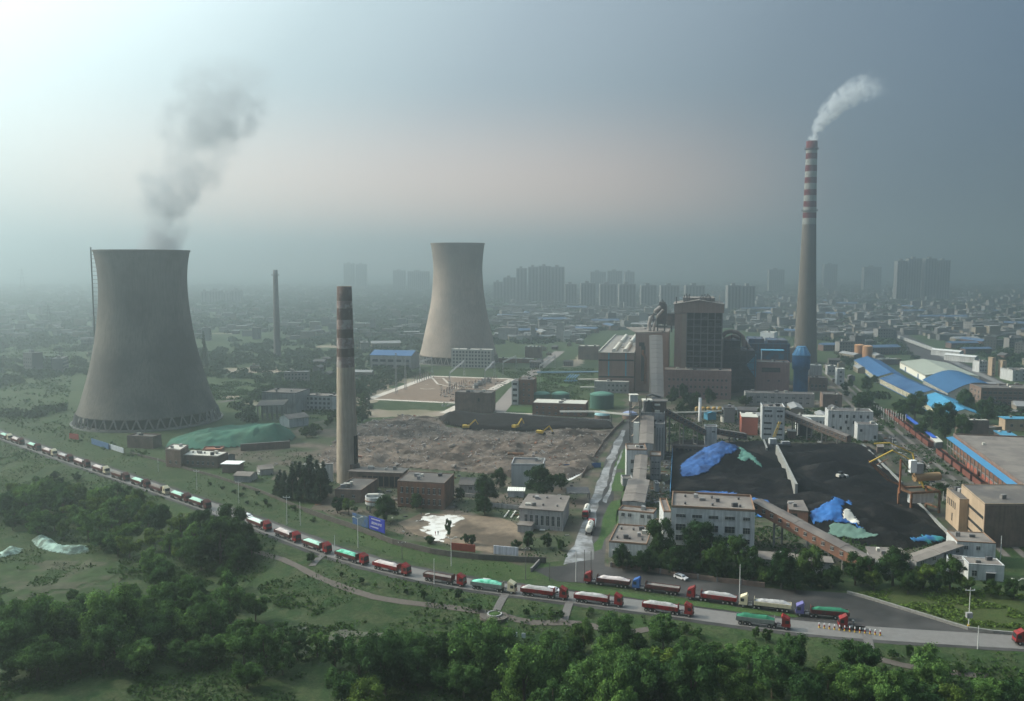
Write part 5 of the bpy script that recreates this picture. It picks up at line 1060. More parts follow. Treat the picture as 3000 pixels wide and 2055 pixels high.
# crane rails, bunker walls, brick kiosk in the coal yard
def strip_thing(name, a, b, wd, h, label, m, cat='wall'):
    a = Vector(a[:2]); b = Vector(b[:2]); t = empty(name, (a.x, a.y, 0), 0, label, cat); MB().obox((0, 0), tuple(b - a), wd, 0, h).build('beam', m, t); return t
A8 = lambda x, y: P(2200 + x * .4398, 1200 + y * .4398)
M_RAIL = mat('rail_bed', (.25, .25, .235), .9, .2, .4)
strip_thing('crane_rail', A8(170, 330), A8(300, 612), 1.1, 7.5, 'long concrete crane rail beam in the middle of the coal yard', M_RAIL, 'rail beam')
strip_thing('crane_rail', A8(740, 240), A8(1000, 495), 1.2, 1.0, 'upper stretch of the concrete rail beam left of the yellow crane', M_RAIL, 'rail beam')
strip_thing('crane_rail', A8(1090, 610), A8(1342, 866), 1.2, 1.0, 'lower stretch of the concrete rail beam beyond the yellow crane', M_RAIL, 'rail beam')
strip_thing('crane_rail', A8(782, 325), A8(900, 430), .9, .8, 'short pale rail beam parallel to the upper stretch', M_RAIL, 'rail beam')
strip_thing('crane_rail', A8(985, 560), A8(1055, 640), .9, .8, 'short broken rail beam below the yellow crane', M_RAIL, 'rail beam')
strip_thing('crane_rail', A8(85, 240), A8(105, 300), .9, 3.5, 'stub of rail beam below the jib crane', M_RAIL, 'rail beam')
building([Vector(P(u, v, 6)[:2]) for u, v in ((2311, 1494), (2368, 1500), (2352, 1468), (2308, 1470))], 6, 'roofed brick kiosk at the end of the middle crane rail', M_BRK, M_ROOF, [(0, 1, 1, 2.2, 4.5, .3, 1, 1, 4, 'void')], par=0, over=.3, cat='kiosk', name='kiosk')
building([Vector(P(u, v, 3.0)[:2]) for u, v in ((2570, 1312), (2590, 1312), (2588, 1303), (2568, 1303))], 3, 'tiny brown hut beside the upper rail beam', M_BRD, M_ROOF, par=0, over=.3, cat='hut', name='hut')
strip_thing('yard_fence', P(1963, 1460), P(1970, 1330), .25, 3.0, 'long thin blue sheet fence along the left of the coal yard', mat('fence_blue', (.06, .20, .36), .7, .2, .5), 'fence')
# conveyor bridge with brick side and windows in front of the coal yard
gallery(P(2214, 1580) + Vector((0, 0, 11.0)), P(2548, 1688) + Vector((0, 0, 1.6)), 5.0, 3.6, 'long descending brick conveyor gallery with square windows right of the four storey block', M_BRK, M_ROOF, 3, 13)
building([Vector(P(u, v, 3.6)[:2]) for u, v in ((2562, 1652), (2660, 1650), (2640, 1610), (2540, 1606))], 3.6, 'wide grey roofed receiving shed at the low end of the brick gallery', M_WG, M_ROOF, par=0, over=.8)
gallery(P(2664, 1672) + Vector((0, 0, 1.0)), P(2800, 1650) + Vector((0, 0, 4.0)), 5.5, 2.8, 'short rising gallery from the receiving shed to the white house', M_WG, M_ROOF, 0, 4)
building(rect(P(2225, 1640, 4), P(2330, 1648, 4), 8), 4, 'low grey store with a row of windows below the brick gallery', M_WG, M_ROOF, [(0, 4, 1, 1.1, 1.3, 1.6, 1, .5, .5)], par=0, over=.4)
building(rect(P(2340, 1645, 4.4), P(2440, 1652, 4.4), 6), 4.4, 'second low store among the trees below the brick gallery', M_WG, M_ROOF, par=0, over=.4)

# yellow travelling crane
base = P(2668, 1500); t = empty('portal_crane', (base.x, base.y, 0), R(12), 'rusty yellow portal crane with a bent roof frame and brown drum at the coal yard', 'crane')
q = MB()
for x in (-3, 10):
    for y in (-4, 4): q.beam((x, y, 0), (x, y, 9), .7)
for y in (-4, 4): q.beam((-3, y, 9), (10, y, 9), .8)
for x in (-3, 10): q.beam((x, -4, 9), (x, 4, 9), .8); q.beam((x, -4, 2), (x, 4, 2), .6)
q.build('portal', M_RUST, t)
MB().box(-2.5, 8, -3.4, -1, 4.5, 8.6).build('cabin', M_WW, t)
MB().tube([(1, 0, 14.2), (12.5, 0, 14.2)], 1.7, 16).build('drum', mat('drum_brown', (.30, .19, .10), .8, .2, .4), t)
q = MB(); q.beam((-5.5, 0, 8), (-5.5, 0, 22), .6); q.build('mast', mat('mast_rust', (.22, .085, .045), .8, .2, .4), t)
for y in (1.5, 9):
    q = MB()
    pts = [(-16, y + 4, 20), (-7, y + 2, 25), (1.5, y, 20.5), (6, y - 1, 9.5)] if y < 5 else [(-9, y + 4, 26), (-3, y + 2, 26.5), (6.5, y, 22), (9, y - 2, 9.5)]
    for a, b in zip(pts, pts[1:]): q.beam(a, b, .5)
    q.build('boom', M_YEL, t)
q = MB(); q.beam((-16, 5.5, 20), (-9, 3, 13), .7); q.beam((-9, 3, 13), (-3, 0, 10.5), .7); q.beam((-14, 9, 20), (-5, 6, 12), .4); q.beam((-13, 5, 19), (-7, 6, 21), .3); q.beam((1.5, 1.5, 20.5), (3, 0, 14), .3); q.beam((-5.5, 0, 22), (1.5, 0, 14), .3)
q.build('bracing', M_RUST, t)
MB().box(-1.6, 1.2, -1, .6, 16.5, 21.5).build('operator_cab', mat('cab_white', (.85, .85, .82), .6, .05, .5), t); MB().box(1.3, 4.4, -1, 2, 15.9, 20).build('winch_house', M_WG, t)
base = P(2272, 1318); t = empty('jib_crane', (base.x, base.y, 0), 0, 'small crane with a yellow lattice jib in front of the white five storey block', 'crane')
q = MB()
for k in (-.5, .5): q.beam((-1.0 + k, 0, 7), (2.0 + k, 0, 15.5), .35)
for i in range(5): q.beam((-1.5 + i * .6, 0, 7 + i * 1.7), (.1 + i * .6, 0, 8.2 + i * 1.7), .2)
q.build('jib', M_YEL, t); MB().box(-3.6, .2, -1.5, 1.5, 3.4, 6.2).build('machine_house', M_WW, t); MB().box(3.2, 7.6, -1.2, 1.4, 3.0, 4.6).build('counterweight', M_WG, t)
q = MB()
for x in (-3, 6): q.beam((x, 0, 0), (x, 0, 3.5), .7)
q.box(-4, 8, -1.8, 1.8, 2.6, 3.3); q.build('portal', M_STEEL, t)
t = empty('wheel_loader', Vector((*GF(2463, 1402, fc), 0)) + Vector((0, 0, float(fc(*GF(2463, 1402, fc))))), .4, 'small white wheel loader alone on the black coal', 'loader')
MB().box(-2, 1.2, -1, 1, .8, 2).build('body', M_ROOFL, t); MB().box(-.8, .6, -.8, .8, 2.01, 3.2).build('cab', M_GLASS, t); MB().box(2.4, 3.4, -1.3, 1.3, .3, 1.4).build('bucket', M_WW, t); MB().beam((1, 0, 1.4), (2.6, 0, .9), .5).build('arm', M_ROOFL, t)
for x in (-1.3, 1.2):
    for y in (-1.1, 1.1): MB().tube([(x, y - .2, .65), (x, y + .2, .65)], .65, 12).build('wheel', M_DARK, t)
# diggers on the spoil heap
def digger(p, rz, label, s=1.0):
    z = max(float(fs_(p.x, p.y)), float(fr(p.x, p.y))); t = empty('excavator', (p.x, p.y, z), rz, label, 'excavator', 'yellow diggers on the demolition site')
    q = MB()
    for y in (-1.4, 1.4): q.box(-2.2, 2.2, y - .35, y + .35, 0, .95)
    q.build('tracks', M_DARK, t); MB().box(-2.4, 1.3, -1.3, 1.3, 1.0, 2.4).build('body', M_YEL, t); MB().box(-.1, 1.35, .2, 1.25, 2.41, 3.3).build('cab', M_GLASS, t)
    MB().beam((1.2, -.4, 2), (4.6, -.4, 5.2), .6).build('boom', M_YEL, t); MB().beam((4.6, -.4, 5.3), (6.6, -.4, 2.0), .45).build('stick', M_YEL, t); MB().box(6.0, 7.2, -1, .2, .9, 2.1).build('bucket', M_STEEL, t); t.scale = (1.1,) * 3
digger(P(1368, 1246, 3), .1, 'left yellow digger with its boom raised on the black spoil heap'); digger(P(1512, 1256, 2), .9, 'right yellow digger reaching up from the black spoil heap'); digger(P(1585, 1272, 1.5), -.3, 'orange digger half hidden low in the rubble at the right')
# large pipe lying in the rubble
t = empty('scrap_pipe', P(1488, 1340, 1.5), 0, 'thick brown pipe lying in the rubble above the grey cube', 'pipe'); MB().tube([(0, 0, 1.6), (8.2, -.3, 1.5)], 1.0, 14).build('pipe_shell', M_RUST, t)

# ============================================================ railway, wagons
for off in (0, 6, 12, -6):
    a = P(2440, 1115); b = P(2925, 1560); d = (b - a).normalized(); n_ = Vector((d.y, -d.x, 0)) * -1
    struct(ribbon('railway_track', [tuple((a + n_ * off - d * 90)[:2]), tuple((b + n_ * off + d * 30)[:2])], 2.4, mat('ballast', (.13, .115, .105), .95, .3, .8), .10, world=True, step=30))
def wagon(p, rz, label, m, L=12.5, load=True, wh=True, H=2.6, zb=1.0):
    t = empty('freight_wagon', (p.x, p.y, 0), rz, label, 'wagon', 'freight wagons on the siding')
    q = MB(); q.box(-L / 2, L / 2, -1.45, 1.45, zb, zb + .25)
    for y in (-1.45, 1.33): q.box(-L / 2, L / 2, y, y + .12, zb + .26, zb + H)
    for x in (-L / 2, L / 2 - .12): q.box(x, x + .12, -1.32, 1.32, zb + .26, zb + H)
    q.build('body', m, t); MB().box(-L / 2 + .14, L / 2 - .14, -1.3, 1.3, zb + .27, zb + H - .5).build('load', M_COAL if load else M_RUST, t)
    for x in (-L / 2 + 2, L / 2 - 2):
        q = MB()
        for dx in (-.8, .8): q.tube([(x + dx, -.85, .45), (x + dx, .85, .45)], .45, 10)
        q.build('bogie', M_DARK, t)
    return t
M_WAG = mat('wagon_red', (.15, .055, .042), .85, .25, .5, (.15, .06, .045), .5, .3)
ords = ['first', 'second', 'third', 'fourth', 'fifth', 'sixth', 'seventh', 'eighth', 'ninth', 'tenth', 'eleventh', 'twelfth', 'thirteenth', 'fourteenth', 'fifteenth']
a = A8(1245, 300); b = A8(1560, 545); d = b - a; n_ = max(1, int(d.length / 13.6)); rz_ = math.atan2(d.y, d.x)
for k in range(n_): wagon(a.lerp(b, (k + .5) / n_), rz_, '%s brick red wagon, counted from the far end, beside the blue canopied hall' % ords[k], M_WAG)
a = A8(905, 30); b = A8(1200, 262); d = b - a; n_ = int(d.length / 13.6); rz_ = math.atan2(d.y, d.x)
for k in range(n_): wagon(a.lerp(b, (k + .5) / n_), rz_, '%s dull red wagon, counted from the far end, beside the long blue platform roof' % ords[k], M_WAG)
t = empty('platform_roof', A8(1010, 62), 0, 'long narrow blue platform roof beside the upper wagons', 'canopy'); v_ = A8(1222, 232) - A8(1010, 62)
MB().obox((0, 0), (v_.x, v_.y), 2.6, 3.6, 3.8).build('roof', mat('platform_blue', (.03, .10, .42), .6, .1, .5), t)
for k in range(14): MB().beam((v_.x * (k + .5) / 14, v_.y * (k + .5) / 14, 0), (v_.x * (k + .5) / 14, v_.y * (k + .5) / 14, 3.59), .25).build('post', M_STEEL, t)
building([Vector(P(u, v, 3)[:2]) for u, v in ((2742, 1298), (2762, 1296), (2745, 1280), (2725, 1281))], 3, 'little white roofed hut at the near end of the blue platform roof', M_WG, M_ROOFL, par=0, over=.3, cat='hut', name='hut')
a = P(2618, 988, 0); b = P(2752, 1038, 0); d = b - a; n_ = 14; rz_ = math.atan2(d.y, d.x); LW = d.length / n_ - 1.2
for k in range(n_):
    p = a.lerp(b, (k + .5) / n_); t = empty('train_carriage', (p.x, p.y, 0), rz_, '%s pale carriage, counted from the far end, of the long train' % ords[k], 'carriage', 'carriages of the long pale train')
    MB().box(-LW / 2, LW / 2, -1.6, 1.6, 1.1, 4.3).build('body', mat('carriage_pale', (.34, .34, .33), .8, .1, .2), t); MB().box(-LW / 2, LW / 2, -1.3, 1.3, 4.31, 4.7).build('roof', M_WG, t); MB().box(-LW / 2 + 1, LW / 2 - 1, -1.2, 1.2, .2, 1.09).build('bogies', M_DARK, t)
for (u, v, rz, l, lb) in ((2776, 1044, -.9, 26, 'long white shed roof just beyond the end of the pale train'), (2818, 1060, -.9, 20, 'second white roofed shed beyond the end of the pale train')):
    p = P(u, v); building(rect(Vector((p.x - 12, p.y + 14)), Vector((p.x + 6, p.y - 14)), 8), 6, lb, M_WW, M_TIN, rooftype=('gable', 1.5, 0))
struct(ribbon('far_road', [tuple(P(2752, 1040)[:2]), tuple(P(2860, 1092)[:2]), tuple(P(2940, 1128)[:2]), tuple(P(3060, 1180)[:2])], 7, mat('pale_road', (.17, .165, .16), .9, .1, .3), .07, world=True, step=25))
struct(ribbon('rail_embankment', [tuple(P(2560, 950)[:2]), tuple(P(2700, 1030)[:2]), tuple(P(2850, 1110)[:2]), tuple(P(3060, 1230)[:2])], 42, mat('dark_ballast', (.055, .05, .05), .95, .3, .1), .05, world=True, step=40))

# ============================================================ substation
def post_row(p0, p1, n_, h, ins=True):
    out = []
    for k in range(n_):
        p = p0.lerp(p1, k / max(1, n_ - 1)); out.append((p, h))
    return out
S = lambda x, y: P(1050 + x * .25818, 940 + y * .25818)
posts = []
for r_ in range(3): posts += post_row(S(940 + r_ * 35, 880 - r_ * 25), S(1170 + r_ * 25, 770 - r_ * 20), 9, 6)
for r_ in range(3): posts += post_row(S(610 + r_ * 30, 700 + r_ * 5), S(790 + r_ * 30, 640 + r_ * 6), 8, 6)
for r_ in range(2): posts += post_row(S(1290 + r_ * 40, 760 - r_ * 20), S(1550 + r_ * 20, 690), 8, 5)
p0 = None
for k, (p, h) in enumerate(posts):
    if p0 is None:
        p0 = empty('insulator_post', p, 0, 'thin grey insulator post in the switchyard', 'insulator post', 'insulator posts in the switchyard')
        MB().beam((0, 0, 0), (0, 0, 3.0), .32).build('stand', mat('galv_light', (.40, .41, .42), .6, .1, 1), p0); MB().lathe([(.2, 3.01), (.34, 3.3), (.2, 3.6), (.34, 3.9), (.2, 4.2), (.34, 4.5), (.2, 4.9), (.1, 5.6)], 8, cap0=True, cap1=True).build('insulator', mat('porcelain', (.16, .11, .10), .4, .1, 1), p0)
    else: dup(p0, p, 0)
def gantry(a, b, h, label):
    t = empty('steel_gantry', a, 0, label, 'gantry', 'lattice gantries over the switchyard'); d = b - a
    for s in (0, 1):
        q = MB(); c = d * s
        for k in (-1, 1): q.beam((c.x + k * .9, c.y, 0), (c.x, c.y, h + 2.5), .28)
        for z in np.arange(2, h, 2.5): w_ = .9 * (1 - z / (h + 2.5)); q.beam((c.x - w_, c.y, z), (c.x + w_, c.y, z + 1.4), .14)
        q.build('mast', mat('galv_light', (0, 0, 0)), t)
    q = MB(); q.beam((0, 0, h), (d.x, d.y, h), .3); q.beam((0, 0, h + 1.1), (d.x, d.y, h + 1.1), .3); nn = max(2, int(d.length / 2.2))
    for k in range(nn): q.beam(tuple(d * (k / nn) + Vector((0, 0, h + (k % 2) * 1.1))), tuple(d * ((k + 1) / nn) + Vector((0, 0, h + ((k + 1) % 2) * 1.1))), .14)
    q.build('crossbeam', mat('galv_light', (0, 0, 0)), t)
gantry(S(700, 650), S(835, 600), 14, 'left lattice gantry at the far corner of the switchyard')
gantry(S(1035, 800), S(1200, 640), 14, 'middle lattice gantry across the switchyard')
gantry(S(1435, 770), S(1545, 640), 14, 'right lattice gantry near the white dormitory')
gantry(S(1640, 640), S(1790, 560), 13, 'lattice gantry on the grass beside the plant road')
gantry(S(2055, 690), S(2230, 560), 13, 'lattice gantry over the pipe line lawn')
for x, y, tp_, lb in ((430, 830, 375, 'tall grey lattice mast at the left front of the switchyard'), (535, 785, 415, 'tall pale mast behind the front lattice mast of the switchyard')):
    p = S(x, y); h = float(ZV(p, 940 + tp_ * .25818)); t = empty('lattice_mast', p, 0, lb, 'mast'); q = MB()
    for k in ((-1, -1), (1, -1), (1, 1), (-1, 1)): q.beam((k[0] * .7, k[1] * .7, 0), (k[0] * .35, k[1] * .35, h), .22)
    for z in np.arange(1, h - 1, 2.0): q.beam((-.6, -.6, z), (.6, -.6, z + 1.6), .14); q.beam((.6, -.6, z + 1), (-.6, -.6, z + 2.6), .14)
    q.build('lattice', mat('galv_light', (0, 0, 0)), t); MB().lathe([(.9, h), (.9, h + .5)], 10, cap0=True, cap1=True).build('lamp_ring', M_CONC, t)
struct(ribbon('cable_trench', [tuple(S(960, 655)[:2]), tuple(S(790, 745)[:2]), tuple(S(1240, 750)[:2])], 1.8, M_LIGHT, .12, world=True, step=60))
struct(ribbon('cable_trench', [tuple(S(840, 650)[:2]), tuple(S(625, 755)[:2]), tuple(S(1150, 775)[:2])], 1.8, M_LIGHT, .125, world=True, step=60))
struct(ribbon('cable_trench', [tuple(S(820, 655)[:2]), tuple(S(960, 655)[:2])], 1.8, M_LIGHT, .13, world=True, step=60))
for y_ in (690, 728): struct(ribbon('cable_trench', [tuple(S(900 - (y_ - 655) * 1.9, y_)[:2]), tuple(S(760 - (y_ - 655) * 1.2 + 120, y_)[:2])], 1.5, M_LIGHT, .135, world=True, step=60))
struct(ribbon('cable_trench', [tuple(S(700, 770)[:2]), tuple(S(740, 785)[:2]), tuple(S(820, 783)[:2]), tuple(S(860, 770)[:2])], 1.5, M_LIGHT, .14, world=True, step=60))
for k, (x, y) in enumerate(((1370, 740), (1420, 715), (1470, 700), (1330, 770))):
    p = S(x, y); t = empty('transformer', p, .5, ['grey transformer nearest the brown block', 'second grey transformer from the brown block', 'third grey transformer from the brown block', 'smallest grey transformer in the switchyard'][k], 'transformer')
    MB().box(-2, 2, -1.3, 1.3, .3, 3.2).build('tank', M_WG, t); MB().tube([(-1.6, 0, 3.9), (1.6, 0, 3.9)], .5, 10).build('conservator', M_WG, t); MB().box(-1.2, 1.2, -1.9, -1.35, .5, 2.6).build('radiator', M_CONC, t)
# ============================================================ trucks and cars on the road
M_RED = mat('truck_red', (.27, .020, .024), .5, .2, 1.2, (.17, .035, .032), .52, .7); M_REDD = mat('dusty_red', (.13, .035, .035), .8, .35, 1.2, (.09, .05, .045), .5, .8); M_CREAM = mat('truck_cream', (.62, .55, .38), .5, .08, 1); M_TBL = mat('truck_blue', (.05, .12, .32), .45, .1, 1)
M_TYRE = mat('tyre', (.022, .022, .022), .9, .2, 2); M_HUB = mat('hub', (.30, .29, .28), .6, .2, 2); M_CHAS = mat('chassis', (.06, .05, .05), .8, .3, 2)
M_BEDG = mat('grey_bed', (.22, .24, .22), .7, .2, 1); M_LOADG = mat('grey_gravel', (.46, .45, .44), .95, .2, 1.2, (.33, .32, .31), .5, .6); M_LOADD = mat('dark_gravel', (.20, .18, .165), .95, .2, 1.2)
M_LOADP = mat('pale_dust', (.56, .50, .48), .95, .18, 1.2); M_TG1 = mat('green_sheet', (.07, .40, .24), .7, .16, .8, (.22, .60, .45), .5, .5); M_TG2 = mat('pale_green_sheet', (.42, .66, .54), .7, .12, .8); M_TG3 = mat('dark_green_sheet', (.035, .17, .10), .8, .2, .8)
M_TGW = mat('bright_sheet', (.66, .80, .72), .7, .1, .8)
def truck(loc, rz, label, cab=M_RED, bed=M_REDD, load=M_LOADG, L=14.6, heap=.9, group='lorries queuing along the road', hi=True, full=True, boards=True):
    """articulated tipper facing +x"""
    t = empty('tipper_truck', loc, rz, label, 'truck', group)
    c = MB(); cx = L / 2 - 2.3
    # cab with a raked windscreen
    pr = [(cx, .9), (cx + 2.25, .9), (cx + 2.3, 1.6), (cx + 2.05, 3.0), (cx + 1.5, 3.35), (cx + .1, 3.5), (cx, 3.4)]
    n = len(pr); c.add([(x, -1.22, z) for x, z in pr] + [(x, 1.22, z) for x, z in pr], [tuple(range(n)), tuple(range(2 * n - 1, n - 1, -1))] + [(i, n + i, n + (i + 1) % n, (i + 1) % n) for i in range(n)])
    cabo = c.build('cab', cab, t)
    MB().add([(cx + 2.30, -1.08, 1.75), (cx + 2.30, 1.08, 1.75), (cx + 2.09, 1.08, 2.9), (cx + 2.09, -1.08, 2.9)], [(0, 1, 2, 3)]).build('windscreen', M_GLASS, cabo)
    for y in (-1.235, 1.215): MB().box(cx + .9, cx + 1.9, y, y + .02, 1.85, 2.8).build('side_window', M_GLASS, cabo)
    MB().add([(cx - .2, -1.1, 3.42), (cx - .2, 1.1, 3.42), (cx + .2, 1.1, 4.0), (cx + .2, -1.1, 4.0), (cx + 1.3, 1.1, 3.42), (cx + 1.3, -1.1, 3.42)], [(0, 1, 2, 3), (3, 2, 4, 5), (0, 3, 5), (1, 4, 2)]).build('wind_deflector', cab, cabo)
    MB().box(cx + 2.31, cx + 2.4, -1.2, 1.2, .55, 1.05).build('bumper', M_CHAS if cab is not M_CREAM else cab, cabo)
    MB().box(-L / 2 + .3, cx + 2.0, -.5, .5, .75, 1.05).build('chassis', M_CHAS, t)
    q = MB()
    for x in (cx - 1.2, cx - .6): q.box(x, x + .4, -1.1, -.55, .7, 1.3)
    q.tube([(cx - 1.4, .8, 1.0), (cx - .3, .8, 1.0)], .35, 10); q.build('fuel_tank', M_HUB, t)
    x0, x1 = -L / 2, cx - 1.9
    if full:
        b = MB(); b.box(x0, x1, -1.25, 1.25, 1.25, 1.42)
        for y in (-1.25, 1.17): b.box(x0, x1, y, y + .08, 1.43, 2.4)
        b.box(x0, x0 + .08, -1.16, 1.16, 1.43, 2.4); b.box(x1 - .08, x1, -1.16, 1.16, 1.43, 3.15)
        for k in range(9):
            x = x0 + .3 + (x1 - x0 - .6) * k / 8
            for y in (-1.32, 1.26): b.box(x - .06, x + .06, y, y + .06, 1.3, 2.4)
        b.build('tipper_bed', bed, t)
        # heaped load
        nx_, ny_ = 26, 8; vs = []; rr_ = random.Random(sum(map(ord, label)))
        hs = [rr_.uniform(-.13, .13) for _ in range(7)]
        for i in range(nx_):
            for j in range(ny_):
                s = i / (nx_ - 1); q_ = j / (ny_ - 1); e_ = min(1, 5 * s, 5 * (1 - s)) * math.sin(math.pi * min(max(q_, .0), 1)) ** .6
                hh = heap + hs[int(s * 5.99)] * (1 - (s * 6 % 1)) + hs[min(6, int(s * 5.99) + 1)] * (s * 6 % 1) + rr_.uniform(-.06, .06)
                vs.append((x0 + .1 + s * (x1 - x0 - .2), -1.15 + q_ * 2.3, 2.22 + e_ * hh * 1.05))
        fs = [(i * ny_ + j, (i + 1) * ny_ + j, (i + 1) * ny_ + j + 1, i * ny_ + j + 1) for i in range(nx_ - 1) for j in range(ny_ - 1)]
        MB().add(vs, fs).build('load', load, t)
        MB().box((x0 + x1) / 2 - 1.5, (x0 + x1) / 2 + 1.5, -1.15, -1.05, .6, 1.15).build('side_guard', M_HUB, t)
    ax = [cx + 1.2, cx - 2.0, cx - 3.3] + ([x0 + 1.2, x0 + 2.5, x0 + 3.8] if full else [])
    for x in ax:
        for s in (-1, 1):
            w_ = MB().tube([(x, s * .82, .52), (x, s * 1.2, .52)], .52, 14).build('wheel', M_TYRE, t); 
            if hi: MB().tube([(x, s * 1.201, .52), (x, s * 1.23, .52)], .26, 10).build('hub', M_HUB, w_)
    return t
def road_pt(u, lane, z=.1):            # picture column -> point on the road, lane metres south of the centre line
    best = None
    for x in np.linspace(-1200, 240, 2900):
        y = float(road_y(x)); s = float(road_s(x)); k = math.sqrt(1 + s * s); px = x + s / k * lane; py = y - lane / k
        dep = py * cp - (z - CAMH) * sp_; uu = CX + FPX * px / dep
        if best is None or abs(uu - u) < best[0]: best = (abs(uu - u), px, py, math.atan(s))
    return Vector((best[1], best[2], z)), best[3]
near = [(905 - 147, 'lorry with a bright sheet half hidden behind the roadside wood', M_RED, M_REDD, M_TGW), (841, 'lorry with grey dust load and red cab, first fully clear of the wood', M_RED, M_REDD, M_LOADP),
        (928, 'red cabbed lorry with a pale green sheet, third clear of the wood', M_RED, M_REDD, M_TG2), (1032, 'red cabbed lorry with a vivid green tarpaulin opposite the blue billboard', M_RED, M_REDD, M_TG1),
        (1147, 'red cabbed lorry piled with pinkish white dust', M_RED, M_RED, M_LOADP), (1304, 'dark red lorry with a nearly empty bed', M_RED, M_REDD, M_LOADD),
        (1446, 'cream cabbed lorry with a grey bed under vivid green sheet', M_CREAM, M_BEDG, M_TG1), (1593, 'red cabbed lorry with a short grey load beside the white car', M_RED, M_RED, M_LOADG),
        (1752, 'red cabbed lorry with a long grey load opposite the parked blue cabbed one', M_RED, M_RED, M_LOADG), (1955, 'red cabbed lorry with a violet grey load, second last before the cones', M_RED, M_RED, M_LOADG),
        (2235, 'red cabbed lorry with a grey green bed next to the traffic cones', M_RED, M_BEDG, M_TG3)]
for u, lb, c, b, l in near:
    p, a = road_pt(u, 2.3); truck(p, a, lb, c, b, l, heap=.1 if 'empty' in lb else .85)
far_tr = [(146, 'grey'), (186, 'green'), (228, 'grey'), (265, 'pale'), (297, 'grey'), (350, 'dark'), (411, 'green'), (468, 'red'), (528, 'green'), (587, 'green')]
for k, (u, s) in enumerate(((18, 'green'), (52, 'pale'), (100, 'green'), (146, 'pale'), (191, 'grey'), (241, 'pale'), (296, 'pale'), (352, 'dark'), (411, 'green'), (467, 'dark'), (528, 'green'), (586, 'green'))):
    p, a = road_pt(u, 2.3)
    truck(p, a, '%s lorry from the left picture edge in the hazy queue, %s load' % (ords[k], {'green': 'pale green sheeted', 'pale': 'whitish', 'grey': 'grey', 'dark': 'dark'}[s]), M_REDD if k % 3 else M_CREAM, M_REDD, {'green': M_TG2, 'pale': M_LOADP, 'grey': M_LOADG, 'dark': M_LOADD}[s], hi=False, L=14.6)
for u, lane, lb, c, b, l in ((1776, -13.5, 'red and white cabbed lorry facing left, first in the parked row, pale load', M_RED, M_REDD, M_LOADP), (1921, -13.0, 'blue cabbed lorry with an almost empty dark red bed, facing left', M_TBL, M_REDD, M_LOADD),
                             (2084, -11.2, 'red lorry facing left with a grey load beside the tall white pole', M_RED, M_RED, M_LOADG), (2240, -10.6, 'cream cabbed lorry facing left with a whitish load', M_CREAM, M_CREAM, M_LOADG),
                             (2408, -8.8, 'violet blue cabbed lorry facing left with a dark red bed of green sheet', mat('truck_violet', (.14, .13, .30), .45, .1, 1), M_REDD, M_TG3)):
    p, a = road_pt(u, lane); truck(p, a + math.pi, lb, c, b, l, heap=.1 if 'empty' in lb else .8)
p, a = road_pt(2494, -1.8); t = truck(p, a + math.pi, 'red tractor unit without trailer driving left past the cones', M_RED, full=False, L=7.2); MB().box(-3.4, .6, -.9, .9, 1.1, 1.35).build('fifth_wheel_deck', M_CHAS, t); MB().tube([(-.4, -.6, 1.4), (-.4, -.6, 2.3)], .3, 8).build('cargo', M_HUB, t)
p, a = road_pt(2985, 1.2); truck(p + Vector((math.cos(a) * 6, math.sin(a) * 6, 0)), a + math.pi, 'red lorry entering the picture at the right edge', M_RED, M_REDD, M_LOADD)
def car(loc, rz, label, m, suv=True):
    t = empty('parked_car', loc, rz, label, 'car'); pr = [(-2.3, .35), (2.3, .35), (2.35, .85), (1.3, 1.02), (.6, 1.55), (-1.7, 1.6), (-2.25, 1.05)]; n = len(pr); q = MB()
    q.add([(x, -.9 if z < 1.1 else -.72, z) for x, z in pr] + [(x, .9 if z < 1.1 else .72, z) for x, z in pr], [tuple(range(n)), tuple(range(2 * n - 1, n - 1, -1))] + [(i, n + i, n + (i + 1) % n, (i + 1) % n) for i in range(n)]); q.build('body', m, t)
    q = MB(); q.add([(1.28, -.74, 1.04), (1.28, .74, 1.04), (.66, .64, 1.5), (.66, -.64, 1.5)], [(0, 1, 2, 3)]); q.build('windscreen', M_GLASS, t)
    for s in (-1, 1): MB().add([(1.0, s * .92, 1.02), (-2.0, s * .92, 1.05), (-1.6, s * .76, 1.5), (.5, s * .76, 1.48)], [(0, 1, 2, 3)]).build('side_window', M_GLASS, t)
    MB().add([(-2.27, -.74, 1.06), (-2.27, .74, 1.06), (-1.8, .64, 1.52), (-1.8, -.64, 1.52)], [(0, 3, 2, 1)]).build('rear_window', M_GLASS, t)
    for x in (-1.4, 1.45):
        for s in (-1, 1): MB().tube([(x, s * .7, .34), (x, s * .93, .34)], .34, 12).build('wheel', M_TYRE, t)
    return t
M_CARW = mat('car_white', (.70, .70, .70), .35, .03, 1, spec=.5)
p, a = road_pt(1621, -2.4); car(p, a, 'white car overtaking beside the short loaded red lorry', M_CARW)
p, a = road_pt(1428, -2.0); car(p, a, 'pale car hidden behind the vivid green sheeted lorry', mat('car_silver', (.45, .47, .46), .4, .05, 1))
p, a = road_pt(726, -1.8); car(p, a, 'white car beside the wood at the bright sheeted lorry', M_CARW)
p = P(1995, 1697, .1); car(p, math.radians(-48), 'white van parked askew behind the blue cabbed lorry', M_CARW)
p = P(770, 1390, .1); car(p, .6, 'white car parked by the conifers', M_CARW)
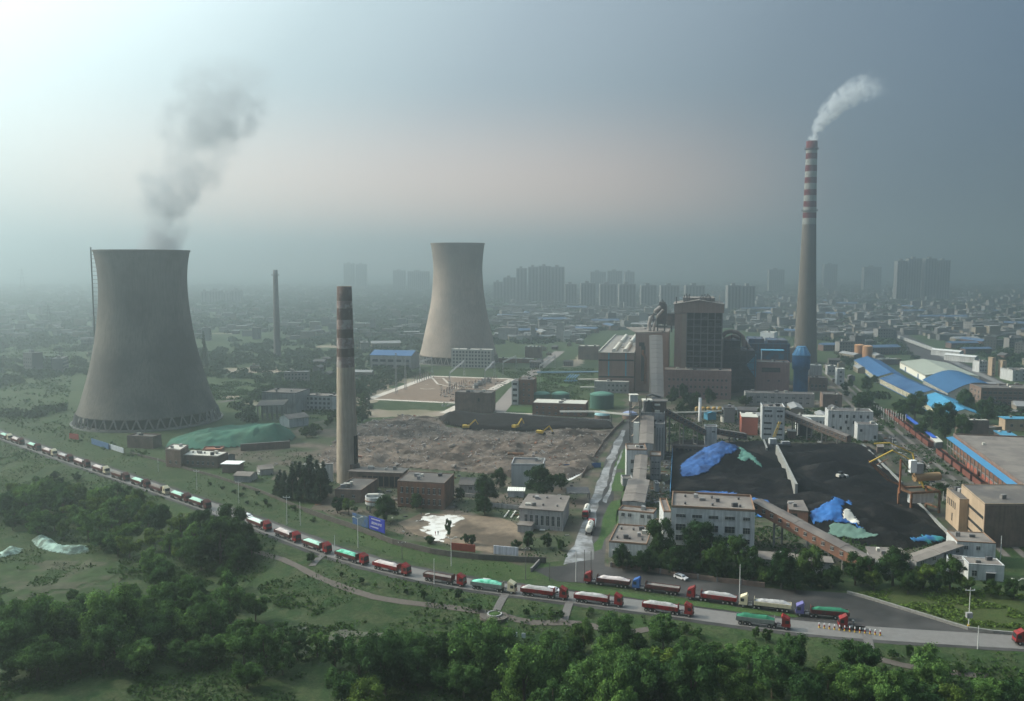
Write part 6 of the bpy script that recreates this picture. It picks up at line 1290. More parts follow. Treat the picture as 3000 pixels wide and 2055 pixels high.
def tanker(loc, rz, label, L=9.5):
    t = empty('tanker_truck', loc, rz, label, 'truck', 'tankers on the haul road'); MB().box(L / 2 - 2, L / 2, -1.2, 1.2, .9, 3.1).build('cab', M_RED, t); MB().box(L / 2, L / 2 + .03, -1, 1, 1.8, 2.8).build('windscreen', M_GLASS, t); MB().box(-L / 2, L / 2 - 2, -.5, .5, .7, 1.1).build('chassis', M_CHAS, t)
    q = MB().tube([(-L / 2, 0, 2.2), (-L / 2 + .4, 0, 2.2), (L / 2 - 2.7, 0, 2.2), (L / 2 - 2.4, 0, 2.2)], [.8, 1.2, 1.2, .8], 18); b = q.build('tank', mat('tank_cream', (.66, .63, .55), .5, .1, 1), t)
    for x in (-2.6, -.6, 1.3): MB().lathe([(.34, 3.3), (.34, 3.55), (0.01, 3.6)], 10).build('hatch', M_DARK, b, (x, 0, 0))
    for x in (-L / 2 + 1, -L / 2 + 2.2, L / 2 - 1):
        for s in (-1, 1): MB().tube([(x, s * .8, .5), (x, s * 1.18, .5)], .5, 12).build('wheel', M_TYRE, t)
p = P(1718, 1510, .1); tanker(p, -1.75, 'cream tanker driving towards the gate on the haul road', 12); p = P(1729, 1556, .1); tanker(p, 1.38, 'cream tanker driving away, nearer one on the haul road', 12)

# cones along the road edge
c0 = None
for k in range(13):
    u = 2400 + k * 14.9; v = 1839 + k * 1.9; p = G(u, v + 2)
    if c0 is None:
        c0 = empty('traffic_cone', p, 0, 'red and white traffic cone in the row along the road edge', 'traffic cone', 'traffic cones along the road edge')
        MB().lathe([(.20, 0), (.17, .45)], 10, cap0=True).build('lower_band', M_YEL, c0); MB().lathe([(.17, .451), (.14, .85)], 10).build('red_band', M_RED, c0); MB().lathe([(.14, .851), (.12, 1.2), (.01, 1.25)], 10).build('white_band', M_CARW, c0); c0.scale = (1.3,) * 3
    else: d_ = dup(c0, p)
# lamp posts, poles
M_POLE = mat('pole_white', (.62, .62, .60), .6, .1, 1); M_POLED = mat('pole_dark', (.12, .115, .11), .8, .2, 1)
def pole(u, v, vt, label, kind='lamp', lean=0):
    p = G(u, v); h = float(ZV(p, vt)) - p.z; t = empty({'lamp': 'street_lamp', 'plain': 'white_pole', 'power': 'power_pole'}[kind], p, 0, label, {'lamp': 'street lamp', 'plain': 'pole', 'power': 'power pole'}[kind])
    m_ = M_POLED if 'dark' in label else M_POLE
    MB().tube([(0, 0, 0), (lean, 0, h)], [.15, .08], 8).build('pole', m_, t)
    if kind == 'lamp':
        q = MB()
        for s in (-1, 1): q.beam((lean, 0, h - .2), (lean + s * 1.5, .3, h + .25), .12)
        q.build('arm', m_, t)
        for s in (-1, 1): MB().box(s * 1.5 - .45, s * 1.5 + .45, .1, .5, h + .2, h + .42).build('lamp_head', M_ROOFL, t)
    if kind == 'power':
        MB().beam((-1.3, 0, h - .8), (1.3, 0, h - .8), .16).build('crossarm', m_, t); q = MB()
        for x in (-1.2, 0, 1.2): q.lathe([(.08, h - .7), (.13, h - .5), (.07, h - .35)], 6, cx=x, cap1=True)
        q.build('insulator', M_WW, t)
    return t
pole(1049, 1606, 1518, 'white lamp post in front of the blue billboard', 'lamp'); pole(841, 1537, 1452, 'white lamp post above the first lorries clear of the wood', 'power'); pole(880, 1540, 1470, 'thin pale pole right of the first white lamp post', 'plain')
pole(981, 1633, 1568, 'short white pole at the vivid green sheeted lorry', 'plain'); pole(1272, 1712, 1637, 'white pole in front of the nearly empty lorry', 'plain'); pole(1322, 1660, 1578, 'white lamp post left of the red banner wall', 'lamp')
pole(1540, 1699, 1603, 'dark wooden pole behind the cream cabbed lorry', 'power'); pole(1687, 1706, 1614, 'white pole with a yellow plate at the plant gate', 'plain'); pole(1712, 1699, 1612, 'dark thin pole left at the plant gate', 'plain'); pole(1731, 1710, 1614, 'dark thin pole right at the plant gate', 'plain')
pole(2166, 1762, 1654, 'tall white pole among the left facing lorries', 'plain'); pole(2864, 1903, 1834, 'short white pole at the near road edge on the right', 'plain')
t = pole(2837, 1843, 1722, 'power pole with a transformer by the low stone wall', 'power'); MB().box(-.8, .8, -.5, .5, 3.2, 4.6).build('transformer_box', M_WG, t); MB().lathe([(.35, 0), (.35, 1.2)], 8).build('warning_band', M_YEL, t)
pole(2982, 1715, 1700, 'curved white lamp at the right picture edge', 'lamp'); pole(577, 1436, 1376, 'thin pole left in the railway strip', 'power'); pole(700, 1476, 1408, 'thin pale pole right in the railway strip', 'power'); pole(464, 1382, 1342, 'thin faint pole far left in the railway strip', 'plain')
pole(1610, 1702, 1650, 'dark short pole by the gate hedge', 'plain'); pole(1178, 1640, 1585, 'dark slim pole over the vegetable plots', 'power'); pole(2762, 1476, 1440, 'white lamp beside the railway left of the tan block', 'plain'); pole(2614, 1312, 1280, 'thin white lamp at the upper coal yard edge', 'plain'); pole(2931, 1640, 1570, 'thin pale pole at the corner of the tan block', 'plain')
for k, (u, v, vt) in enumerate(((68, 880, 788), (145, 975, 895), (180, 1080, 1020), (265, 1050, 990), (155, 1085, 1045))):   # pylons in the far haze
    p = P(u, v); h = float(ZV(p, vt)); t = empty('pylon', p, 0, ['faint lattice pylon at the left picture edge far away', 'hazy pylon left of the dark cooling tower, farther one', 'hazy pylon left of the dark cooling tower, nearer one', 'hazy pylon touching the side of the dark cooling tower', 'small hazy pylon beside the nearer one'][k], 'pylon'); q = MB()
    for s in (-1, 1): q.beam((s * h * .12, 0, 0), (s * .5, 0, h), .5)
    for z in np.linspace(.1, .9, 7) * h: w_ = h * .12 * (1 - z / h) + .5; q.beam((-w_, 0, z), (w_, 0, z + h * .1), .3)
    q.build('lattice', M_STEEL, t)
    for z in (.72, .84, .96): MB().beam((-h * .16, 0, h * z), (h * .16, 0, h * z), .5).build('crossarm', M_STEEL, t)
# bare posts right of the striped chimney
for k in range(14):
    u = 2560 + (k % 7) * 14 + (k // 7) * 8; v = 1218 + (k % 7) * 5; p = P(u, v); t = empty('concrete_post', p, 0, 'pale slim post in the grove beside the siding', 'post', 'pale posts in the grove beside the siding'); MB().beam((0, 0, 0), (0, 0, 7), .3).build('shaft', M_POLE, t)

# ============================================================ walls, signs
def wall_run(pts, h, wd, label, m, cat='wall', name='site_wall', posts=True):
    w3 = [P(*p) if len(p) == 2 else Vector(p) for p in pts]; o0 = w3[0]; t = empty(name, (o0.x, o0.y, 0), 0, label, cat); q = MB(); pq = MB()
    for a, b in zip(w3, w3[1:]):
        q.obox((a.x - o0.x, a.y - o0.y), (b.x - o0.x, b.y - o0.y), wd, -.3, h)
        n_ = max(1, int((b - a).length / 5))
        for k in range(n_): p = a.lerp(b, k / n_); pq.beam((p.x - o0.x, p.y - o0.y, 0), (p.x - o0.x, p.y - o0.y, h + .15), wd + .25)
    q.build('panel', m, t)
    if posts: pq.build('post', M_CONC, t)
    return t
M_OLDW = mat('old_wall', (.105, .095, .085), .95, .35, .6)
wall_run([(890, 1500), (960, 1525), (1020, 1545), (1150, 1595), (1260, 1622), (1310, 1630), (1400, 1640), (1530, 1648), (1600, 1650)], 2.0, .3, 'weathered boundary wall between the railway strip and the concrete slab', M_OLDW, posts=False)
wall_run([(380, 1330), (470, 1352), (560, 1380), (640, 1402), (760, 1442), (890, 1496)], 1.2, .3, 'long low wall beside the old railway on the left', M_OLDW, posts=False)
wall_run([(2482, 1740), (2530, 1752), (2579, 1767), (2647, 1788), (2716, 1809), (2776, 1828), (2837, 1846), (2910, 1856), (3030, 1866)], 0.9, .6, 'low stone wall curving along the truck park at the right', mat('stone_wall', (.22, .215, .20), .95, .35, 1.2), posts=False)
wall_run([(1540, 1223), (1640, 1232), (1790, 1240)], 2.2, .3, 'pale wall behind the black spoil heap', M_WG)
wall_run([(1423, 1484), (1470, 1489), (1522, 1495)], 1.8, .3, 'broken grey wall left of the tall windowed hall', M_WG)
wall_run([(1310, 1448), (1345, 1455), (1400, 1460)], 1.6, .3, 'short grey wall right of the red brick hall', M_WG)
wall_run([(1768, 1300), (1800, 1262), (1828, 1236)], 1.8, .3, 'dark wall along the left side of the haul road, upper part', M_BRD)
wall_run([(1705, 1400), (1735, 1350), (1768, 1302)], 1.8, .3, 'dark wall along the left side of the haul road, lower part', M_BRD)
wall_run([(1651, 1375), (1700, 1373)], 2.4, .2, 'blue sheet fence left of the haul road, longer piece', mat('fence_navy', (.04, .10, .24), .7, .15, .5), 'fence', 'sheet_fence'); wall_run([(1733, 1371), (1760, 1370)], 2.4, .2, 'blue sheet fence beside the haul road, shorter piece', mat('fence_navy', (0, 0, 0)), 'fence', 'sheet_fence')
wall_run([(1790, 1662), (1880, 1672), (1990, 1690), (2100, 1706), (2240, 1722)], 1.6, .3, 'dark boundary wall under the roadside trees', M_BRD)
wall_run([(2235, 1668), (2330, 1680), (2440, 1690)], 3.2, .3, 'pale painted wall with small openings behind the roadside trees', M_WW)
wall_run([(1557, 1676), (1582, 1648)], 1.3, .5, 'short stone parapet beside the plant gate', M_CONC)
wall_run([(1040, 1395), (1100, 1385), (1180, 1375)], .9, .3, 'low kerb wall along the rubble edge', M_WG)
for k, (u, v) in enumerate(((1420, 1500), (1440, 1502), (1452, 1504))):
    a = P(1400 + (341, 426, 512)[k] * .2261, 1300 + (965, 972, 982)[k] * .2261); b = P(1400 + (405, 490, 535)[k] * .2261, 1300 + (878, 882, 950)[k] * .2261)
    t = empty('concrete_beam', a, 0, ['left white concrete beam lying on the yard', 'middle white concrete beam lying on the yard', 'short right white concrete beam lying on the yard'][k], 'beam'); MB().beam((0, 0, .25), tuple((b - a) + Vector((0, 0, .25))), .5).build('shaft', M_ROOFL, t)
def text_mesh(name, body, size, m, parent, loc, rot, ext=.02):
    c = bpy.data.curves.new(name, 'FONT'); c.body = body; c.size = size; c.align_x = 'CENTER'; c.align_y = 'CENTER'; c.extrude = ext; c.resolution_u = 1
    o = bpy.data.objects.new(name, c); COL.objects.link(o); dg = bpy.context.evaluated_depsgraph_get(); me = bpy.data.meshes.new_from_object(o.evaluated_get(dg)); bpy.data.objects.remove(o); bpy.data.curves.remove(c)
    me.materials.clear(); me.materials.append(m); o = bpy.data.objects.new(name, me); COL.objects.link(o); o.parent = parent; o.location = loc; o.rotation_euler = rot; return o
M_TXT = mat('sign_white', (.72, .72, .76), .6, .05, 1)
def board(a, b, h, z, label, m, lines, name='billboard', cat='billboard', th=.25):
    d = b - a; L = Vector((d.x, d.y)).length; t = empty(name, (a.x, a.y, 0), math.atan2(d.y, d.x), label, cat)
    MB().box(0, L, 0, th, z, z + h).build('panel', m, t)
    for x in np.linspace(.4, L - .4, max(2, int(L / 4))): MB().beam((x, th + .2, 0), (x, th + .2, z + h - .1), .2).build('post', M_STEEL, t)
    for (tx, sz, x, zz) in lines: text_mesh('lettering', tx, sz, M_TXT, t, (x * L, -.04, z + zz * h), (math.pi / 2, 0, 0))
    return t
M_SIGN = mat('sign_blue', (.035, .05, .33), .6, .15, .8)
a = P(1081, 1555); b = P(1127, 1570); board(a, b, 5.0, .8, 'deep blue billboard with white characters along the wall', M_SIGN, [('孟西村川农区', 1.05, .5, .52), ('欢迎您来到美丽的家园', .55, .45, .84), ('平安和谐共建家园', .6, .36, .22)])
a = P(1033, 1540); b = P(1078, 1554); board(a, b, 4.2, .8, 'faded blue billboard behind the white lamp post', mat('sign_faded', (.05, .11, .26), .7, .35, .8, (.09, .13, .16), .5, .3), [])
a = P(1322, 1615); b = P(1392, 1622); board(a, b, 2.6, .4, 'long faded red banner on the boundary wall', mat('banner_red', (.26, .06, .04), .8, .25, .8), [])
a = P(1446, 1626); b = P(1518, 1632); board(a, b, 3.0, .3, 'white stained panel on the boundary wall', mat('panel_white', (.66, .67, .72), .7, .1, .6, streak=.7), [])
a = P(268, 1302); b = P(318, 1318); board(a, b, 3.2, .2, 'blue hazy panel on the wall left of the brown office', mat('panel_dull_blue', (.07, .13, .24), .8, .2, .5), [])
a = P(309, 1313); b = P(362, 1330); board(a, b, 2.8, .2, 'pale lettered panel on the wall left of the brown office', mat('panel_pale', (.42, .46, .50), .8, .25, .8), [])
a = P(203, 1287); b = P(230, 1290); board(a, b, 3.2, .2, 'dull red panel below the dark cooling tower', mat('panel_red', (.32, .08, .07), .8, .2, .5), [])
for u, v, lb in ((1510, 1870, 'left white notice board at the edge of the riverside thicket'), (1534, 1872, 'right white notice board at the edge of the riverside thicket')):
    p = G(u, v + 4); t = empty('notice_board', p, 0, lb, 'sign'); MB().box(-.55, .55, -.05, .05, .6, 2.0).build('panel', M_CARW, t); MB().beam((0, .1, 0), (0, .1, 1.9), .12).build('post', M_STEEL, t)
c = G(1449, 1802); t = empty('round_flower_bed', c, 0, 'round stone rimmed planting bed where the footpaths meet', 'planter'); MB().lathe([(2.2, 0), (2.2, .5), (1.8, .5), (1.8, .2), (0, .2)], 28).build('rim', M_WG, t); MB().lathe([(1.75, .22), (1.2, .5), (.01, .6)], 14).build('soil', M_GRASS, t)
for k in range(2): struct(MB().lathe([(4.4, -1), (4.4, .10 + k * 0), (0, .10)], 28).build('paved_circle', M_PATH, None, (c.x, c.y, c.z + .02))) if k == 0 else None
# people on the white slab
def person(p, rz, label, top, pants, lean=0):
    t = empty('person', p, rz, label, 'person'); me = bpy.data.meshes.new('body')
    V = [(0, 0, .95), (0, 0, 1.15), (0, lean * .3, 1.4), (0, lean * .35, 1.52), (0, lean * .4, 1.66), (.1, 0, .9), (.12, .05, .5), (.12, .0, .08), (-.1, 0, .9), (-.13, -.06, .5), (-.12, -.1, .08), (.2, lean * .3, 1.4), (.27, .05, 1.12), (.25, .2, .92), (-.2, lean * .3, 1.4), (-.27, .02, 1.12), (-.25, .12, .9)]
    E = [(0, 1), (1, 2), (2, 3), (3, 4), (0, 5), (5, 6), (6, 7), (0, 8), (8, 9), (9, 10), (2, 11), (11, 12), (12, 13), (2, 14), (14, 15), (15, 16)]
    me.from_pydata(V, E, []); o = bpy.data.objects.new('body', me); COL.objects.link(o); o.parent = t; me.materials.append(top)
    sk = o.modifiers.new('skin', 'SKIN'); rad = [.15, .16, .17, .06, .11, .1, .07, .06, .1, .07, .06, .07, .05, .045, .07, .05, .045]
    for i, r_ in enumerate(rad): me.skin_vertices[0].data[i].radius = (r_, r_ * .85)
    me.skin_vertices[0].data[0].use_root = True; o.modifiers.new('sub', 'SUBSURF').levels = 1; return t
person(P(1234, 1512), .4, 'person in dark clothes standing at the corner of the white slab', mat('dark_clothes', (.05, .05, .07), .9, .2, 2), None)
person(P(1276, 1569), 1.2, 'left person in a dark red jacket on the white slab', mat('red_jacket', (.25, .03, .04), .9, .2, 2), None, .3)
person(P(1283.5, 1568), -.6, 'right person in black on the white slab', mat('black_jacket', (.03, .03, .035), .9, .2, 2), None)
# ============================================================ trees
def leaf_mat(name, col, tr=.25, var=.35, rand=.25, sc=.35):
    m = bpy.data.materials.new(name); m.use_nodes = True; n = m.node_tree; N = n.nodes; L = n.links; N.clear()
    o = N.new('ShaderNodeOutputMaterial'); d = N.new('ShaderNodeBsdfDiffuse'); t = N.new('ShaderNodeBsdfTranslucent'); mx = N.new('ShaderNodeMixShader'); mx.inputs[0].default_value = tr
    g = N.new('ShaderNodeNewGeometry'); x = N.new('ShaderNodeTexNoise'); x.inputs['Scale'].default_value = sc; x.inputs['Detail'].default_value = 4; L.new(g.outputs['Position'], x.inputs['Vector'])
    r = N.new('ShaderNodeMapRange'); r.inputs[1].default_value = .3; r.inputs[2].default_value = .7; r.inputs[3].default_value = 1 - var; r.inputs[4].default_value = 1 + var; L.new(x.outputs['Fac'], r.inputs[0])
    oi = N.new('ShaderNodeObjectInfo'); r2 = N.new('ShaderNodeMapRange'); r2.inputs[3].default_value = 1 - rand; r2.inputs[4].default_value = 1 + rand; L.new(oi.outputs['Random'], r2.inputs[0])
    ri = N.new('ShaderNodeMapRange'); ri.inputs[3].default_value = .7; ri.inputs[4].default_value = 1.3; L.new(g.outputs['Random Per Island'], ri.inputs[0])
    a = N.new('ShaderNodeMath'); a.operation = 'MULTIPLY'; L.new(r.outputs[0], a.inputs[0]); L.new(r2.outputs[0], a.inputs[1])
    a2 = N.new('ShaderNodeMath'); a2.operation = 'MULTIPLY'; L.new(a.outputs[0], a2.inputs[0]); L.new(ri.outputs[0], a2.inputs[1])
    mc = N.new('ShaderNodeMix'); mc.data_type = 'RGBA'; mc.inputs[6].default_value = (*col, 1); mc.inputs[7].default_value = (col[0] * 1.3, col[1] * 1.08, col[2] * .8, 1); L.new(oi.outputs['Random'], mc.inputs[0])
    s = N.new('ShaderNodeVectorMath'); s.operation = 'SCALE'; L.new(mc.outputs[2], s.inputs[0]); L.new(a2.outputs[0], s.inputs['Scale'])
    L.new(s.outputs[0], d.inputs[0]); L.new(s.outputs[0], t.inputs[0]); L.new(d.outputs[0], mx.inputs[1]); L.new(t.outputs[0], mx.inputs[2]); L.new(mx.outputs[0], o.inputs[0]); return m
M_LEAF = leaf_mat('willow_leaves', (.056, .120, .042), .3, .45, .42, .25); M_LEAFD = leaf_mat('dark_leaves', (.028, .062, .022), .25, .4); M_LEAFY = leaf_mat('yellowish_leaves', (.062, .112, .032)); M_CON = leaf_mat('conifer_needles', (.022, .040, .024), .05)
M_BARK = mat('bark', (.09, .075, .06), .95, .3, 2)
def quads(cen, nrm, size, rs, asp=1.3):
    """many leaf faces: centres, normals, sizes -> verts, faces"""
    n = len(cen); r = rs.normal(size=(n, 3)); t = np.cross(nrm, r); t /= np.linalg.norm(t, axis=1)[:, None] + 1e-9; b = np.cross(nrm, t)
    s = size[:, None]; t = t * s * asp; b = b * s
    co = np.stack([cen - t * .6, cen - b * .5, cen + t * .6, cen + b * .5], 1).reshape(-1, 3); return co, np.arange(n * 4).reshape(-1, 4)
def sph(n, rs): v = rs.normal(size=(n, 3)); return v / np.linalg.norm(v, axis=1)[:, None]
def crown(seed, nb=20, nl=6000, leaf=.058, zc=1.02, rz=.92, kind='round'):
    rs = np.random.RandomState(seed); C_ = []; Rb = []
    if kind == 'round':
        for k in range(nb):
            v = sph(1, rs)[0]; v[2] = abs(v[2]) if rs.rand() < .62 else -abs(v[2]) * .85; q = rs.uniform(.36, .86); C_.append(np.array([v[0] * q, v[1] * q, zc + v[2] * q * rz * 1.05])); Rb.append(rs.uniform(.15, .40) * (1.15 - .35 * q))
    elif kind == 'loose':
        for k in range(nb):
            v = sph(1, rs)[0]; q = rs.uniform(.3, .85); C_.append(np.array([v[0] * q, v[1] * q, zc + v[2] * q * 1.1])); Rb.append(rs.uniform(.14, .28))
    elif kind == 'conifer':
        for k in range(nb):
            z = (k + .5) / nb; r_ = (1 - z) * .62; a = rs.uniform(0, 6.28, 3)
            for q in a: C_.append(np.array([math.cos(q) * r_, math.sin(q) * r_, .4 + z * 2.9])); Rb.append(.16 + .22 * (1 - z))
    C_ = np.array(C_); Rb = np.array(Rb); w_ = Rb ** 2; idx = rs.choice(len(C_), nl, p=w_ / w_.sum()); d = sph(nl, rs); rad = Rb[idx] * (1 - .28 * rs.rand(nl) ** 1.5) * (1 + .12 * rs.normal(size=nl))
    c = C_[idx] + d * rad[:, None] * np.array([1, 1, .85])
    # droop for the lower outside
    if kind == 'conifer': nr = d * .5 + np.array([0, 0, .6]) + sph(nl, rs) * .35
    else: nr = d * .8 + sph(nl, rs) * .55
    nr /= np.linalg.norm(nr, axis=1)[:, None]
    co, F = quads(c, nr, leaf * rs.uniform(.6, 1.4, nl), rs)
    # inner cores keep the crown from being see-through everywhere
    ic = []; fc_ = []
    U = [(math.cos(a) * math.cos(e), math.sin(a) * math.cos(e), math.sin(e)) for e in (-1.2, -.5, .2, .9) for a in np.linspace(0, 2 * math.pi, 7)[:-1]]
    U = np.array(U)
    for k in range(len(C_)):
        b0 = len(co) + len(ic) * 24; ic.append(C_[k] + U * Rb[k] * .66 * rs.uniform(.8, 1.1, (24, 1)))
        for j in range(3):
            for i in range(6): fc_.append((b0 + j * 6 + i, b0 + j * 6 + (i + 1) % 6, b0 + (j + 1) * 6 + (i + 1) % 6, b0 + (j + 1) * 6 + i))
    co = np.concatenate([co] + ic); F = np.concatenate([F, np.array(fc_)]); return co, F, C_, Rb
def trunk_mb(C_, seed, h0=.95, r=.055):
    rs = random.Random(seed); q = MB(); q.tube([(0, 0, -.25), (.02, .01, .3), (.03, -.02, h0)], [r * 1.3, r, r * .6], 7)
    for c in random.Random(seed).sample(list(C_), min(7, len(C_))): s = rs.uniform(.35, .8); q.tube([(0.02, 0, h0 * s), (c[0] * .5, c[1] * .5, (h0 * s + c[2]) * .5), tuple(c)], [r * .5, r * .32, r * .12], 5, caps=False)
    return q
PROTO = {}
def proto(key, kind, m, seed, name='tree', **kw):
    co, F, C_, Rb = crown(seed, kind=kind, **kw); o = np_mesh('crown', co, F, m); me = o.data; bpy.data.objects.remove(o)
    tr = trunk_mb(C_, seed, h0=(2.6 if kind == 'conifer' else 1.0)).build('trunk', M_BARK); tm = tr.data; bpy.data.objects.remove(tr); PROTO.setdefault(key, []).append((me, tm))
for s in range(6): proto('round', 'round', M_LEAF, 10 + s, nb=26 + 3 * s)
for s in range(3): proto('dark', 'round', M_LEAFD, 30 + s, nb=28, nl=5200)
for s in range(3): proto('loose', 'loose', M_LEAF, 50 + s, nb=34, nl=3800, leaf=.05)
for s in range(2): proto('yellow', 'round', M_LEAFY, 60 + s, nb=16, nl=3400)
for s in range(3): proto('conifer', 'conifer', M_CON, 70 + s, nb=11, nl=3000, leaf=.07)
for s in range(3): proto('bush', 'round', M_LEAFD, 80 + s, nb=10, nl=1400, leaf=.085, zc=.55, rz=.6)
TR = random.Random(21); NTREE = [0]; TREEPOS = []
def tree(p, R_, key, label, group=None, name='tree', cat='tree', sz=None):
    me, tm = TR.choice(PROTO[key]); t = empty(name, p, TR.uniform(0, 6.28), label, cat, group); j_ = TR.uniform(-.16, .16) if key != 'conifer' else 0; t.scale = (R_ * (1 + j_), R_ * (1 - j_), R_ * (sz or TR.uniform(.8, 1.22)))
    for nm, d in (('crown', me), ('trunk', tm)): o = bpy.data.objects.new(nm, d); COL.objects.link(o); o.parent = t
    NTREE[0] += 1; TREEPOS.append((p.x, p.y, R_)); return t
def tree_px(u, v, w_, key, label, group=None, zc=1.05, **kw):
    R_ = 6.0
    for _ in range(6):
        z = zc * R_ - 3; q = P(u, v, z); z = float(hg(q.x, q.y)) + zc * R_; q = P(u, v, z); dep = q.y * cp - (z - CAMH) * sp_; R_ = w_ / 2 * dep / FPX
    return tree(Vector((q.x, q.y, float(hg(q.x, q.y)))), R_ * 1.13, key, label, group, **kw)
Dx = 1.2909
ordw = ['first', 'second', 'third', 'fourth', 'fifth', 'sixth', 'seventh', 'eighth', 'ninth', 'tenth', 'eleventh', 'twelfth', 'thirteenth', 'fourteenth', 'fifteenth', 'sixteenth', 'seventeenth', 'eighteenth', 'nineteenth', 'twentieth',
        'twenty-first', 'twenty-second', 'twenty-third', 'twenty-fourth', 'twenty-fifth', 'twenty-sixth', 'twenty-seventh', 'twenty-eighth', 'twenty-ninth', 'thirtieth', 'thirty-first', 'thirty-second', 'thirty-third', 'thirty-fourth', 'thirty-fifth', 'thirty-sixth', 'thirty-seventh', 'thirty-eighth', 'thirty-ninth', 'fortieth']
front = sorted([(930, 1462, 84), (990, 1480, 62), (872, 1525, 110), (1085, 1490, 130), (828, 1580, 100), (1190, 1540, 120), (1290, 1505, 96), (1250, 1458, 60), (1322, 1455, 80), (1385, 1495, 90), (1340, 1560, 120), (1440, 1545, 110), (1505, 1452, 74), (1490, 1500, 100), (1570, 1560, 110),
         (1640, 1505, 84), (1700, 1488, 70), (1680, 1560, 110), (1755, 1535, 100), (1800, 1500, 74), (1830, 1575, 100), (1880, 1530, 84), (1940, 1570, 90), (2015, 1585, 90), (2095, 1578, 84), (2165, 1585, 84), (2245, 1570, 90), (2310, 1585, 84), (1400, 1600, 100), (1255, 1600, 110), (2060, 1545, 50), (1150, 1600, 96), (1555, 1500, 74)])
for k, (x, y, w_) in enumerate(front):
    tree_px(x * Dx, y * Dx, w_ * Dx, 'round' if k % 5 else 'yellow', '%s billowing willow, counted from the left, in the thicket along the bottom right' % ordw[k], 'willows along the bottom right')
left = sorted([(46, 1454, 130), (116, 1418, 110), (258, 1420, 130), (233, 1470, 104), (358, 1429, 96), (420, 1476, 76), (395, 1366, 110), (458, 1390, 96), (520, 1368, 96), (283, 1368, 84), (345, 1283, 66), (374, 1312, 66), (491, 1468, 66), (553, 1466, 90), (600, 1487, 84), (83, 1490, 110), (166, 1480, 84), (312, 1483, 92), (561, 1533, 66), (20, 1500, 90),
        (150, 1436, 80), (200, 1400, 84), (440, 1340, 60), (330, 1390, 80), (640, 1440, 60), (675, 1470, 60), (720, 1465, 56), (760, 1490, 60), (640, 1500, 70), (10, 1410, 70), (480, 1420, 80), (420, 1420, 80)])
for k, (x, y, w_) in enumerate(left):
    key = 'loose' if (x > 590 or (450 < x < 560 and y < 1440)) else 'round'
    tree_px(x * Dx, y * Dx, w_ * Dx, key, '%s willow, counted from the left, in the thicket at the lower left' % ordw[k], 'willows at the lower left')
def fill(poly, n_, r0, r1, keys, label, group, seed, mind=1.25, world=False, f=None, nm='tree'):
    rs = random.Random(seed); q = poly if world else gw(poly); xx = [p[0] for p in q]; yy = [p[1] for p in q]; c = 0; tr_ = 0
    while c < n_ and tr_ < n_ * 60:
        tr_ += 1; x = rs.uniform(min(xx), max(xx)); y = rs.uniform(min(yy), max(yy))
        if not bool(inpoly(q, x, y)): continue
        R_ = rs.uniform(r0, r1)
        if any((x - a) ** 2 + (y - b) ** 2 < (mind * .5 * (R_ + r)) ** 2 for a, b, r in TREEPOS): continue
        tree(Vector((x, y, float(hg(x, y)))), R_, rs.choice(keys), label, group, name=nm, cat=nm); c += 1
fill([(1000, 1960), (1400, 1900), (1800, 1905), (2300, 1950), (2700, 2000), (3060, 2010), (3060, 2080), (1000, 2080)], 32, 3.4, 6.0, ['round', 'dark', 'round'], 'smaller willow filling a gap in the thicket along the bottom right', 'smaller willows in the bottom right thicket', 41, .85)
fill([(-20, 1820), (300, 1760), (700, 1720), (800, 1850), (700, 1960), (-20, 1990)], 26, 2.4, 4.8, ['round', 'loose', 'dark'], 'smaller willow filling a gap in the thicket at the lower left', 'smaller willows in the lower left thicket', 42, .85)
# the dark wood beside the road on the left
big = [(499, 1205, 150), (570, 1215, 70), (457, 1165, 90), (520, 1165, 100), (540, 1240, 90), (455, 1235, 100), (560, 1185, 60)]
for k, (x, y, w_) in enumerate(big): tree_px(x * Dx, (y + 24) * Dx, w_ * Dx * .72, 'dark', '%s tall dark tree of the clump hiding the queue, counted from the left' % ordw[[b[0] for b in sorted(big)].index(x)], 'dark clump beside the road')
fill([(-20, 1455), (200, 1470), (330, 1475), (450, 1500), (560, 1560), (640, 1590), (730, 1625), (740, 1650), (640, 1668), (480, 1650), (330, 1640), (220, 1600), (60, 1570), (-20, 1540)], 60, 3.4, 6.0, ['round', 'round', 'yellow', 'loose'], 'bushy green tree in the river wood left of the lorry queue', 'river wood left of the queue', 3, 1.15)
fill([(-20, 1330), (150, 1385), (330, 1430), (200, 1450), (-20, 1420)], 8, 1.6, 2.6, ['round', 'dark'], 'low hazy tree between the river wood and the distant lorries', 'low trees below the distant lorries', 4, 1.2)
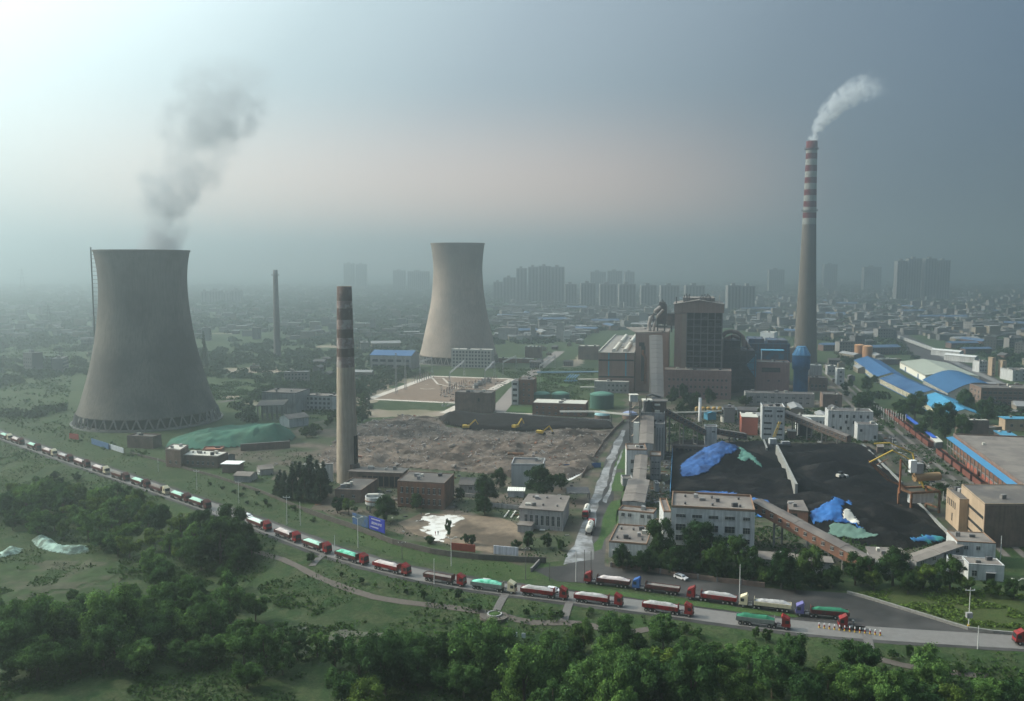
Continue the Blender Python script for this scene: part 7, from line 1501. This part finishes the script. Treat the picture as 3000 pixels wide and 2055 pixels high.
mid = [(1938, 1600, 100, 'dark', 'round dark tree at the left front of the white four storey block'), (2051, 1586, 118, 'dark', 'tallest dark tree before the middle of the white four storey block'), (2162, 1614, 112, 'dark', 'dark tree at the right corner of the white four storey block'), (1825, 1640, 60, 'dark', 'bush in front of the three doorways of the white hall'),
       (1581, 1408, 100, 'dark', 'big round tree hiding the grey cube'), (1644, 1412, 46, 'dark', 'smaller dark tree right of the big round tree'), (1423, 1440, 80, 'dark', 'dark shaggy tree right of the red brick hall'), (1465, 1405, 50, 'dark', 'small dark tree left of the glaring tin shed'),
       (1022, 1484, 48, 'yellow', 'light yellow green round tree before the low brown store'), (988, 1482, 42, 'dark', 'dark bush left of the light yellow green tree'), (1131, 1490, 76, 'dark', 'large dark bush left of the red brick hall'), (1219, 1474, 40, 'dark', 'dark tree against the front wall of the red brick hall'),
       (1255, 1572, 40, 'bush', 'dark bush in front of the white slab'), (1364, 1578, 28, 'dark', 'small dark tree above the red banner'), (1385, 1584, 24, 'dark', 'smallest dark tree right above the red banner'), (1420, 1478, 60, 'dark', 'dark tree below the shaggy one right of the brick hall'), (1346, 1450, 34, 'dark', 'narrow dark tree at the right corner of the red brick hall'),
       (1513, 1594, 30, 'dark', 'dark shrub left in the gate hedge'), (1547, 1588, 42, 'dark', 'leafy tree in the middle of the gate hedge'), (1603, 1584, 38, 'dark', 'tree in front of the tall windowed hall'), (1644, 1598, 30, 'dark', 'dark shrub right in the gate hedge'), (1385, 1190, 28, 'dark', 'tree against the windowless brown block'),
       (1050, 1140, 40, 'dark', 'dark tree just right of the brick chimney'), (1070, 1165, 34, 'dark', 'second dark tree right of the brick chimney')]
for u, v, w_, k, lb in mid: tree_px(u, v, w_, k, lb)
t = tree_px(1312, 1562, 22, 'dark', 'slim two stemmed tree standing taller than the boundary wall', sz=2.2)
# right hand row of roadside trees
row = [(2376, 1652, 104), (2508, 1664, 100), (2618, 1664, 104), (2706, 1680, 90), (2785, 1684, 90), (2290, 1680, 90), (2240, 1690, 50), (2440, 1690, 64), (2560, 1700, 60), (2660, 1712, 56), (2330, 1706, 56), (2745, 1712, 50), (2835, 1722, 50), (2905, 1722, 50), (2970, 1728, 56)]
for k, (u, v, w_) in enumerate(sorted(row)): tree_px(u, v, w_, 'yellow' if k % 3 == 0 else 'dark', '%s roadside tree, counted from the left, right of the white four storey block' % ordw[k], 'roadside trees at the right')
fill([(1800, 1662), (1900, 1655), (2100, 1665), (2250, 1690), (2440, 1712), (2440, 1728), (2240, 1718), (2050, 1695), (1880, 1672), (1790, 1668)], 46, 2.0, 3.6, ['bush', 'dark'], 'dark undergrowth shrub behind the left facing lorries', 'dark undergrowth behind the lorries', 5, 1.0, nm='shrub')
mid2 = sorted([(1985, 1640, 84), (2100, 1650, 86), (1890, 1645, 60), (2215, 1655, 70)])
for k, (u, v, w_) in enumerate(mid2): tree_px(u, v, w_, 'dark', '%s low dark tree, from the left, right before the four storey block' % ordw[k], 'front row before the four storey block')
# conifers by the old chimney
for k, (u, v, h) in enumerate(((835, 1462, 1378), (858, 1464, 1360), (880, 1462, 1352), (905, 1460, 1338), (930, 1462, 1348), (948, 1455, 1352), (868, 1440, 1350), (912, 1440, 1332), (812, 1458, 1390), (892, 1470, 1362), (940, 1474, 1372), (822, 1446, 1376))):
    p = G(u, v); hh = float(ZV(p, h)); R_ = hh / 3.3; tree(p, R_ * 1.0, 'conifer', '%s dark pointed conifer of the group left of the brick chimney' % ordw[k], 'dark conifers by the brick chimney', name='conifer', sz=1.0)
t = tree(P(599, 1085), 5.2, 'conifer', 'lone dark pointed tree right of the dark cooling tower in the haze', name='conifer', sz=2.2)
fill([(868, 1268), (900, 1262), (985, 1218), (985, 1235), (920, 1285), (880, 1290)], 12, 2.2, 3.4, ['yellow', 'dark'], 'yellowish hedge tree between the green mound and the brick chimney', 'hedge trees beside the green mound', 6, 1.0)
fill([(560, 1395), (700, 1430), (860, 1480), (1000, 1530), (960, 1545), (780, 1500), (600, 1450), (540, 1420)], 12, 1.2, 2.2, ['bush'], 'small dark bush in the old railway strip', 'bushes in the railway strip', 7, 1.5, nm='bush')
# groves at the right around the siding and warehouses
grove = [(2682, 1190, 72), (2770, 1240, 84), (2830, 1180, 72), (2885, 1212, 60), (2730, 1225, 60), (2640, 1190, 44), (2820, 1262, 60), (2860, 1245, 50), (2700, 1255, 50), (2540, 1130, 36), (2790, 1215, 44), (2900, 1180, 30), (2640, 1215, 40), (2560, 1110, 26)]
for k, (u, v, w_) in enumerate(sorted(grove)): tree_px(u, v, w_, 'dark', '%s dark tree, counted from the left, between the siding and the blue warehouses' % ordw[k], 'grove before the blue warehouses')
fill([(2470, 1135), (2500, 1135), (2550, 1185), (2600, 1235), (2550, 1225), (2500, 1195), (2470, 1170)], 14, 2.6, 4.4, ['dark'], 'dark tree in the grove right of the square brown house', 'grove right of the square brown house', 8, 1.0)
fill([(1960, 1165), (2180, 1160), (2200, 1200), (2060, 1195), (1960, 1190)], 12, 3, 5.2, ['dark'], 'dark tree along the brick base of the boiler house', 'trees along the boiler house base', 9, 1.0)
fill([(1950, 1195), (2040, 1196), (2030, 1225), (1960, 1220)], 7, 2.5, 3.8, ['dark'], 'tree between the crusher tower and the slim white stack', 'trees beside the slim white stack', 12, 1.1)
fill([(2100, 1212), (2230, 1210), (2420, 1212), (2560, 1215), (2560, 1235), (2400, 1225), (2200, 1232), (2120, 1228)], 10, 2.2, 3.6, ['dark'], 'dark tree in the belt in front of the long grey building', 'trees before the long grey building', 13, 1.1)
fill([(2640, 1330), (2700, 1345), (2800, 1430), (2830, 1480), (2780, 1470), (2690, 1400)], 8, 1.8, 3.0, ['dark', 'bush'], 'dark scrub tree between the yellow crane and the wagons', 'scrub between crane and wagons', 14, 1.1, nm='shrub')
# saplings on the embankment
for k, (u, v, r_) in enumerate(((1189, 1741, 1.0), (1240, 1757, 1.5), (1343, 1757, 1.5), (1386, 1788, 1.0), (1405, 1792, 1.1), (1290, 1775, .9), (1542, 1806, 1.1), (1615, 1808, 1.2), (1645, 1812, 1.1), (1060, 1712, 1.4), (912, 1648, 1.8), (1730, 1800, 1.3), (1840, 1848, .9), (2046, 1868, 1.6), (2007, 1856, 1.2), (2613, 1932, 1.3), (2665, 1928, 1.4), (2715, 1938, 1.3), (2809, 1968, 1.3), (2214, 1872, 1.5), (2245, 1884, 1.7), (1100, 1722, .9), (1000, 1690, .9))):
    tree(G(u, v), r_, 'loose' if k % 2 else 'dark', 'sapling on the grass slope below the road', 'saplings on the grass slope', name='sapling')

# ---- far trees: one mass
rs = np.random.RandomState(5)
keep_out = [pw([(1070, 1240), (1080, 1160), (1250, 1095), (1300, 1050), (1500, 1040), (1690, 1000), (1740, 970), (2100, 960), (2420, 1000), (2500, 1100), (2600, 1220), (2950, 1560), (2950, 1700), (900, 1700), (900, 1230)]),
            pw([(180, 1310), (180, 1190), (300, 1160), (600, 1160), (700, 1215), (690, 1320)]), pw([(2500, 1130), (2500, 1040), (2640, 1040), (2800, 1100), (2900, 1190), (2850, 1240), (2700, 1210), (2560, 1150)]),
            pw([(740, 1240), (740, 1175), (1000, 1175), (1000, 1320), (480, 1345), (480, 1290), (700, 1240)]), pw([(1200, 1090), (1210, 1040), (1500, 1035), (1500, 1100)]), pw([(2590, 975), (2700, 985), (3060, 1110), (3060, 1240), (2860, 1150), (2700, 1060)])]
n_ = 19000; vv_ = 778 + 257800 / np.exp(rs.uniform(math.log(480), math.log(4200), n_)); uu = rs.uniform(-150, 3150, n_); D_ = 257800 / (vv_ - 778); X_ = (uu - 1500) * D_ / 2578; Y_ = D_
ok = np.ones(n_, bool)
for k_ in keep_out: ok &= ~inpoly(k_, X_, Y_)
ok &= south(X_, Y_) < -25
ok &= fbm(X_, Y_, 3, .008) > np.where(uu < 1350, .29, .35)
X_, Y_ = X_[ok], Y_[ok]; D_ = D_[ok]
R0 = rs.uniform(2.6, 6.0, len(X_)) * (1 + np.clip(D_ - 900, 0, 3000) / 1500)
U_ = sph(46, rs); cs = []; Fs = []; cnt = 0
allc = []; alln = []; alls = []
for i in range(len(X_)):
    nn = 46 if D_[i] < 1100 else 26; d = U_[:nn] * rs.uniform(.7, 1.05, (nn, 1)); d[:, 2] = np.abs(d[:, 2]) * .8 + .15
    allc.append(np.array([X_[i], Y_[i], 0]) + d * R0[i]); nr = d + rs.normal(size=(nn, 3)) * .35; alln.append(nr / np.linalg.norm(nr, axis=1)[:, None]); alls.append(np.full(nn, R0[i] * (.34 if nn == 46 else .5)))
co, F = quads(np.concatenate(allc), np.concatenate(alln), np.concatenate(alls), rs)
o = np_mesh('far_trees', co, F, leaf_mat('far_leaves', (.028, .050, .025), .1, .3, 0, .03)); o['kind'] = 'stuff'; o['label'] = 'hazy dark tree cover over the plain behind the works'
# ---- weeds and tufts near the camera
NOTUFT = pw([(1165, 1532), (1225, 1500), (1330, 1504), (1460, 1512), (1530, 1545), (1535, 1600), (1440, 1622), (1330, 1600), (1215, 1568)])
def tufts(name, poly, n_, s0, s1, m, seed, label, f=hg, dens=None):
    rs = np.random.RandomState(seed); q = poly; xx = [p[0] for p in q]; yy = [p[1] for p in q]; X = rs.uniform(min(xx), max(xx), n_ * 2); Y = rs.uniform(min(yy), max(yy), n_ * 2)
    k = inpoly(q, X, Y) & (fbm(X, Y, 3, .09) > .38) & ~inpoly(NOTUFT, X, Y); X, Y = X[k][:n_], Y[k][:n_]; Z = f(X, Y); s = rs.uniform(s0, s1, len(X)) * (1 + 1.2 * (fbm(X, Y, 2, .05) - .4))
    nr = np.stack([rs.normal(size=len(X)) * .7, rs.normal(size=len(X)) * .7, np.full(len(X), .6)], -1); nr /= np.linalg.norm(nr, axis=1)[:, None]
    co, F = quads(np.stack([X, Y, Z + s * .5 + .05], -1), nr, s, rs, 1.2); o = np_mesh(name, co, F, m); o['kind'] = 'stuff'; o['label'] = label
fx = [(x, float(road_y(x)) - 7.5) for x in np.arange(-420, 200, 20.0)]
tufts('grass', fx + [(200, 150), (-420, 150)], 150000, .22, .62, leaf_mat('grass_blades', (.034, .078, .020), .3, .6, 0, .12), 3, 'rough grass and weeds on the river bank')
tufts('undergrowth', fx + [(200, 150), (-420, 150)], 26000, .45, 1.1, leaf_mat('scrub_leaves', (.022, .052, .016), .25, .5, 0, .1), 21, 'darker weeds and brambles scattered over the river bank')
tufts('undergrowth', gw([(-60, 1700), (300, 1680), (700, 1620), (900, 1760), (1100, 1860), (1500, 1880), (2200, 1930), (3060, 1960), (3060, 2090), (-60, 2090)]), 30000, .35, .95, M_LEAFD, 4, 'dark leafy undergrowth between the riverside willows')
fy = [(x, float(road_y(x)) + 7.5) for x in np.arange(-700, 20, 20.0)]
fz2 = [(x, float(road_y(x)) + 60) for x in np.arange(0, -700, -20.0)]
tufts('weeds', fy + fz2, 45000, .2, .6, leaf_mat('weed_leaves', (.040, .078, .022), .3, .3, 0, .1), 6, 'weeds along the strip between road and railway')
tufts('weeds', pw([(2500, 1742), (2700, 1716), (3040, 1744), (3040, 1848), (2845, 1836), (2716, 1798), (2560, 1758)]), 6000, .25, .7, M_LEAFY, 7, 'rank weeds behind the low stone wall')

tufts('scrub', pw([(-120, 1000), (230, 1000), (200, 1180), (300, 1295), (480, 1340), (380, 1345), (0, 1240), (-120, 1215)]) , 26000, .6, 2.0, M_LEAFD, 12, 'dark scrub over the plain left of the cooling tower', f=lambda x, y: 0 * x)
tufts('scrub', pw([(480, 1130), (1080, 1100), (1060, 1230), (880, 1230), (740, 1175), (500, 1170)]), 16000, .6, 1.8, M_LEAFD, 13, 'dark scrub behind the old halls', f=lambda x, y: 0 * x)
tufts('scrub', pw([(1440, 1080), (1740, 1080), (1740, 1180), (1560, 1180), (1500, 1110)]), 7000, .5, 1.3, M_LEAFD, 14, 'low scrub around the pipe lines', f=lambda x, y: 0 * x)
# scrub and litter in the works
works = pw([(1085, 1245), (1180, 1222), (1290, 1222), (1290, 1380), (1480, 1400), (1640, 1410), (1700, 1400), (1660, 1640), (1420, 1640), (1250, 1590), (1100, 1545), (940, 1500), (900, 1420), (560, 1340), (480, 1340), (870, 1320), (940, 1330), (1000, 1400), (1180, 1372)])
tufts('scrub', works, 9000, .3, .9, M_LEAFD, 8, 'low scrub and weeds growing between the old buildings of the works', f=lambda x, y: 0 * x)
tufts('scrub', pw([(1860, 1440), (1965, 1440), (2213, 1500), (2560, 1600), (2790, 1600), (2820, 1700), (2400, 1690), (2215, 1650), (1960, 1640), (1800, 1640)]), 8000, .3, 1.0, M_LEAFD, 9, 'low scrub around the conveyor houses', f=lambda x, y: 0 * x)
tufts('scrub', pw([(1940, 1200), (2600, 1200), (2640, 1300), (2560, 1300), (1960, 1296)]), 7000, .5, 1.3, M_LEAFD, 10, 'low scrub behind the coal yard', f=lambda x, y: 0 * x)
tufts('scrub', pw([(2570, 1240), (2700, 1280), (3000, 1560), (2900, 1600), (2620, 1360), (2540, 1290)]), 8000, .4, 1.1, M_LEAFD, 11, 'low scrub along the railway siding', f=lambda x, y: 0 * x)
rr = random.Random(77); q = MB(); c = 0
lit = [works, pw([(1860, 1300), (1960, 1300), (1960, 1480), (1860, 1480)]), pw([(1940, 1200), (2600, 1215), (2640, 1300), (1960, 1296)]), pw([(1290, 1120), (1500, 1115), (1420, 1170), (1290, 1200)]), pw([(2600, 1290), (2700, 1330), (2960, 1600), (2860, 1600)])]
for poly in lit:
    xx = [p[0] for p in poly]; yy = [p[1] for p in poly]
    for k in range(420):
        x = rr.uniform(min(xx), max(xx)); y = rr.uniform(min(yy), max(yy))
        if not bool(inpoly(poly, x, y)) or bool(inpoly(NOTUFT, x, y)): continue
        a, b, h = rr.uniform(.2, 1.3), rr.uniform(.2, .8), rr.uniform(.1, .8); q.beam((x - a, y - b * rr.uniform(-1, 1), h / 2), (x + a, y + b * rr.uniform(-1, 1), h / 2), b, h, rr.choice([0, 0, 1, 2, 3]))
o = q.build('yard_litter', [mat('litter_grey', (.25, .24, .23), .9, .3, .6), mat('litter_pale', (.55, .53, .50), .8, .2, .6), M_RUST, M_STEEL]); o['kind'] = 'stuff'; o['label'] = 'scrap, beams and litter strewn about the works'

# ============================================================ the town in the haze
rs = random.Random(31)
HM = [mat('house_grey', (.13, .13, .13), .9, .15, .1), mat('house_pale', (.23, .22, .21), .9, .15, .1), mat('house_brick', (.15, .10, .085), .9, .15, .1), mat('house_tan', (.22, .19, .15), .9, .15, .1)]; RM = [mat('roof_dark_far', (.10, .095, .095), .9, .2, .1), mat('roof_grey_far', (.10, .10, .10), .9, .2, .1), mat('roof_pale_far', (.26, .26, .26), .9, .2, .1), mat('roof_blue_far', (.07, .12, .2), .8, .2, .1)]
HP = []
for k in range(8):
    q = MB(); L_ = [14, 22, 9, 30, 12, 18, 40, 10][k]; W_ = [9, 9, 8, 11, 10, 9, 12, 8][k]; H_ = [7, 10, 4, 6, 16, 13, 7, 5][k]; q.box(-L_ / 2, L_ / 2, -W_ / 2, W_ / 2, 0, H_, 0)
    if k in (0, 2, 3, 6): q.add([(-L_ / 2 - .5, -W_ / 2 - .5, H_), (L_ / 2 + .5, -W_ / 2 - .5, H_), (L_ / 2 + .5, W_ / 2 + .5, H_), (-L_ / 2 - .5, W_ / 2 + .5, H_), (-L_ / 2 - .5, 0, H_ + 2.2), (L_ / 2 + .5, 0, H_ + 2.2)], [(0, 1, 5, 4), (2, 3, 4, 5), (0, 4, 3), (1, 2, 5), (0, 3, 2, 1)], 1)
    else:
        q.box(-L_ / 2 - .2, L_ / 2 + .2, -W_ / 2 - .2, W_ / 2 + .2, H_ + .01, H_ + .5, 1); q.box(-L_ / 4, -L_ / 4 + 3, -1.5, 1.5, H_ + .51, H_ + 2.6, 0)
    for r_ in range(int(H_ // 3.2)):
        for c in range(int(L_ // 3)): x = -L_ / 2 + 1.5 + c * 3; q.box(x - .6, x + .6, -W_ / 2 - .06, -W_ / 2 + .01, 1 + r_ * 3.2, 2.5 + r_ * 3.2, 2); q.box(x - .6, x + .6, W_ / 2 - .01, W_ / 2 + .06, 1 + r_ * 3.2, 2.5 + r_ * 3.2, 2)
    o = q.build('town_house', [HM[k % 4], RM[[0, 1, 0, 2, 1, 0, 3, 1][k]], M_GLASS]); HP.append(o.data); bpy.data.objects.remove(o)
KN = ['gabled grey house', 'flat roofed pale block of three storeys', 'small brick cottage', 'low tan hall with a pale roof', 'tall narrow grey block', 'pale four storey block', 'long brick shed with a blue roof', 'small tan flat roofed house']
placed = []; cnt = 0; tr_ = 0; extra = MB(); 
def okh(x, y):
    for k_ in keep_out:
        if bool(inpoly(k_, x, y)): return False
    return all((x - a) ** 2 + (y - b) ** 2 < 1e12 and (x - a) ** 2 + (y - b) ** 2 > 22 ** 2 for a, b in placed[-400:])
TYPES_C = [0] * 8
while cnt < 285 and tr_ < 20000:
    tr_ += 1; z_ = rs.random()
    if z_ < .62: u = rs.uniform(1470, 2440); v = rs.uniform(868, 1000)
    elif z_ < .95: u = rs.uniform(2420, 3060); v = rs.uniform(868, 1130)
    else: u = rs.uniform(-60, 1220); v = rs.uniform(870, 1130)
    D_ = 257800 / (v - 778) * rs.uniform(.98, 1.02); x = (u - 1500) * D_ / 2578
    if south(x, D_) > -30 or not okh(x, D_): continue
    k = rs.randrange(8); o = bpy.data.objects.new('town_house', HP[k]); COL.objects.link(o); o.location = (x, D_, 0); o.rotation_euler = (0, 0, rs.choice([.2, .2 + math.pi / 2, -.5, .15])); s = rs.uniform(.8, 1.25) ; o.scale = (s, s, s)
    where = 'left of the brick chimney' if u < 1220 else ('left of the striped chimney' if u < 2360 else 'right of the striped chimney')
    tag(o, '%s, hazy town %s' % (KN[k], where), 'house', 'houses of the hazy town'); placed.append((x, D_)); cnt += 1
works_small = [pw([(2390, 1075), (2500, 1050), (2535, 1120), (2480, 1150), (2390, 1150)]), pw([(1500, 1030), (1600, 1005), (1735, 1000), (1740, 1085), (1600, 1075), (1520, 1085)]), pw([(890, 1060), (1080, 1050), (1075, 1110), (1000, 1150), (890, 1155)]),
               pw([(2560, 1050), (2640, 1052), (2560, 1085)]), pw([(2110, 1205), (2560, 1215), (2560, 1238), (2110, 1240)]), pw([(2830, 1120), (3040, 1150), (3040, 1240), (2890, 1200)])]
c = 0
for poly, wn, cn in zip(works_small, ('right of the blue silo', 'beyond the pipe line lawn', 'left of the brick chimney', 'by the orange tanks', 'before the long grey building', 'at the right edge by the flats'), (9, 10, 8, 3, 8, 8)):
    xx = [p[0] for p in poly]; yy = [p[1] for p in poly]; g_ = 0
    for tr2 in range(600):
        x = rs.uniform(min(xx), max(xx)); y = rs.uniform(min(yy), max(yy))
        if g_ >= cn: break
        if not bool(inpoly(poly, x, y)) or any((x - a) ** 2 + (y - b) ** 2 < 16 ** 2 for a, b in placed): continue
        k = rs.choice([0, 2, 3, 7, 5]); o = bpy.data.objects.new('works_shed', HP[k]); COL.objects.link(o); o.location = (x, y, 0); o.rotation_euler = (0, 0, -R(11) + rs.choice([0, math.pi / 2])); s = rs.uniform(.55, .85); o.scale = (s, s, s); tag(o, '%s %s' % (KN[k], wn), 'shed', 'small sheds around the power station'); placed.append((x, y)); g_ += 1
# the rest of the town as one mass of roofs
q = MB(); c = 0
while c < 6500:
    if rs.random() < .86: u = rs.uniform(1450, 3120)
    else: u = rs.uniform(-100, 1450)
    v = 778 + 257800 / math.exp(rs.uniform(math.log(1180), math.log(5200))); D_ = 257800 / (v - 778); x = (u - 1500) * D_ / 2578; c += 1
    if any(bool(inpoly(k_, x, D_)) for k_ in keep_out): continue
    a, b, h = rs.uniform(3, 11), rs.uniform(3, 7), rs.uniform(3, 9) * (2.2 if rs.random() < .07 else 1); q.box(x - a, x + a, D_ - b, D_ + b, 0, h, rs.randrange(3)); q.box(x - a - .3, x + a + .3, D_ - b - .3, D_ + b + .3, h + .01, h + .5, 3 + rs.choice([0, 1, 1, 2]))
o = q.build('far_town', [HM[0], HM[1], HM[3], RM[0], RM[1], RM[2]]); o['kind'] = 'stuff'; o['label'] = 'mass of low hazy roofs filling the plain up to the skyline'
# high rises on the skyline
sky_ = [(1172, 1196, 609, 2300), (1199, 1222, 606, 2300), (1223, 1250, 604, 2310), (1251, 1281, 606, 2300), (1142, 1171, 630, 2350), (1120, 1141, 640, 2450), (1340, 1375, 617, 2900), (1380, 1412, 615, 2900), (1418, 1440, 617, 3000), (1283, 1309, 645, 2200), (1318, 1352, 643, 2100), (1362, 1400, 645, 2050), (1405, 1443, 645, 2000), (1455, 1490, 648, 2100), (1500, 1542, 648, 2150),
        (1556, 1600, 648, 2100), (1652, 1682, 648, 1900), (1684, 1714, 649, 1900), (2035, 2058, 592, 2500), (2060, 2090, 587, 2500), (2098, 2124, 587, 2500), (2126, 2155, 591, 2500), (780, 805, 598, 3600), (808, 832, 600, 3600), (892, 920, 614, 3400), (925, 975, 616, 3300), (455, 470, 662, 2300), (474, 500, 660, 2300), (505, 520, 664, 2350), (524, 546, 659, 2300), (1820, 1850, 600, 3500), (1870, 1900, 600, 3500), (1960, 2000, 606, 3400), (1745, 1780, 612, 3300)]
HR = ['first', 'second', 'third', 'fourth', 'fifth', 'sixth', 'seventh', 'eighth', 'ninth', 'tenth'] 
M_HR = mat('tower_block_wall', (.20, .195, .19), .9, .08, .02)
sky_.sort()
for k, (x0, x1, yt, D_) in enumerate(sky_):
    u0, u1, vt = x0 * Dx, x1 * Dx, yt * Dx; a = at(u0, D_, 40); b = at(u1, D_, 40); W_ = b.x - a.x; h = float(ZV(Vector((0, D_)), vt)); t = empty('tower_block', (a.x, D_, 0), 0, '%s hazy tower block on the skyline, counted from the left' % ordw[k], 'tower block', 'tower blocks on the skyline')
    q = MB(); q.box(0, W_, 0, 22, 0, h); q.box(W_ * .3, W_ * .55, 3, 12, h + .02, h + 5); q.build('wall', M_HR, t)
    q = MB(); nf = int(h / 3.2)
    for c in range(max(2, int(W_ / 7))):
        x = (c + .5) * W_ / max(2, int(W_ / 7)); q.box(x - 1.4, x + 1.4, -.3, -.05, 3, h - 3)
    q.build('window_strips', M_GLASS, t)

# ============================================================ smoke
def plume(name, label, origin, rot_y, L_, curve, radc, dens, col, box_, nscale, density, nc=3.2, absorb=(0, 0, 0), aniso=.3, thr=.42):
    q = MB().box(*box_); m = bpy.data.materials.new(name + '_volume'); m.use_nodes = True; n = m.node_tree; N = n.nodes; K = n.links; N.clear(); o = N.new('ShaderNodeOutputMaterial'); v = N.new('ShaderNodeVolumePrincipled')
    v.inputs['Color'].default_value = (*col, 1); v.inputs['Anisotropy'].default_value = aniso; v.inputs['Absorption Color'].default_value = (*absorb, 1)
    t = N.new('ShaderNodeTexCoord'); nz = N.new('ShaderNodeTexNoise'); nz.inputs['Scale'].default_value = nscale * .5; nz.inputs['Detail'].default_value = 2; K.new(t.outputs['Object'], nz.inputs['Vector'])
    sb = N.new('ShaderNodeVectorMath'); sb.operation = 'SUBTRACT'; sb.inputs[1].default_value = (.5, .5, .5); K.new(nz.outputs['Color'], sb.inputs[0])
    scl = N.new('ShaderNodeVectorMath'); scl.operation = 'SCALE'; scl.inputs['Scale'].default_value = .55 / nscale; K.new(sb.outputs[0], scl.inputs[0])
    ad = N.new('ShaderNodeVectorMath'); K.new(t.outputs['Object'], ad.inputs[0]); K.new(scl.outputs[0], ad.inputs[1]); sx = N.new('ShaderNodeSeparateXYZ'); K.new(ad.outputs[0], sx.inputs[0])
    def M(op, a, b=None):
        x = N.new('ShaderNodeMath'); x.operation = op
        for i, w_ in enumerate((a, b)):
            if w_ is None: continue
            if isinstance(w_, (int, float)): x.inputs[i].default_value = w_
            else: K.new(w_, x.inputs[i])
        return x.outputs[0]
    def FC(pts, inp):
        x = N.new('ShaderNodeFloatCurve'); c = x.mapping.curves[0]
        c.points[0].location = pts[0]; c.points[1].location = pts[-1]
        for p in pts[1:-1]: c.points.new(*p)
        x.mapping.update(); K.new(inp, x.inputs['Value']); return x.outputs[0]
    s = M('DIVIDE', sx.outputs['Z'], L_)
    cen = M('MULTIPLY', M('SUBTRACT', FC([(a, .5 + b / 200) for a, b in curve], s), .5), 200.0); rad = M('MULTIPLY', FC([(a, b / 60) for a, b in radc], s), 60.0)
    dx = M('SUBTRACT', sx.outputs['X'], cen); r = M('DIVIDE', M('SQRT', M('ADD', M('MULTIPLY', dx, dx), M('MULTIPLY', sx.outputs['Y'], sx.outputs['Y']))), rad)
    body = M('SUBTRACT', 1.0, r)
    n2 = N.new('ShaderNodeTexNoise'); n2.inputs['Scale'].default_value = nscale * 1.6; n2.inputs['Detail'].default_value = 4; n2.inputs['Roughness'].default_value = .6; K.new(ad.outputs[0], n2.inputs['Vector'])
    d = M('MULTIPLY', M('ADD', M('MULTIPLY', body, .9), M('MULTIPLY', M('SUBTRACT', n2.outputs['Fac'], thr + .05), nc)), 1.0)
    mr = N.new('ShaderNodeMapRange'); mr.interpolation_type = 'SMOOTHSTEP'; mr.inputs[1].default_value = .0; mr.inputs[2].default_value = .7; K.new(d, mr.inputs[0])
    edge = N.new('ShaderNodeMapRange'); edge.interpolation_type = 'SMOOTHSTEP'; edge.inputs[1].default_value = 0; edge.inputs[2].default_value = .35; K.new(body, edge.inputs[0])
    den = M('MULTIPLY', M('MULTIPLY', M('MULTIPLY', mr.outputs[0], edge.outputs[0]), FC(dens, s)), density); K.new(den, v.inputs['Density']); K.new(v.outputs[0], o.inputs['Volume'])
    ob = q.build(name, m); ob.location = origin; ob.rotation_euler = (0, rot_y, 0); return tag(ob, label, name.replace('_', ' '))
tA = Vector((cA.x, cA.y, float(ZV(cA, 414))))
plume('smoke_plume', 'white smoke drifting up and right from the red and white chimney', tA, R(45), 100, [(0, 0), (.12, -6), (.25, -8.5), (.45, -8.5), (.7, -2), (1, 9)], [(0, 6.5), (.2, 9.5), (.5, 15), (.8, 19), (1, 22)],
      [(0, 1), (.15, .9), (.4, .6), (.62, .34), (.8, .12), (.9, 0), (1, 0)], (.74, .77, .80), (-34, 36, -26, 26, -1, 92), .095, .24, thr=.44, nc=5.0)
t1 = Vector((c1.x, c1.y, 110.0))
plume('steam_plume', 'grey steam rising in torn clouds from the dark cooling tower', t1, 0, 122, [(0, 12), (.12, 14), (.25, 18), (.38, 26), (.48, 35), (.6, 44), (.75, 52), (.9, 58), (1, 62)], [(0, 16), (.12, 18), (.25, 24), (.4, 32), (.5, 30), (.65, 38), (.85, 38), (1, 36)],
      [(0, 2.0), (.12, 1.7), (.32, .95), (.43, .5), (.5, .5), (.6, .75), (.75, .6), (.9, .25), (1, 0)], (.56, .59, .62), (-40, 118, -42, 42, -2, 122), .048, .062, thr=.475, aniso=0, nc=3.6)
